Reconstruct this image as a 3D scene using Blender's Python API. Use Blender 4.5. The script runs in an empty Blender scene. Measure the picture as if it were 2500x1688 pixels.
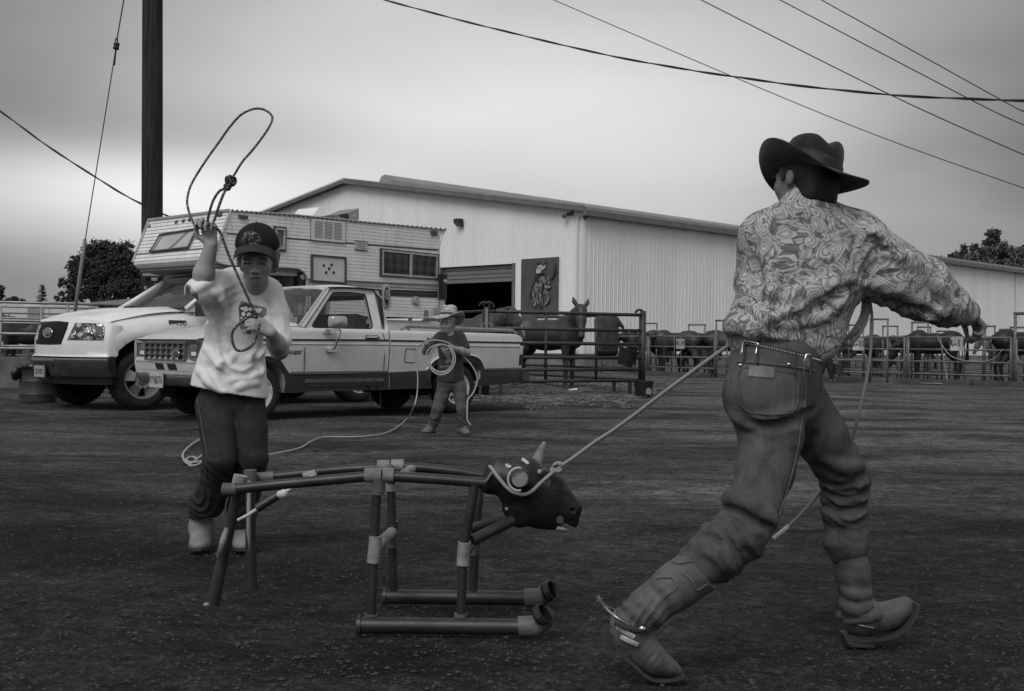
import bpy, bmesh, math, random
import numpy as np
from mathutils import Vector, Matrix
R=math.radians
SC=bpy.context.scene
COL=SC.collection
random.seed(7); np.random.seed(7)
# ------------------------------------------------------------ camera, sky, sun, exposure
FPX=2900.0; CH=0.90; ROLL=0.0113
cr_,sr_=math.cos(ROLL),math.sin(ROLL)
cd=bpy.data.cameras.new('camera'); cam=bpy.data.objects.new('camera',cd); COL.objects.link(cam)
cam.matrix_world=Matrix(((cr_,-sr_,0,0),(0,0,-1,0),(sr_,cr_,0,CH),(0,0,0,1)))
cd.sensor_width=36; cd.sensor_fit='HORIZONTAL'; cd.lens=FPX/2500*36; cd.clip_start=.05; cd.clip_end=2000
SC.camera=cam
SUN_EL,SUN_AZ=R(46),R(-158)          # azimuth from +Y towards +X: the light comes over the left shoulder
w=bpy.data.worlds.new('World'); SC.world=w; w.use_nodes=True
nt=w.node_tree; nt.nodes.clear(); N=nt.nodes.new; L=nt.links.new
wo=N('ShaderNodeOutputWorld'); bg=N('ShaderNodeBackground'); L(bg.outputs[0],wo.inputs[0])
sk=N('ShaderNodeTexSky'); sk.sky_type='NISHITA'; sk.sun_disc=False; sk.sun_elevation=SUN_EL; sk.sun_rotation=SUN_AZ
sk.dust_density=6; sk.air_density=1.5
bw=N('ShaderNodeRGBToBW'); L(sk.outputs[0],bw.inputs[0])
tc=N('ShaderNodeTexCoord')
def wm(op,a,b=None,c=None):
    n=N('ShaderNodeMath'); n.operation=op
    for i,x in enumerate((a,b,c)):
        if x is None: continue
        if isinstance(x,(int,float)): n.inputs[i].default_value=x
        else: L(x,n.inputs[i])
    return n.outputs[0]
sep=N('ShaderNodeSeparateXYZ'); L(tc.outputs['Generated'],sep.inputs[0])
def wblob(x0,z0,sx,sz):               # a soft lighter or darker bank of cloud in one part of the sky
    a=wm('DIVIDE',wm('SUBTRACT',sep.outputs[0],x0),sx); b=wm('DIVIDE',wm('SUBTRACT',sep.outputs[2],z0),sz)
    return wm('EXPONENT',wm('MULTIPLY',wm('ADD',wm('MULTIPLY',a,a),wm('MULTIPLY',b,b)),-1.0))
mp=N('ShaderNodeMapping'); mp.inputs['Scale'].default_value=(1.6,1.6,5.0); mp.inputs['Rotation'].default_value=(0,R(-7),0); L(tc.outputs['Generated'],mp.inputs[0])
n1=N('ShaderNodeTexNoise'); n1.inputs['Scale'].default_value=1.7; n1.inputs['Detail'].default_value=5; n1.inputs['Roughness'].default_value=.38; n1.inputs['Distortion'].default_value=.25
L(mp.outputs[0],n1.inputs['Vector'])
cl=wm('MULTIPLY_ADD',n1.outputs[0],.46,.27)          # cloud density -> brightness
for (x0,z0,sx,sz,am) in CLOUDS if 'CLOUDS' in globals() else ((.02,.20,.26,.085,.26),(-.30,.12,.16,.035,.40),(-.46,.30,.19,.20,-.36),(.46,.22,.19,.32,-.36),(-.26,.165,.12,.022,-.13),(-.40,.045,.13,.045,-.27),(.0,.08,.3,.03,.10)):
    cl=wm('MULTIPLY_ADD',wblob(x0,z0,sx,sz),am,cl)
cl=wm('MAXIMUM',cl,.10)
# overcast: an even cloud deck with a little of the clear-sky brightness behind it
skyv=wm('MULTIPLY_ADD',bw.outputs[0],.012,wm('MULTIPLY',cl,.95))
L(skyv,bg.inputs['Color']); bg.inputs['Strength'].default_value=1.0
sd=bpy.data.lights.new('sun','SUN'); sd.energy=1.5; sd.angle=R(34); sd.color=(1,1,1)
so=bpy.data.objects.new('sun',sd); COL.objects.link(so)
sdir=Vector((math.sin(SUN_AZ)*math.cos(SUN_EL),math.cos(SUN_AZ)*math.cos(SUN_EL),math.sin(SUN_EL)))
so.rotation_euler=sdir.to_track_quat('Z','Y').to_euler(); so.location=(-6,-6,14)
SC.view_settings.view_transform='Standard'; SC.view_settings.look='None'; SC.view_settings.gamma=1; SC.view_settings.exposure=0
# ------------------------------------------------------------ projection helpers (photo pixel -> real point)
def ray(u,v):
    a=(u-1250)/FPX; b=(844-v)/FPX
    return Vector((cr_*a-sr_*b,1.0,sr_*a+cr_*b))
def at(u,v,Y): r=ray(u,v); return Vector((r.x*Y,Y,CH+r.z*Y))
def G(u,v,z=0):
    r=ray(u,v); t=(CH-z)/(-r.z); return Vector((r.x*t,t,z))
def onp(u,v,p,n):
    r=ray(u,v); o=Vector((0,0,CH)); t=(Vector(p)-o).dot(n)/r.dot(n); return o+r*t
# ------------------------------------------------------------ object helpers
TM={}
def tagp(o,label=None,cat=None,group=None,kind=None):
    if label: o['label']=label
    if cat: o['category']=cat
    if group: o['group']=group
    if kind: o['kind']=kind
    return o
def thing(name,label,cat,loc=(0,0,0),rz=0,group=None,sc=1):
    o=bpy.data.objects.new(name,None); COL.objects.link(o); o.empty_display_size=.1
    o.location=loc; o.rotation_euler=(0,0,rz); o.scale=(sc,sc,sc)
    TM[o]=Matrix.Translation(Vector(loc))@Matrix.Rotation(rz,4,'Z')@Matrix.Scale(sc,4)
    return tagp(o,label,cat,group)
def mk(name,V,Fc,mat,parent=None,local=False,smooth=False,auto=None,label=None,cat=None,group=None,kind=None,uvs=None):
    V=np.array(V,dtype=float).reshape(-1,3)
    loc=None
    if parent is not None:
        if not local:
            Mi=np.array(TM[parent].inverted()); V=V@Mi[:3,:3].T+Mi[:3,3]
    else:
        mn=V.min(0); mx=V.max(0); loc=np.array(((mn[0]+mx[0])/2,(mn[1]+mx[1])/2,mn[2])); V=V-loc
    me=bpy.data.meshes.new(name); me.from_pydata([tuple(x) for x in V],[],[tuple(int(i) for i in f) for f in Fc]); me.validate(); me.update()
    mats=mat if isinstance(mat,(list,tuple)) else [mat]
    for m in mats: me.materials.append(m)
    o=bpy.data.objects.new(name,me); COL.objects.link(o)
    if parent is not None: o.parent=parent; TM[o]=TM[parent]
    else: o.location=loc; TM[o]=Matrix.Translation(Vector(loc))
    if smooth or auto: me.polygons.foreach_set('use_smooth',[True]*len(me.polygons))
    if auto:
        bm=bmesh.new(); bm.from_mesh(me)
        for e in bm.edges:
            if len(e.link_faces)==2 and e.calc_face_angle(0)>R(auto): e.smooth=False
        bm.to_mesh(me); bm.free()
    tagp(o,label,cat,group,kind)
    return o
def kids(o): return [c for c in bpy.data.objects if c.parent==o]
def copy_tree(o,loc=None,rz=None,parent=None,label=None):
    c=o.copy(); COL.objects.link(c)
    if parent is not None: c.parent=parent
    if loc is not None: c.location=loc
    if rz is not None: c.rotation_euler=(0,0,rz)
    if label: c['label']=label
    for k in kids(o): copy_tree(k,parent=c)
    TM[c]=Matrix.Translation(c.location)@Matrix.Rotation(c.rotation_euler.z,4,'Z')@Matrix.Scale(c.scale.x,4)
    return c
def cat(P,n=6,closed=False):          # Catmull-Rom through points
    P=[np.array(p,float) for p in P]; out=[]; m=len(P)
    for i in range(m if closed else m-1):
        if closed: a,b,c,d=P[(i-1)%m],P[i],P[(i+1)%m],P[(i+2)%m]
        else: a,b,c,d=P[max(i-1,0)],P[i],P[i+1],P[min(i+2,m-1)]
        for k in range(n):
            t=k/n; out.append(.5*((2*b)+(-a+c)*t+(2*a-5*b+4*c-d)*t*t+(-a+3*b-3*c+d)*t**3))
    if not closed: out.append(P[-1])
    return out
class MB:
    def __init__(s): s.v=[]; s.f=[]
    def add(s,V,Fc):
        o=len(s.v); s.v+= [tuple(x) for x in V]; s.f+=[tuple(i+o for i in f) for f in Fc]; return s
    def box(s,c,d,Rm=None,ax=None):
        hx,hy,hz=d[0]/2,d[1]/2,d[2]/2; c=Vector(c); V=[]
        for a,b,e in ((-1,-1,-1),(1,-1,-1),(1,1,-1),(-1,1,-1),(-1,-1,1),(1,-1,1),(1,1,1),(-1,1,1)):
            p=Vector((a*hx,b*hy,e*hz))
            if ax: p=ax[0]*p.x+ax[1]*p.y+ax[2]*p.z
            elif Rm: p=Rm@p
            V.append(c+p)
        return s.add(V,[(0,3,2,1),(4,5,6,7),(0,1,5,4),(1,2,6,5),(2,3,7,6),(3,0,4,7)])
    def bar(s,a,b,w,h,up=(0,0,1)):
        a=Vector(a); b=Vector(b); x=(b-a); l=x.length; x=x/l; y=Vector(up).cross(x)
        if y.length<1e-5: y=Vector((0,1,0)).cross(x)
        y.normalize(); z=x.cross(y); return s.box((a+b)/2,(l,w,h),ax=(x,y,z))
    def tube(s,P,r,n=8,closed=False,cap=True,sq=1.0):
        P=[Vector(p) for p in P]; m=len(P); rr=r if isinstance(r,(list,tuple,np.ndarray)) else [r]*m
        V=[];Fc=[]; up=None
        for i in range(m):
            t=(P[(i+1)%m]-P[i-1]) if closed else (P[min(i+1,m-1)]-P[max(i-1,0)])
            if t.length<1e-9: t=Vector((0,0,1))
            t.normalize()
            if up is None: up=Vector((0,0,1)) if abs(t.z)<.9 else Vector((0,1,0))
            x=up-t*up.dot(t)
            if x.length<1e-6: x=t.orthogonal()
            x.normalize(); y=t.cross(x); up=x
            for k in range(n):
                a=2*math.pi*k/n; V.append(P[i]+(x*math.cos(a)+y*math.sin(a)*sq)*rr[i])
        for i in range(m if closed else m-1):
            for k in range(n):
                a=i*n+k; b=i*n+(k+1)%n; c=((i+1)%m)*n+(k+1)%n; d=((i+1)%m)*n+k; Fc.append((a,b,c,d))
        if cap and not closed: Fc.append(tuple(range(n-1,-1,-1))); Fc.append(tuple((m-1)*n+k for k in range(n)))
        return s.add(V,Fc)
    def cyl(s,a,b,r0,r1=None,n=14,cap=True): return s.tube([a,b],[r0,r0 if r1 is None else r1],n,cap=cap)
    def poly(s,P,ext):                # closed outline swept by a vector (or list of vectors)
        n=len(P); P=[Vector(p) for p in P]; Q=[p+Vector(ext) for p in P]
        return s.add(P+Q,[tuple(range(n)),tuple(range(2*n-1,n-1,-1))]+[(i,i+n,(i+1)%n+n,(i+1)%n) for i in range(n)])
    def lathe(s,prof,c,n=20,ax=(0,0,1),cap=True):
        ax=Vector(ax).normalized(); x=ax.orthogonal().normalized(); y=ax.cross(x); V=[];Fc=[];c=Vector(c)
        for r,z in prof:
            for k in range(n):
                a=2*math.pi*k/n; V.append(c+ax*z+(x*math.cos(a)+y*math.sin(a))*r)
        m=len(prof)
        for i in range(m-1):
            for k in range(n): Fc.append((i*n+k,i*n+(k+1)%n,(i+1)*n+(k+1)%n,(i+1)*n+k))
        if cap: Fc.append(tuple(range(n-1,-1,-1))); Fc.append(tuple((m-1)*n+k for k in range(n)))
        return s.add(V,Fc)
    def ring(s,A,B,ext=None):         # strip between two loops of equal length
        n=len(A); s.add(list(A)+list(B),[(i,(i+1)%n,(i+1)%n+n,i+n) for i in range(n)]); return s
    def ell(s,c,r,n=16,m=10,Rm=None):
        V=[];Fc=[];c=Vector(c)
        for i in range(m+1):
            t=math.pi*i/m
            for k in range(n):
                a=2*math.pi*k/n; p=Vector((math.sin(t)*math.cos(a)*r[0],math.sin(t)*math.sin(a)*r[1],math.cos(t)*r[2]))
                V.append(c+(Rm@p if Rm else p))
        for i in range(m):
            for k in range(n): Fc.append((i*n+k,(i+1)*n+k,(i+1)*n+(k+1)%n,i*n+(k+1)%n))
        return s.add(V,Fc)
    def build(s,name,mat,parent=None,**k): return mk(name,s.v,s.f,mat,parent,**k)
# ------------------------------------------------------------ materials (a black-and-white place: every base colour is a grey)
MATS={}
def mat(name,g,rough=.6,var=.15,scale=6,bump=0,bscale=60,metal=0,spec=.5,coat=0,detail=4,stretch=None,trans=0,alpha=1,emit=0):
    if name in MATS: return MATS[name]
    m=bpy.data.materials.new(name); m.use_nodes=True; t=m.node_tree; b=t.nodes['Principled BSDF']
    b.inputs['Roughness'].default_value=rough; b.inputs['Metallic'].default_value=metal; b.inputs['Specular IOR Level'].default_value=spec
    b.inputs['Coat Weight'].default_value=coat; b.inputs['Coat Roughness'].default_value=.08
    if trans: b.inputs['Transmission Weight'].default_value=trans
    if alpha<1: b.inputs['Alpha'].default_value=alpha
    b.inputs['Base Color'].default_value=(g,g,g,1)
    co=t.nodes.new('ShaderNodeTexCoord'); vec=co.outputs['Object']
    if stretch:
        mp=t.nodes.new('ShaderNodeMapping'); mp.inputs['Scale'].default_value=stretch; t.links.new(vec,mp.inputs[0]); vec=mp.outputs[0]
    if var:
        n=t.nodes.new('ShaderNodeTexNoise'); n.inputs['Scale'].default_value=scale; n.inputs['Detail'].default_value=detail; n.inputs['Roughness'].default_value=.6
        t.links.new(vec,n.inputs['Vector'])
        r=t.nodes.new('ShaderNodeMapRange'); r.inputs[1].default_value=.3; r.inputs[2].default_value=.7
        r.inputs[3].default_value=g*(1-var); r.inputs[4].default_value=g*(1+var); t.links.new(n.outputs[0],r.inputs[0]); t.links.new(r.outputs[0],b.inputs['Base Color'])
        r2=t.nodes.new('ShaderNodeMapRange'); r2.inputs[1].default_value=.3; r2.inputs[2].default_value=.7
        r2.inputs[3].default_value=min(1,rough*1.12); r2.inputs[4].default_value=rough*.85; t.links.new(n.outputs[0],r2.inputs[0]); t.links.new(r2.outputs[0],b.inputs['Roughness'])
    if bump:
        n=t.nodes.new('ShaderNodeTexNoise'); n.inputs['Scale'].default_value=bscale; n.inputs['Detail'].default_value=5; t.links.new(vec,n.inputs['Vector'])
        bp=t.nodes.new('ShaderNodeBump'); bp.inputs['Strength'].default_value=bump; bp.inputs['Distance'].default_value=.01
        t.links.new(n.outputs[0],bp.inputs['Height']); t.links.new(bp.outputs[0],b.inputs['Normal'])
    MATS[name]=m; return m
def nodes(m): return m.node_tree,m.node_tree.nodes['Principled BSDF']
class NT:                             # terse node building
    def __init__(s,m): s.t=m.node_tree; s.b=s.t.nodes['Principled BSDF']; s.co=s.t.nodes.new('ShaderNodeTexCoord').outputs['Object']
    def _i(s,n,i,x):
        if x is None: return
        if hasattr(x,'is_output'): s.t.links.new(x,n.inputs[i])
        else: n.inputs[i].default_value=x
    def m(s,op,a,b=None,c=None,clamp=False):
        n=s.t.nodes.new('ShaderNodeMath'); n.operation=op; n.use_clamp=clamp
        for i,x in enumerate((a,b,c)): s._i(n,i,x)
        return n.outputs[0]
    def map(s,sc=(1,1,1),rot=(0,0,0),loc=(0,0,0),v=None):
        n=s.t.nodes.new('ShaderNodeMapping'); n.inputs['Scale'].default_value=sc; n.inputs['Rotation'].default_value=rot; n.inputs['Location'].default_value=loc
        s.t.links.new(v or s.co,n.inputs[0]); return n.outputs[0]
    def noise(s,sc,v=None,d=4,r=.55,dist=0):
        n=s.t.nodes.new('ShaderNodeTexNoise'); n.inputs['Scale'].default_value=sc; n.inputs['Detail'].default_value=d; n.inputs['Roughness'].default_value=r; n.inputs['Distortion'].default_value=dist
        s.t.links.new(v or s.co,n.inputs['Vector']); return n.outputs[0]
    def voro(s,sc,v=None,feat='F1',rnd=1,out=0):
        n=s.t.nodes.new('ShaderNodeTexVoronoi'); n.feature=feat; n.inputs['Scale'].default_value=sc; n.inputs['Randomness'].default_value=rnd
        s.t.links.new(v or s.co,n.inputs['Vector']); return n.outputs[out]
    def xyz(s,v=None):
        n=s.t.nodes.new('ShaderNodeSeparateXYZ'); s.t.links.new(v or s.co,n.inputs[0]); return n.outputs
    def rg(s,x,a,b,c,d,smooth=False):
        n=s.t.nodes.new('ShaderNodeMapRange'); n.interpolation_type='SMOOTHSTEP' if smooth else 'LINEAR'
        for i,y in enumerate((x,a,b,c,d)): s._i(n,i,y)
        return n.outputs[0]
    def mix(s,f,a,b): return s.m('ADD',s.m('MULTIPLY',a,s.m('SUBTRACT',1.0,f)),s.m('MULTIPLY',b,f))
    def ramp(s,x,st):
        n=s.t.nodes.new('ShaderNodeValToRGB'); e=n.color_ramp.elements
        while len(e)<len(st): e.new(.5)
        for i,(p,g) in enumerate(st): e[i].position=p; e[i].color=(g,g,g,1)
        s.t.links.new(x,n.inputs[0]); return n.outputs[0]
    def col(s,x): s.t.links.new(x,s.b.inputs['Base Color'])
    def bump(s,h,st=.5,dist=.01):
        n=s.t.nodes.new('ShaderNodeBump'); n.inputs['Strength'].default_value=st; n.inputs['Distance'].default_value=dist; s.t.links.new(h,n.inputs['Height']); s.t.links.new(n.outputs[0],s.b.inputs['Normal'])
def text(word,name,matl,parent,origin,xax,yax,size,depth=.002,sx=1.0,local=False,label=None,align='CENTER'):
    c=bpy.data.curves.new(name,'FONT'); c.body=word; c.size=1.0; c.align_x=align; c.align_y='CENTER'; c.extrude=0; c.resolution_u=3; c.offset=.010
    o=bpy.data.objects.new(name+'_tmp',c); COL.objects.link(o); dg=bpy.context.evaluated_depsgraph_get(); me=bpy.data.meshes.new_from_object(o.evaluated_get(dg))
    xa=Vector(xax).normalized(); ya=Vector(yax).normalized(); za=xa.cross(ya); og=Vector(origin)
    V=[og+xa*(v.co.x*size*sx)+ya*(v.co.y*size)+za*depth for v in me.vertices]; Fc=[tuple(p.vertices) for p in me.polygons]
    bpy.data.objects.remove(o); bpy.data.curves.remove(c); bpy.data.meshes.remove(me)
    return mk(name,V,Fc,matl,parent,local=local,label=label)
# ------------------------------------------------------------ signed-distance sculpting (bodies and cloth as single surfaces)
class SDF:
    def __init__(s,lo,hi,h):
        s.lo=np.array(lo,float); s.h=h; s.n=np.ceil((np.array(hi)-s.lo)/h).astype(int)+1
        s.D=np.full(s.n,.5,dtype=np.float32)
        s.ax=[s.lo[i]+h*np.arange(s.n[i]) for i in range(3)]
    def sub(s,lo,hi):
        a=np.clip(np.floor((np.array(lo)-s.lo)/s.h).astype(int),0,s.n-1); b=np.clip(np.ceil((np.array(hi)-s.lo)/s.h).astype(int)+1,1,s.n)
        sl=tuple(slice(a[i],max(b[i],a[i]+1)) for i in range(3))
        X=s.ax[0][sl[0]][:,None,None]; Y=s.ax[1][sl[1]][None,:,None]; Z=s.ax[2][sl[2]][None,None,:]
        return sl,X,Y,Z
    def comb(s,sl,d,k,op='u'):
        A=s.D[sl]
        if op=='u':
            if k>0:
                hh=np.clip(.5+.5*(A-d)/k,0,1); s.D[sl]=(A*(1-hh)+d*hh-k*hh*(1-hh)).astype(np.float32)
            else: s.D[sl]=np.minimum(A,d)
        else:
            if k>0:
                hh=np.clip(.5-.5*(A+d)/k,0,1); s.D[sl]=(A*(1-hh)+(-d)*hh+k*hh*(1-hh)).astype(np.float32)
            else: s.D[sl]=np.maximum(A,-d)
    def rc(s,a,b,ra,rb,k=.02,op='u',fl=None,fa=None):   # tapered capsule, optionally flattened by fl along axis fa
        a=np.array(a,float); b=np.array(b,float); m=max(ra,rb)+k+4*s.h
        if fl and fl>1: m*=fl
        sl,X,Y,Z=s.sub(np.minimum(a,b)-m,np.maximum(a,b)+m)
        ab=b-a; l2=max((ab**2).sum(),1e-12)
        t=np.clip(((X-a[0])*ab[0]+(Y-a[1])*ab[1]+(Z-a[2])*ab[2])/l2,0,1)
        dx=X-a[0]-t*ab[0]; dy=Y-a[1]-t*ab[1]; dz=Z-a[2]-t*ab[2]
        if fl:
            fa=np.array(fa,float); fa/=np.linalg.norm(fa); q=dx*fa[0]+dy*fa[1]+dz*fa[2]
            d2=dx*dx+dy*dy+dz*dz-q*q+(q/fl)**2; d=np.sqrt(np.maximum(d2,0))-(ra+(rb-ra)*t)
            if fl<1: d=d*(fl*.5+.5)
        else: d=np.sqrt(dx*dx+dy*dy+dz*dz)-(ra+(rb-ra)*t)
        s.comb(sl,d,k,op)
    def chain(s,P,r,k=.02,op='u',**kw):
        for i in range(len(P)-1): s.rc(P[i],P[i+1],r[i] if isinstance(r,(list,tuple)) else r,r[i+1] if isinstance(r,(list,tuple)) else r,k,op,**kw)
    def ell(s,c,r,k=.02,op='u',ax=None):
        c=np.array(c,float); r=np.array(r,float); m=r.max()+k+4*s.h
        sl,X,Y,Z=s.sub(c-m,c+m); x=X-c[0];y=Y-c[1];z=Z-c[2]
        if ax is not None:
            A=[np.array(q,float)/np.linalg.norm(q) for q in ax]
            x,y,z=[x*q[0]+y*q[1]+z*q[2] for q in A]
        k0=np.sqrt((x/r[0])**2+(y/r[1])**2+(z/r[2])**2); k1=np.sqrt((x/r[0]**2)**2+(y/r[1]**2)**2+(z/r[2]**2)**2)
        s.comb(sl,k0*(k0-1)/np.maximum(k1,1e-6),k,op)
    def cut(s,p,n,lo=None,hi=None):   # keep the side the normal does not point to
        n=np.array(n,float); n/=np.linalg.norm(n); sl,X,Y,Z=s.sub(s.lo if lo is None else lo,(s.lo+s.h*s.n) if hi is None else hi)
        s.D[sl]=np.maximum(s.D[sl],((X-p[0])*n[0]+(Y-p[1])*n[1]+(Z-p[2])*n[2]).astype(np.float32))
    def hit(s,u,v):                   # first surface point along the sight line of a photo pixel
        d=ray(u,v); y0,y1=s.lo[1],s.lo[1]+s.h*(s.n[1]-1); prev=None
        for k in range(int((y1-y0)/s.h*2)):
            y=y0+k*s.h*.5; p=np.array((d.x*y,y,CH+d.z*y)); i=np.round((p-s.lo)/s.h).astype(int)
            if (i<0).any() or (i>=s.n).any(): continue
            if s.D[tuple(i)]<0: return Vector(p)
        return None
    def fold(s,px,r,k=.02,sink=.55):  # a raised cloth fold drawn on the surface seen through these pixels
        P=[s.hit(u,v) for u,v in cat([np.array(p,float) for p in px],4)]; P=[p for p in P if p is not None]; n=len(P)
        if n<2: return
        P=[p+ray(1250,844)*0+Vector((0,1,0))*r*sink for p in P]; rr=[r*(.35+.65*math.sin(math.pi*(i+.5)/n)) for i in range(n)]
        for i in range(n-1):
            if (P[i+1]-P[i]).length<.08: s.rc(P[i],P[i+1],rr[i],rr[i+1],k)
    def crease(s,px,r,k=.012):        # the opposite: a groove
        P=[s.hit(u,v) for u,v in cat([np.array(p,float) for p in px],4)]; P=[p for p in P if p is not None]; n=len(P)
        for i in range(n-1):
            if (P[i+1]-P[i]).length<.08: t=(i+.5)/n; s.rc(P[i]-Vector((0,1,0))*r*.45,P[i+1]-Vector((0,1,0))*r*.45,r*math.sin(math.pi*t)**.5,r*math.sin(math.pi*t)**.5,k,'s')
    def wr(s,c,sg,wv,amp,ph=0,warp=1.2,wf=18):   # cloth folds: crests across the direction wv near c
        c=np.array(c,float); sg=np.array(sg if isinstance(sg,(list,tuple)) else [sg]*3,float)
        sl,X,Y,Z=s.sub(c-2.4*sg,c+2.4*sg); x=X-c[0];y=Y-c[1];z=Z-c[2]
        g=np.exp(-((x/sg[0])**2+(y/sg[1])**2+(z/sg[2])**2))
        w_=warp*(np.sin(wf*(x+.7*z)+1.3+ph)+np.sin(wf*.63*(y*1.4-z)+ph*2.1)+.6*np.sin(wf*1.7*(x-y)+ph))
        s_=np.sin(x*wv[0]+y*wv[1]+z*wv[2]+w_+ph); f=1-np.sqrt(np.abs(s_)+.02)*1.25
        s.D[sl]-=(amp*g*f).astype(np.float32)
    def mesh(s):
        D=s.D; ins=D<0; n=s.n
        c0=ins[:-1,:-1,:-1]; alls=c0.copy(); anys=c0.copy()
        offs=[(i,j,k) for i in (0,1) for j in (0,1) for k in (0,1)]
        for o in offs[1:]:
            q=ins[o[0]:n[0]-1+o[0],o[1]:n[1]-1+o[1],o[2]:n[2]-1+o[2]]; alls&=q; anys|=q
        act=anys&~alls; I=np.argwhere(act)
        cv={o:D[I[:,0]+o[0],I[:,1]+o[1],I[:,2]+o[2]] for o in offs}
        S=np.zeros((len(I),3)); C=np.zeros(len(I))
        for o in offs:
            for a in range(3):
                if o[a]==0:
                    p=list(o); p[a]=1; p=tuple(p); d0=cv[o]; d1=cv[p]; m=(d0<0)!=(d1<0)
                    t=np.where(m,d0/np.where(m,d0-d1,1),0)
                    pos=np.array(o,float)[None,:].repeat(len(I),0); pos[:,a]+=t
                    S[m]+=pos[m]; C[m]+=1
        V=s.lo+s.h*(I+S/C[:,None]); idx=np.full(tuple(n-1),-1,int); idx[tuple(I.T)]=np.arange(len(I))
        Fq=[]
        for a in range(3):
            b,c=(a+1)%3,(a+2)%3
            s0=[slice(None)]*3; s1=[slice(None)]*3; s0[a]=slice(0,-1); s1[a]=slice(1,None)
            d0=ins[tuple(s0)]; d1=ins[tuple(s1)]; E=np.argwhere(d0!=d1)
            E=E[(E[:,b]>0)&(E[:,c]>0)&(E[:,b]<n[b]-1)&(E[:,c]<n[c]-1)]
            fl=d0[tuple(E.T)]
            def g(db,dc):
                Q=E.copy(); Q[:,b]-=db; Q[:,c]-=dc; return idx[tuple(Q.T)]
            q=np.stack([g(1,1),g(0,1),g(0,0),g(1,0)],1); q[~fl]=q[~fl][:,::-1]; Fq.append(q)
        Fq=np.concatenate(Fq); Fq=Fq[(Fq>=0).all(1)]
        return V,Fq
    def build(s,name,mat,parent=None,relax=1,**k):
        V,Fq=s.mesh()
        for _ in range(relax):        # gentle relaxation removes voxel stepping
            A=np.zeros_like(V); c=np.zeros(len(V))
            for i in range(4):
                a=Fq[:,i]; b=Fq[:,(i+1)%4]; np.add.at(A,a,V[b]); np.add.at(c,a,1); np.add.at(A,b,V[a]); np.add.at(c,b,1)
            V=V*.5+.5*A/np.maximum(c,1)[:,None]
        return mk(name,V,Fq,mat,parent,smooth=True,**k)
# ------------------------------------------------------------ ground
m_ground=mat('dirt',.05,rough=.95,var=0,spec=.15); q=NT(m_ground)
st=q.map((.6,1.1,1),(0,0,R(9)))                     # streaks left by tyres and rakes, dragged across the yard
big=q.noise(.8,st,6,.68,.6); med=q.noise(8.5,q.map((.9,1.1,1),(0,0,R(-6))),5,.65,.3); fin=q.noise(38,None,6,.7); peb=q.voro(55); pz=q.voro(23)
c=q.rg(big,.34,.66,.011,.046,True); c=q.m('MULTIPLY',c,q.rg(med,.25,.75,.66,1.35))
grn=q.noise(110,None,3,.8); c=q.m('MULTIPLY',q.m('MULTIPLY',c,q.rg(fin,.28,.72,.40,1.65)),q.rg(grn,.3,.7,.55,1.5)); clp=q.rg(q.noise(9,None,5,.7),.3,.7,.62,1.5); c=q.m('MULTIPLY',c,clp)
def cells(sc,v=None):
    n_=q.t.nodes.new('ShaderNodeTexVoronoi'); n_.inputs['Scale'].default_value=sc; q.t.links.new(v or q.co,n_.inputs['Vector']); x_=q.t.nodes.new('ShaderNodeSeparateXYZ'); q.t.links.new(n_.outputs['Color'],x_.inputs[0]); return x_.outputs[0]
c1,c2,c3=cells(62),cells(24),cells(9,q.map((.7,1.2,1),(0,0,.3)))
c=q.m('MULTIPLY',c,q.m('MULTIPLY',q.rg(c1,0,1,.66,1.34),q.m('MULTIPLY',q.rg(c2,0,1,.80,1.20),q.rg(c3,0,1,.88,1.12))))
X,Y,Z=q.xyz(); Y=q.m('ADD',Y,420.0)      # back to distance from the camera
tr=q.m('SINE',q.m('ADD',q.m('MULTIPLY',q.m('ADD',Y,q.m('MULTIPLY',X,-.10)),3.1),q.m('MULTIPLY',q.noise(.5,None,3),5.0)))
c=q.m('MULTIPLY',c,q.rg(tr,-1,1,.93,1.06))
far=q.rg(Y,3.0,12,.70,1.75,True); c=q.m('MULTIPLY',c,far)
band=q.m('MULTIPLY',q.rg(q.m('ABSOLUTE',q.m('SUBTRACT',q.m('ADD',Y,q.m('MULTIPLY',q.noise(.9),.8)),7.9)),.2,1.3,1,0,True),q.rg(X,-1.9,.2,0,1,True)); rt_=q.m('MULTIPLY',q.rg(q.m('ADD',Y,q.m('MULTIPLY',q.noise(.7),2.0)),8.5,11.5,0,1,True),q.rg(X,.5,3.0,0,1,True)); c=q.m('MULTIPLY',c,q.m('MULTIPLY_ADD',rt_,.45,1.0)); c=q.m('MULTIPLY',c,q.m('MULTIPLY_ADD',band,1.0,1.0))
sp=q.rg(q.noise(120,q.map((.5,1.6,1)),2,.5),.70,.76,0,1); c=q.mix(q.m('MULTIPLY',sp,.4),c,.2)
q.col(c); q.bump(q.m('ADD',q.m('MULTIPLY',fin,.7),q.m('ADD',q.m('MULTIPLY',peb,.35),q.m('MULTIPLY',med,2.2))),.9,.028)
def hz(x,y): return .012*math.sin(x*1.7+.6*math.sin(y*1.3))*math.sin(y*2.3+1)*(1 if abs(x)<12 and 1<y<16 else 0)
xs=[-600,-200,-60,-30]+list(np.arange(-16,16.1,.35))+[30,60,200,600]; ys=[-60,-20,-6]+list(np.arange(-1,19,.22))+[24,32,45,80,160,320,900]
V=[];Fc=[]
for y in ys:
    for x in xs:
        f=max(0,min(1,(15.5-abs(x))/3))*max(0,min(1,(17.5-y)/3))*max(0,min(1,(y+.5)/1))
        V.append((x,y,f*(.010*math.sin(x*2.1+1.4*math.sin(y*1.1))*math.sin(y*3.1+1)-.006)-.004))
nx=len(xs)
for j in range(len(ys)-1):
    for i in range(nx-1): Fc.append((j*nx+i,j*nx+i+1,(j+1)*nx+i+1,(j+1)*nx+i))
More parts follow.
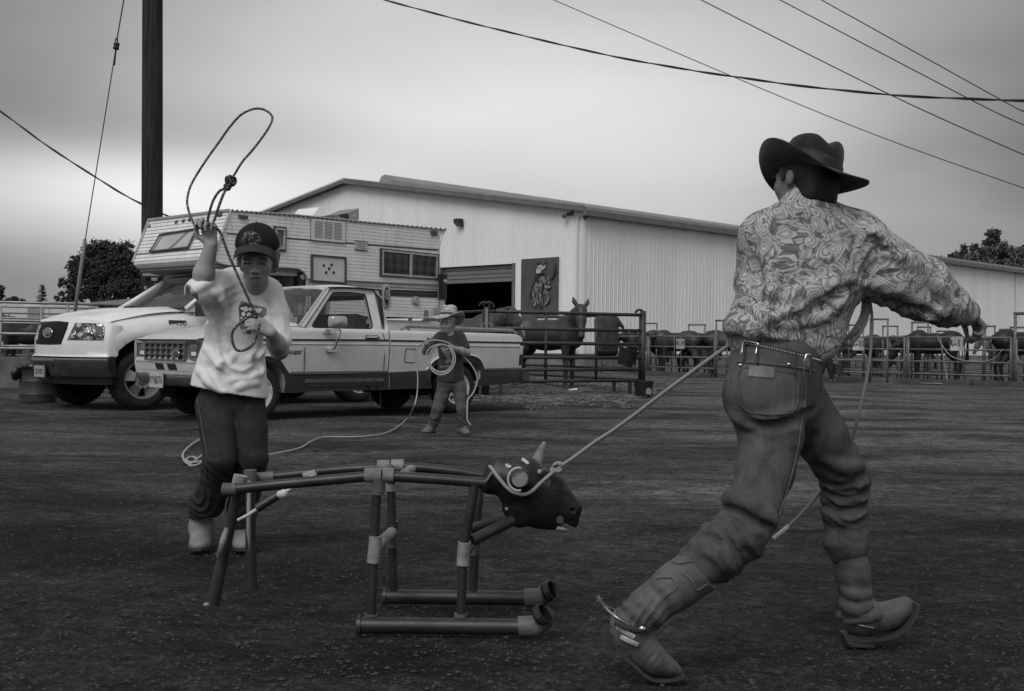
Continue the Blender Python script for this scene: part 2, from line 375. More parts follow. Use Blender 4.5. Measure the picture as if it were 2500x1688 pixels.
mk('ground',V,Fc,m_ground,smooth=True,kind='structure')
# loose clods, pebbles and straw on the dirt
m_clod=mat('clod',.05,.95,.5,9,spec=.1); m_straw=mat('straw',.17,.8,.4,40,spec=.2)
b=MB(); rs=random.Random(3)
for i in range(5200):
    v=854+rs.random()**.55*834*1.02; 
    if v<950: continue
    p=G(rs.uniform(-60,2560),v); s=(.0022+.0085*rs.random()**5)*(1 if p.y<6 else 1.6)
    o=len(b.v); V=[(p.x+s*rs.uniform(.6,1.4)*x,p.y+s*rs.uniform(.6,1.4)*y,s*z*rs.uniform(.35,.7)+.003) for x,y,z in ((1,0,0),(0,1,0),(-1,0,0),(0,-1,0),(.3,.2,1.0),(-.3,-.2,.9))]
    b.add(V,[(0,1,4),(1,2,5,4),(2,3,5),(3,0,4,5)])
b.build('dirt_clods',m_clod,smooth=True,label='small dark clods and pebbles scattered over the dirt yard',cat='clods',kind='stuff')
for nm,cnt,mm,lab in (('gravel_bits',5200,mat('gravel_bits',.062,.9,.5,9,spec=.1),'pale gravel bits and crumbs over the middle of the yard'),('dung_crumbs',4200,mat('dung_crumbs',.022,.95,.4,9,spec=.1),'dark crumbs of dirt and dung over the middle of the yard')):
    b=MB()
    for i in range(cnt):
        v=925+rs.random()**1.3*760; p=G(rs.uniform(-40,2540),v); s=rs.uniform(.003,.009)*(.35+p.y*.085)
        b.add([(p.x+s*rs.uniform(.6,1.4)*x,p.y+s*rs.uniform(.6,1.4)*y,s*z*rs.uniform(.4,.8)+.004) for x,y,z in ((1,0,0),(0,1,0),(-1,0,0),(0,-1,0),(.3,.2,1.0),(-.3,-.2,.9))],[(0,1,4),(1,2,5,4),(2,3,5),(3,0,4,5)])
    b.build(nm,mm,smooth=True,label=lab,cat='gravel',kind='stuff')
b=MB()
def straw(b,p,l,w=.0022):
    a=rs.uniform(-.5,.5) if rs.random()<.7 else rs.uniform(0,3.14); dx,dy=math.cos(a)*l/2,math.sin(a)*l/2; h=.006+rs.random()*.012; nx_,ny_=-math.sin(a)*w,math.cos(a)*w; k=rs.uniform(-.3,.3)*l
    m=(p.x+nx_/w*k*.3,p.y+ny_/w*k*.3)
    b.add([(p.x-dx-nx_,p.y-dy-ny_,h),(p.x-dx+nx_,p.y-dy+ny_,h),(m[0]+nx_,m[1]+ny_,h+.004),(m[0]-nx_,m[1]-ny_,h+.004),(p.x+dx+nx_,p.y+dy+ny_,h),(p.x+dx-nx_,p.y+dy-ny_,h)],[(0,1,2,3),(3,2,4,5)])
for i in range(1500):
    v=960+rs.random()**.8*728; p=G(rs.uniform(-30,2530),v)
    if p.y<4.5 and rs.random()<.72: continue
    straw(b,p,rs.uniform(.006,.024)*(1 if p.y<7 else 2.2),.0008 if p.y<7 else .0028)
b.build('straw_litter',m_straw,label='pale bits of straw littering the dirt yard',cat='straw',kind='stuff')
b=MB()
for i in range(16000):
    u=rs.gauss(1335,100); v=rs.gauss(958,9+6*rs.random()+5*math.sin(u*.03)*.5)
    if not(1060<u<1640 and 925<v<1015): continue
    p=G(u,v); p.z=0; hh=.09*math.exp(-((u-1290)/60)**2-((v-948)/9)**2)+.05*math.exp(-((u-1440)/50)**2-((v-952)/8)**2)
    o=len(b.v); straw(b,p,rs.uniform(.04,.15),.0026)
    for k in range(o,len(b.v)): x,y,z=b.v[k]; b.v[k]=(x,y,z+hh*rs.uniform(.3,1.3)+rs.random()*.03)
for i in range(2600):
    u=rs.uniform(1560,2500); v=rs.uniform(905,935)+ (u-1560)*.012; p=G(u,v); straw(b,p,rs.uniform(.06,.2),.005)
b.build('scattered_hay',mat('hay',.15,.85,.6,3,spec=.1),label='loose hay strewn on the ground under the dark pipe pen',cat='hay',kind='stuff')
# ------------------------------------------------------------ metal building
BA=R(45.8); C0=Vector((at(1428,506,54.9).x,54.9,0)); SD=Vector((math.cos(BA),math.sin(BA),0)); GD=Vector((-math.sin(BA),math.cos(BA),0)); UP=Vector((0,0,1))
EH=at(1428,512,54.9).z; RH=EH+2.75; SPAN=35.2; LEN=75.0
NG=-SD; NS=-GD                         # outward normals of gable and side wall
bld=thing('metal_building','big pale ribbed metal barn with a low gable roof and open roller door','building',C0,0)
m_wall=mat('white_steel',.56,.5,.05,.8,metal=0,spec=.3); q=NT(m_wall); X,Y,Z=q.xyz()
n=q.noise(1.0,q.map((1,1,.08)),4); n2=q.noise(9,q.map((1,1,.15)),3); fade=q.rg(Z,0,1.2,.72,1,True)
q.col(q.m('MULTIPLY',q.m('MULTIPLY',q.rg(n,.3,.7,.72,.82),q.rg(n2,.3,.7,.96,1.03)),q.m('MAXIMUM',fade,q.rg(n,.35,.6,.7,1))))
m_trim=mat('trim_steel',.13,.5,.2,2,spec=.4); m_roof=mat('roof_steel',.26,.45,.1,1,spec=.4); m_conc=mat('concrete',.16,.9,.3,3,bump=.4,bscale=20)
def wallpt(o,d,w_,z,nn,off=0): return o+d*w_+UP*z+nn*off
def door_w(u,v): p=onp(u,v,C0,NG); return (p-C0).dot(GD),p.z
dR,dTop=door_w(1253,643); dL=dR+5.2; dTop-=.02
def ribs(mb,o,d,nn,w0,w1,z0,ztop,step=.30):
    k=w0
    while k<w1-.02:
        e=min(k+step,w1); zt0,zt1=ztop(k),ztop(e); pts=[(k,0),(k+.10*step,.0),(k+.16*step,.022),(k+.30*step,.022),(k+.36*step,0),(k+.66*step,0),(k+.69*step,.008),(k+.73*step,.008),(k+.76*step,0),(e,0)]
        V=[]
        for (a,off) in pts:
            a=min(a,w1); V.append(wallpt(o,d,a,z0,nn,off)); V.append(wallpt(o,d,a,ztop(a),nn,off))
        mb.add(V,[(2*i,2*i+1,2*i+3,2*i+2) for i in range(len(pts)-1)]); k+=step
gt=lambda a: EH+(RH-EH)*(1-abs(a-SPAN/2)/(SPAN/2))
b=MB(); ribs(b,C0,GD,NG,0,dR,.55,gt); ribs(b,C0,GD,NG,dR,dL,dTop,gt); ribs(b,C0,GD,NG,dL,SPAN,.55,gt); ribs(b,C0,SD,NS,0,LEN,.55,lambda a:EH)
bk=C0+SD*LEN; b.add([bk,bk+GD*SPAN,bk+GD*SPAN+UP*EH,bk+GD*SPAN/2+UP*RH,bk+UP*EH],[(0,1,2,3,4)]); fs=C0+GD*SPAN; b.add([fs,fs+SD*LEN,fs+SD*LEN+UP*EH,fs+UP*EH],[(0,1,2,3)])
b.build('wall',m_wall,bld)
b=MB()
for o,d,l0,l1,nn in ((C0,GD,0.02,dR,NG),(C0,GD,dL,SPAN,NG),(C0,SD,-.04,LEN,NS)):
    a=o+d*l0; e=o+d*l1; b.add([a+nn*.06,e+nn*.06,e-nn*.25,a-nn*.25,a+nn*.06+UP*.56,e+nn*.06+UP*.56,e-nn*.25+UP*.56,a-nn*.25+UP*.56],[(0,1,5,4),(4,5,6,7),(1,2,6,5),(3,0,4,7),(2,3,7,6)])
b.build('foundation',m_conc,bld)
b=MB(); ov=.35
for s_ in (0,1):
    e0=C0+GD*(-ov if s_==0 else SPAN+ov)-SD*ov+UP*(EH-.05); r0=C0+GD*SPAN/2-SD*ov+UP*(RH+.05); e1=e0+SD*(LEN+2*ov); r1=r0+SD*(LEN+2*ov)
    b.add([e0,e1,r1,r0,e0+UP*.14,e1+UP*.14,r1+UP*.14,r0+UP*.14],[(0,1,2,3),(4,7,6,5),(0,4,5,1),(3,2,6,7),(0,3,7,4),(1,5,6,2)])
b.build('roof',m_roof,bld)
b=MB()                                 # rake boards and eave gutter
for s_ in (0,1):
    e0=C0+GD*(-ov if s_==0 else SPAN+ov)-SD*(ov+.05)+UP*(EH-.14); r0=C0+GD*SPAN/2-SD*(ov+.05)+UP*(RH-.04); n_=(r0-e0)
    b.add([e0,r0,r0+UP*.2,e0+UP*.2,e0-SD*.10,r0-SD*.10,r0+UP*.2-SD*.10,e0+UP*.2-SD*.10],[(0,1,2,3),(4,7,6,5),(0,4,5,1),(3,2,6,7),(0,3,7,4)])
    b.add([e0+UP*.22-SD*.1,r0+UP*.22-SD*.1,r0+UP*.30,e0+UP*.30],[(0,1,2,3)])
g0=C0-GD*(ov+.02)-SD*(ov+.12)+UP*(EH-.20)
b.bar(g0,g0+SD*(LEN+1),.18,.26)
b.build('gutter',m_trim,bld)
b=MB()                                 # rounded ridge vent
rv0=C0+GD*SPAN/2+SD*2.6+UP*(RH+.08); prof=[(-.55,0),(-.5,.36),(-.32,.62),(0,.7),(.32,.62),(.5,.36),(.55,0)]
P=[rv0+GD*a+UP*z for a,z in prof]; b.poly(P,SD*(LEN-6)); b.build('ridge_vent',m_roof,bld)
b=MB(); tp=.16                        # door frame
for (w0,w1,z0,z1) in ((dR-tp,dR,0,dTop+.02),(dL,dL+tp,0,dTop+.02)):
    a=C0+GD*w0+NG*.08; b.add([a+UP*z0,a+GD*(w1-w0)+UP*z0,a+GD*(w1-w0)+UP*z1,a+UP*z1]+[p-NG*.3 for p in (a+UP*z0,a+GD*(w1-w0)+UP*z0,a+GD*(w1-w0)+UP*z1,a+UP*z1)],[(0,1,2,3),(0,3,7,4),(1,5,6,2),(3,2,6,7)])
b.build('door_frame',m_trim,bld)
dr=MB(); _,dz=door_w(1246,687); nseg=4
for i in range(nseg):
    z1=dTop-.02-(dTop-dz)*i/nseg; z0=dTop-.02-(dTop-dz)*(i+1)/nseg+.03; a=C0+GD*(dR+.01)-NG*.18
    dr.add([a+UP*z0,a+GD*(dL-dR-.02)+UP*z0,a+GD*(dL-dR-.02)+UP*z1,a+UP*z1]+[p-NG*.05 for p in (a+UP*z0,a+GD*(dL-dR-.02)+UP*z0,a+GD*(dL-dR-.02)+UP*z1,a+UP*z1)],[(0,1,2,3),(0,4,5,1),(3,2,6,7),(4,7,6,5)])
dr.build('roller_door',mat('door_steel',.16,.6,.1,2),bld)
b=MB(); a=C0+GD*.35+NG*.11; b.bar(a+UP*.6,a+UP*(EH-.25),.09,.09); b.bar(C0+GD*.04+NG*.05+UP*.56,C0+GD*.04+NG*.05+UP*(EH-.1),.16,.05); 
b.build('corner_trim',mat('white_trim',.6,.5,.05,1),bld)
for wd in (17.0,34.0,50.5,66):
    b=MB(); a=C0+SD*wd+NS*.12; b.bar(a+UP*.5,a+UP*(EH-.2),.10,.08); b.build('downspout',mat('white_trim',.6),bld)
# lamps on the wall
def wall_lamp(name,label,u,v,nn,kind):
    p=onp(u,v,C0+nn*.1,nn); t=thing(name,label,'lamp',p-UP*.18,0,)
    if kind==0:
        d=GD; b=MB(); V=[p+d*.18+UP*.2,p-d*.18+UP*.2,p-d*.18-UP*.18,p+d*.18-UP*.18,p+d*.18+UP*.2+nn*.34,p-d*.18+UP*.2+nn*.34,p-d*.18+UP*.02+nn*.36,p+d*.18+UP*.02+nn*.36,p-d*.18-UP*.18+nn*.12,p+d*.18-UP*.18+nn*.12]
        b.add(V,[(0,1,5,4),(4,5,6,7),(1,2,8,6,5),(0,4,7,9,3),(3,9,8,2)]); b.build('housing',mat('lamp_black',.015,.5),t)
        b=MB(); b.add([V[7]+nn*.005,V[6]+nn*.005,V[8]+nn*.005,V[9]+nn*.005],[(0,1,2,3)]); b.build('lens',mat('lamp_lens',.12,.25),t)
    else:
        b=MB(); b.box(p,(.14,.14,.12)); b.build('bracket',mat('lamp_black',.015),t)
        for s_ in (-1,1):
            c=p+Vector((.16*s_,-.12,-.04+.07*s_)); b=MB(); b.lathe([(.02,-.12),(.09,-.06),(.11,.06),(.10,.07)],c,12,ax=(s_*.5,-.8,-.35)); b.build('lamp_head',mat('lamp_grey',.10,.4),t)
wall_lamp('wall_pack_light','black box wall lamp high on the barn gable',1125,545,NG,0)
wall_lamp('flood_light','twin flood lamp under the eave on the gable side of the corner',1387,523,NG,1)
wall_lamp('flood_light','twin flood lamp under the eave on the long side of the corner',1438,526,NS,1)
# painted board on the gable
def bp(u,v,off=.12): return onp(u,v,C0+NG*off,NG)
pb=thing('painted_board','dark mural board of a rider on a bucking horse hung beside the open door','mural board',bp(1317,772)-NG*.0,0)
P=[bp(1272.5,633.5),bp(1362.8,627.3),bp(1361,772),bp(1271,772)]; b=MB(); b.poly(P,-NG*.06); b.build('board',mat('board_grey',.085,.7,.25,.7,spec=.2),pb)
def bl(pts): return [ (1060+x/3.5655,560+y/3.5655) for x,y in pts]
m_hl=mat('paint_mid',.16,.8,.55,3.5,detail=6); m_hd=mat('paint_dark',.028,.8,.6,5); m_wh=mat('paint_white',.42,.8,.15,3)
def blob(pts,mm,off,name):
    q_=[bp(u,v,off) for u,v in bl(pts)]; c=cat(q_,3,True); MB().poly([Vector(p) for p in c],-NG*.01).build(name,mm,pb)
blob([(860,480),(885,420),(900,385),(930,400),(960,400),(1000,410),(1020,440),(1018,490),(1000,500),(975,480),(960,500),(945,545),(955,600),(945,690),(920,690),(915,640),(895,690),(860,680),(845,655),(850,600),(842,560),(850,510)],m_hd,.135,'horse_painting')
blob([(868,500),(900,440),(940,415),(985,415),(1005,440),(1000,480),(965,465),(940,500),(930,540),(915,560),(890,560),(862,590),(850,570)],m_hl,.15,'horse_highlight')
blob([(960,480),(1000,495),(1018,515),(985,520),(990,560),(1005,570),(998,620),(985,650),(955,668),(975,630),(985,600),(975,560),(950,560),(970,520)],m_hl,.16,'horse_highlight')
blob([(868,590),(915,560),(935,600),(915,660),(890,640),(870,680),(855,640)],m_hl,.165,'horse_highlight')
blob([(1005,445),(1030,410),(1035,350),(1055,300),(1062,330),(1058,390),(1035,440),(1010,460)],m_hd,.14,'horse_painting')
blob([(825,575),(845,520),(870,430),(880,400),(885,450),(862,520),(850,600),(835,600)],m_hd,.14,'horse_painting')
blob([(885,375),(880,430),(895,470),(915,460),(905,400)],m_hd,.17,'rider_painting')
blob([(890,350),(905,320),(930,310),(945,325),(960,305),(968,315),(958,345),(935,355),(930,375),(905,385),(888,380)],m_wh,.175,'rider_painting')
blob([(890,295),(905,285),(920,290),(915,308),(905,318),(893,310)],m_hd,.18,'rider_painting')
def stroke(pts,r,mm,off=.17):
    q_=[Vector(bp(u,v,off)) for u,v in bl(pts)]; b=MB(); P=cat(q_,4); n=len(P); b.tube(P,[r*(.3+.7*math.sin(math.pi*(i+.5)/n)) for i in range(n)],5,sq=.5); b.build('brush_stroke',mm,pb,smooth=True)
m_bl=mat('paint_bright',.28,.8,.2,5)
for pts in ([(862,520),(880,560),(875,620),(858,650)],[(900,470),(915,520),(905,580),(915,640),(930,690)],[(925,440),(945,470),(935,520)],[(965,410),(985,440),(975,470)],[(1000,470),(1015,500),(990,520),(975,540)],[(985,560),(1005,590),(998,630),(970,665)],[(1055,300),(1060,350),(1045,400),(1015,440)],[(850,600),(838,580),(828,560)],[(848,560),(835,545)],[(856,520),(845,500)],[(885,400),(890,440),(905,460)],[(905,385),(940,390),(960,375)],[(945,325),(965,300),(975,280)]): stroke(pts,.045,m_hd)
for pts in ([(870,600),(885,620),(880,650),(890,675)],[(880,500),(900,490),(925,500)],[(930,410),(950,425),(955,450)],[(990,410),(998,430),(985,450)],[(990,495),(1010,505),(985,515)],[(905,560),(925,575),(920,600)],[(945,600),(940,640),(948,670)],[(895,345),(915,330),(935,345)],[(860,560),(868,590)],[(960,500),(975,510),(985,500)]): stroke(pts,.030,m_bl,.185)
# ------------------------------------------------------------ utility pole, guy wire, overhead wires
m_pole=mat('pole_wood',.028,.9,.5,3,bump=.8,bscale=30,stretch=(6,6,.35),spec=.2)
pt=at(372.5,-60,21.5); pbm=at(371,760,21.5); dvec=(pt-pbm)/(pt.z-pbm.z); base=pbm-dvec*pbm.z
pole=thing('utility_pole','thick dark wooden utility pole rising behind the white camper','utility pole',base)
b=MB(); b.tube([base+dvec*z for z in (0,2,4,6,8,10,12)],[.197,.188,.186,.181,.177,.172,.166],24); b.build('post',m_pole,pole,smooth=True)
f=at(372,650,21.25); b=MB(); b.box(at(371,671,21.24),(.33,.04,.05)); b.box(at(377,682,21.24),(.10,.03,.06)); b.build('bracket',mat('galv',.22,.5,.2),pole)
b=MB(); b.lathe([(.0,0),(.032,0),(.032,.02),(0,.02)],at(356,703,21.28),12,ax=(0,-1,0)); b.build('pole_tag',mat('galv',.22),pole)
text('6','pole_number',mat('galv',.22),pole,at(378,690,21.27),(1,0,0),(0,0,1),.09); text('2','pole_number',mat('galv',.22),pole,at(378,697.5,21.27),(1,0,0),(0,0,1),.09)
gy=thing('guy_wire','thin slanting guy wire with a black insulator and a pale guard near the bottom','guy wire',at(176,812,23.5)-Vector((0,0,.7)))
b=MB(); b.tube([at(304,-10,21.8),at(285,100,22)],.012,6); b.tube([at(282.5,121,22),at(208,586,23)],.010,6); b.tube([at(285.5,92,22),at(287.5,97,22),at(286.8,106,22)],.012,6); b.tube([at(285.5,92,22),at(281.5,97,22),at(281.8,106,22)],.012,6); b.tube([at(283,120,22),at(279,160,22.1)],.016,6); b.tube([at(184,757,23.4),at(176,815,23.5)],.01,6); b.build('cable',mat('wire',.05,.5),gy)
b=MB(); b.lathe([(.02,-.07),(.055,-.06),(.055,-.015),(.045,0),(.055,.015),(.055,.06),(.02,.07)],at(284,113,22),12,ax=(.15,0,1)); b.build('insulator',mat('insul',.01,.35),gy,smooth=True)
b=MB(); b.tube([at(207.5,585,23),at(183,760,23.4),at(175,812,23.5)],.034,10); b.build('guard',mat('guard',.16,.5,.2),gy,smooth=True)
m_wire=mat('wire_black',.02,.6)
def wire(label,P,r,name='power_line',tw=0,grp=None):
    P=cat(P,14); b=MB()
    if tw:
        L_=0; A=[];B=[]
        for i,p in enumerate(P):
            p=Vector(p); 
            if i: L_+=(p-Vector(P[i-1])).length
            a=L_*tw; d=Vector((0,math.cos(a),math.sin(a)))*r*.9; A.append(p+d);B.append(p-d)
        b.tube(A,r,6);b.tube(B,r*.8,6)
    else: b.tube(P,r,6)
    return b.build(name,m_wire,smooth=True,label=label,cat='overhead wire')
def dens(P,k=10):
    out=[]
    Q=cat(P,k); return Q
z0,z1=13,24
W1=[(915,-8),(938,0),(1113,47),(1285.6,89.5),(1478,134),(1657,167),(1795,188),(1946,209),(2174,232),(2366,242),(2500,246.5),(2560,248)]
wire('thick black twisted service cable sagging across the whole upper right sky',dens([at(u,v,21-9*(i/11)) for i,(u,v) in enumerate(W1)],8),.0095,tw=4)
W2=[(-30,252),(0,272),(53.5,310.5),(107,350.6),(160.6,386.5),(233,432.5),(294,471),(347,499),(399,523.5),(430,536.5),(480,556),(560,580)]
wire('wavy black cable sloping down from the left edge to behind the pole',dens([at(u,v,21.9) for i,(u,v) in enumerate(W2)],8),.012,tw=5)
for lab,P,r in (('lowest of the four thin straight wires, with a small clamp near the top',[(1330,-9),(1351,0),(1788,187),(2139,330.5),(2500,460),(2560,481)],.012),
  ('second thin straight wire from below, ending mid right edge',[(1690,-11),(1711,0),(2173.7,232),(2500,378.7),(2560,404)],.016),
  ('third thin straight wire from below in the upper right corner',[(1885,-10),(1903.8,0),(2366,242),(2500,306),(2560,334)],.016),
  ('topmost thin straight wire in the upper right corner',[(1988,-10),(2005,0),(2445.6,245),(2500,272),(2560,301)],.016)):
    wire(lab,[at(u,v,34-6*i/len(P)) for i,(u,v) in enumerate(P)],r)
# ------------------------------------------------------------ trees
m_leaf=mat('leaf_dark',.058,.75,.5,1.5,spec=.25); m_leaf2=mat('leaf_mid',.10,.75,.5,1.2,spec=.25); m_bark=mat('bark',.04,.9,.4,4)
def tree(name,label,blobs,Zd,trunk,leaf,n,size,lm,spread=.35,grp=None,gap=.35):
    rs=random.Random(len(label)+n); bu,bv=trunk[0]; base=at(bu,bv,Zd); base.z=0
    t=thing(name,label,'tree',base,group=grp); b=MB(); px=Zd/FPX; C=[]
    for (u,v,ru,rv) in blobs: C.append((at(u,v,Zd),ru*px,rv*px))
    top=[c for c,_,_ in C]; b.tube([base,base+Vector((.05,0,base.z+1.2)),],[.28*trunk[1][0],.22*trunk[1][0]],8)
    st_=base+Vector((.05,0,1.1))
    for c,ru,rv in C:
        mid=st_.lerp(c,.5)+Vector((rs.uniform(-.3,.3),rs.uniform(-.4,.4),.3)); b.tube(cat([st_,mid,c,c+Vector((rs.uniform(-.3,.3)*ru,0,rv*.7))],5),[.16*trunk[1][0]*(1-i/17) for i in range(16)],6)
        for k in range(7):
            a=rs.uniform(0,6.28); e=c+Vector((math.cos(a)*ru*.8,math.sin(a)*ru*.6,rs.uniform(-.3,.9)*rv)); b.tube(cat([mid.lerp(c,rs.random()),mid.lerp(e,.6),e],4),[.05*trunk[1][0]*(1-i/10) for i in range(9)],5)
    b.build('trunk',m_bark,t)
    V=[];Fc=[]
    tot=sum(ru*rv for _,ru,rv in C)
    for c,ru,rv in C:
        m=int(n*ru*rv/tot)
        ncl=max(8,m//70); cl=[]
        for k in range(ncl):
            d=Vector((rs.gauss(0,1),rs.gauss(0,1),rs.gauss(0,1))).normalized()*(rs.uniform(.35,1.0)**.6); cl.append(c+Vector((d.x*ru,d.y*ru*.9,d.z*rv)))
        for k in range(m):
            o=rs.choice(cl); s_=spread*min(ru,rv)*rs.uniform(.35,1.25); d=Vector((rs.gauss(0,1),rs.gauss(0,1),rs.gauss(0,.8)))*s_*.5; p=o+d
            nrm=Vector((rs.gauss(0,1),rs.gauss(0,1),rs.gauss(.3,1))).normalized(); x=nrm.orthogonal().normalized(); y=nrm.cross(x); l=size*rs.uniform(.6,1.4)
            i=len(V); V+= [p-x*l,p+y*l*.45,p+x*l,p-y*l*.45]; Fc.append((i,i+1,i+2,i+3))
    mk('crown',V,Fc,lm,t)
    return t
tree('round_tree','large round dark leafy tree behind the left fence',[(245,655,50,48),(292,640,40,42),(195,668,36,30),(235,615,40,26),(262,606,30,20),(212,705,46,28),(290,700,44,30),(168,728,32,16),(322,678,28,36),(183,640,20,16),(228,655,34,30),(300,610,24,22),(160,690,16,18)],90,[(262,760),(1.3,)],0,30000,.11,m_leaf,.36)
tree('round_tree','smaller loose leafy tree seen between the pole and the camper',[(340,690,36,40),(405,690,22,24),(325,730,40,22),(372,700,26,34)],95,[(345,760),(1,)],0,9000,.12,m_leaf,.36)
tree('distant_tree','dark bushy tree cut off by the left edge of the photo',[(-8,712,20,22),(-12,735,40,16),(5,738,22,14)],120,[(-5,770),(1,)],0,2600,.2,m_leaf)
tree('distant_tree','low dark bush between the left edge tree and the spruce',[(45,737,16,15),(22,742,22,10),(30,745,30,8)],120,[(40,765),(.6,)],0,1500,.2,m_leaf)
tree('poplar_tree','spiky leafy tree rising behind the barn roof at the right edge',[(2420,610,26,46),(2395,640,34,34),(2450,630,30,42),(2425,660,50,30),(2415,580,10,20),(2436,575,8,18)],140,[(2420,760),(2,)],0,9000,.26,m_leaf2,.34)
tree('poplar_tree','lower leafy tree behind the barn roof, left of the spiky one',[(2350,640,28,26),(2310,650,28,22),(2285,660,18,14),(2330,630,16,22),(2368,620,20,26),(2345,668,40,20)],145,[(2345,760),(2,)],0,6500,.26,m_leaf2,.34)
tree('poplar_tree','leafy tree behind the barn roof, cut off by the right edge',[(2490,640,26,44),(2520,640,30,50),(2475,665,30,24)],150,[(2490,760),(2,)],0,5000,.28,m_leaf2,.34)
# spruce
sp=at(102,752,115); sp.z=0; t=thing('spruce_tree','small dark conical spruce standing alone left of the round tree','tree',sp)
b=MB(); b.tube([sp,sp+Vector((0,0,6.2))],[.12,.02],6); b.build('trunk',m_bark,t)
V=[];Fc=[]; rs=random.Random(5)
for k in range(34):
    f=k/34; z=1.6+f*4.7; rr=1.0*(1-f)**.85+.06
    for j in range(max(7,int(34*(1-f)))):
        a=rs.uniform(0,6.28); l=rr*rs.uniform(.75,1.2); d=Vector((math.cos(a),math.sin(a),0)); s_=sp+Vector((0,0,z+rs.uniform(-.08,.08)))
        for q_ in range(5):
            g=(q_+1)/5; p=s_+d*l*g+Vector((0,0,-.22*l*g+.12*l*g*g)); w_=.13; sd_=d.cross(UP)
            i=len(V); V+= [p-sd_*w_-d*.08,p+sd_*w_-d*.08,p+sd_*w_*.5+d*.12+UP*.03,p-sd_*w_*.5+d*.12-UP*.05]; Fc.append((i,i+1,i+2,i+3))
mk('crown',V,Fc,m_leaf,t)
# ------------------------------------------------------------ vehicles
class Fr:                              # frame of a vehicle: x front to rear, y away from the camera, z up
    def __init__(s,u,v,ang):
        s.o=G(u,v); a=R(ang); s.a=a; s.x=Vector((math.cos(a),math.sin(a),0)); s.y=Vector((-math.sin(a),math.cos(a),0))
    def L(s,u,v,y=0):
        r=ray(u,v); o=Vector((0,0,CH))-s.o; t=(y-o.dot(s.y))/r.dot(s.y); p=o+r*t; return (p.dot(s.x),p.z)
    def Lt(s,u,v,f):
        y=0
        for _ in range(4): x,z=s.L(u,v,y); y=f(z)
        return x,z
    def Fv(s,u,v,x):
        r=ray(u,v); o=Vector((0,0,CH))-s.o; t=(x-o.dot(s.x))/r.dot(s.x); p=o+r*t; return (p.dot(s.y),p.z)
def rayhit(c,a,poly):
    d=(math.cos(a),math.sin(a)); best=None
    for i in range(len(poly)):
        p,q_=poly[i],poly[(i+1)%len(poly)]; ex,ez=q_[0]-p[0],q_[1]-p[1]; den=d[0]*ez-d[1]*ex
        if abs(den)<1e-12: continue
        t=((p[0]-c[0])*ez-(p[1]-c[1])*ex)/den; s_=((p[0]-c[0])*d[1]-(p[1]-c[1])*d[0])/den
        if t>0 and -1e-6<=s_<=1+1e-6 and (best is None or t<best): best=t
    return (c[0]+d[0]*best,c[1]+d[1]*best) if best else None
def match(outer,inner,extra=0):
    c=(sum(p[0] for p in inner)/len(inner),sum(p[1] for p in inner)/len(inner))
    A=sorted(math.atan2(p[1]-c[1],p[0]-c[0]) for p in list(outer)+list(inner))
    o=[];i=[]
    for a in A:
        x=rayhit(c,a,outer); y=rayhit(c,a,inner)
        if x and y: o.append(x); i.append(y)
    return o,i
def rnd2(P,r,n=4):                     # round the corners of a 2-D polygon
    out=[]; m=len(P)
    for i in range(m):
        a,b,c=[Vector(P[(i+k)%m]) for k in (-1,0,1)]; rr=min(r,(a-b).length*.45,(c-b).length*.45)
        p=b+(a-b).normalized()*rr; q_=b+(c-b).normalized()*rr
        for k in range(n+1): t=k/n; out.append(tuple(p*(1-t)**2+b*2*t*(1-t)+q_*t*t))
    return out
def shell(P,y0,y1,fn,zc=(),xc=(),two=True,thick=None):  # side profile swept between the two flanks, flanks shaped by fn
    bm=bmesh.new(); f=bm.faces.new([bm.verts.new((x,0,z)) for x,z in P])
    for z in zc: bmesh.ops.bisect_plane(bm,geom=bm.verts[:]+bm.edges[:]+bm.faces[:],plane_co=(0,0,z),plane_no=(0,0,1))
    for x in xc: bmesh.ops.bisect_plane(bm,geom=bm.verts[:]+bm.edges[:]+bm.faces[:],plane_co=(x,0,0),plane_no=(1,0,0))
    bm.verts.index_update(); V=[v.co.copy() for v in bm.verts]; Fs=[[v.index for v in f.verts] for f in bm.faces]
    E=[]
    for e in bm.edges:
        if len(e.link_faces)==1:
            fl=e.link_faces[0]; lp=[l for l in fl.loops if l.edge==e][0]; E.append((lp.vert.index,lp.link_loop_next.vert.index))
    bm.free(); n=len(V)
    VV=[(v.x,y0+fn(v.x,v.z),v.z) for v in V]+[(v.x,(y1-fn(v.x,v.z)) if thick is None else y0+fn(v.x,v.z)+thick,v.z) for v in V]
    FF=[tuple(f) for f in Fs]+[tuple(i+n for i in reversed(f)) for f in Fs]+[(b,a,a+n,b+n) for a,b in E]
    return VV,FF
m_tyre=mat('tyre',.022,.85,.3,14,spec=.25); m_blk=mat('black_trim',.012,.5,.2,8); m_chr=mat('chrome',.62,.16,.08,5,metal=1); m_seam=mat('seam',.012,.7)
m_under=mat('underbody',.01,.9,.3,6,spec=.1)
def glassm(name,g,al,rough=.04):
    m=mat(name,g,rough=rough,var=.1,scale=2,spec=.6); m.node_tree.nodes['Principled BSDF'].inputs['Alpha'].default_value=al; return m
m_glass=glassm('window_glass',.035,.45); m_glassd=glassm('dark_glass',.02,.85)
m_paint=mat('cream_paint',.50,.42,.06,1.2,coat=.35,spec=.45); q=NT(m_paint)     # dusty paint with faint vertical streaks, darker towards the bottom
dn=q.noise(5,q.map((1,1,.5)),5,.7); Xp,Yp,Zp=q.xyz(); q.col(q.m('MULTIPLY',q.rg(dn,.35,.75,.60,.50),q.rg(Zp,.35,.75,.80,1.0,True)))
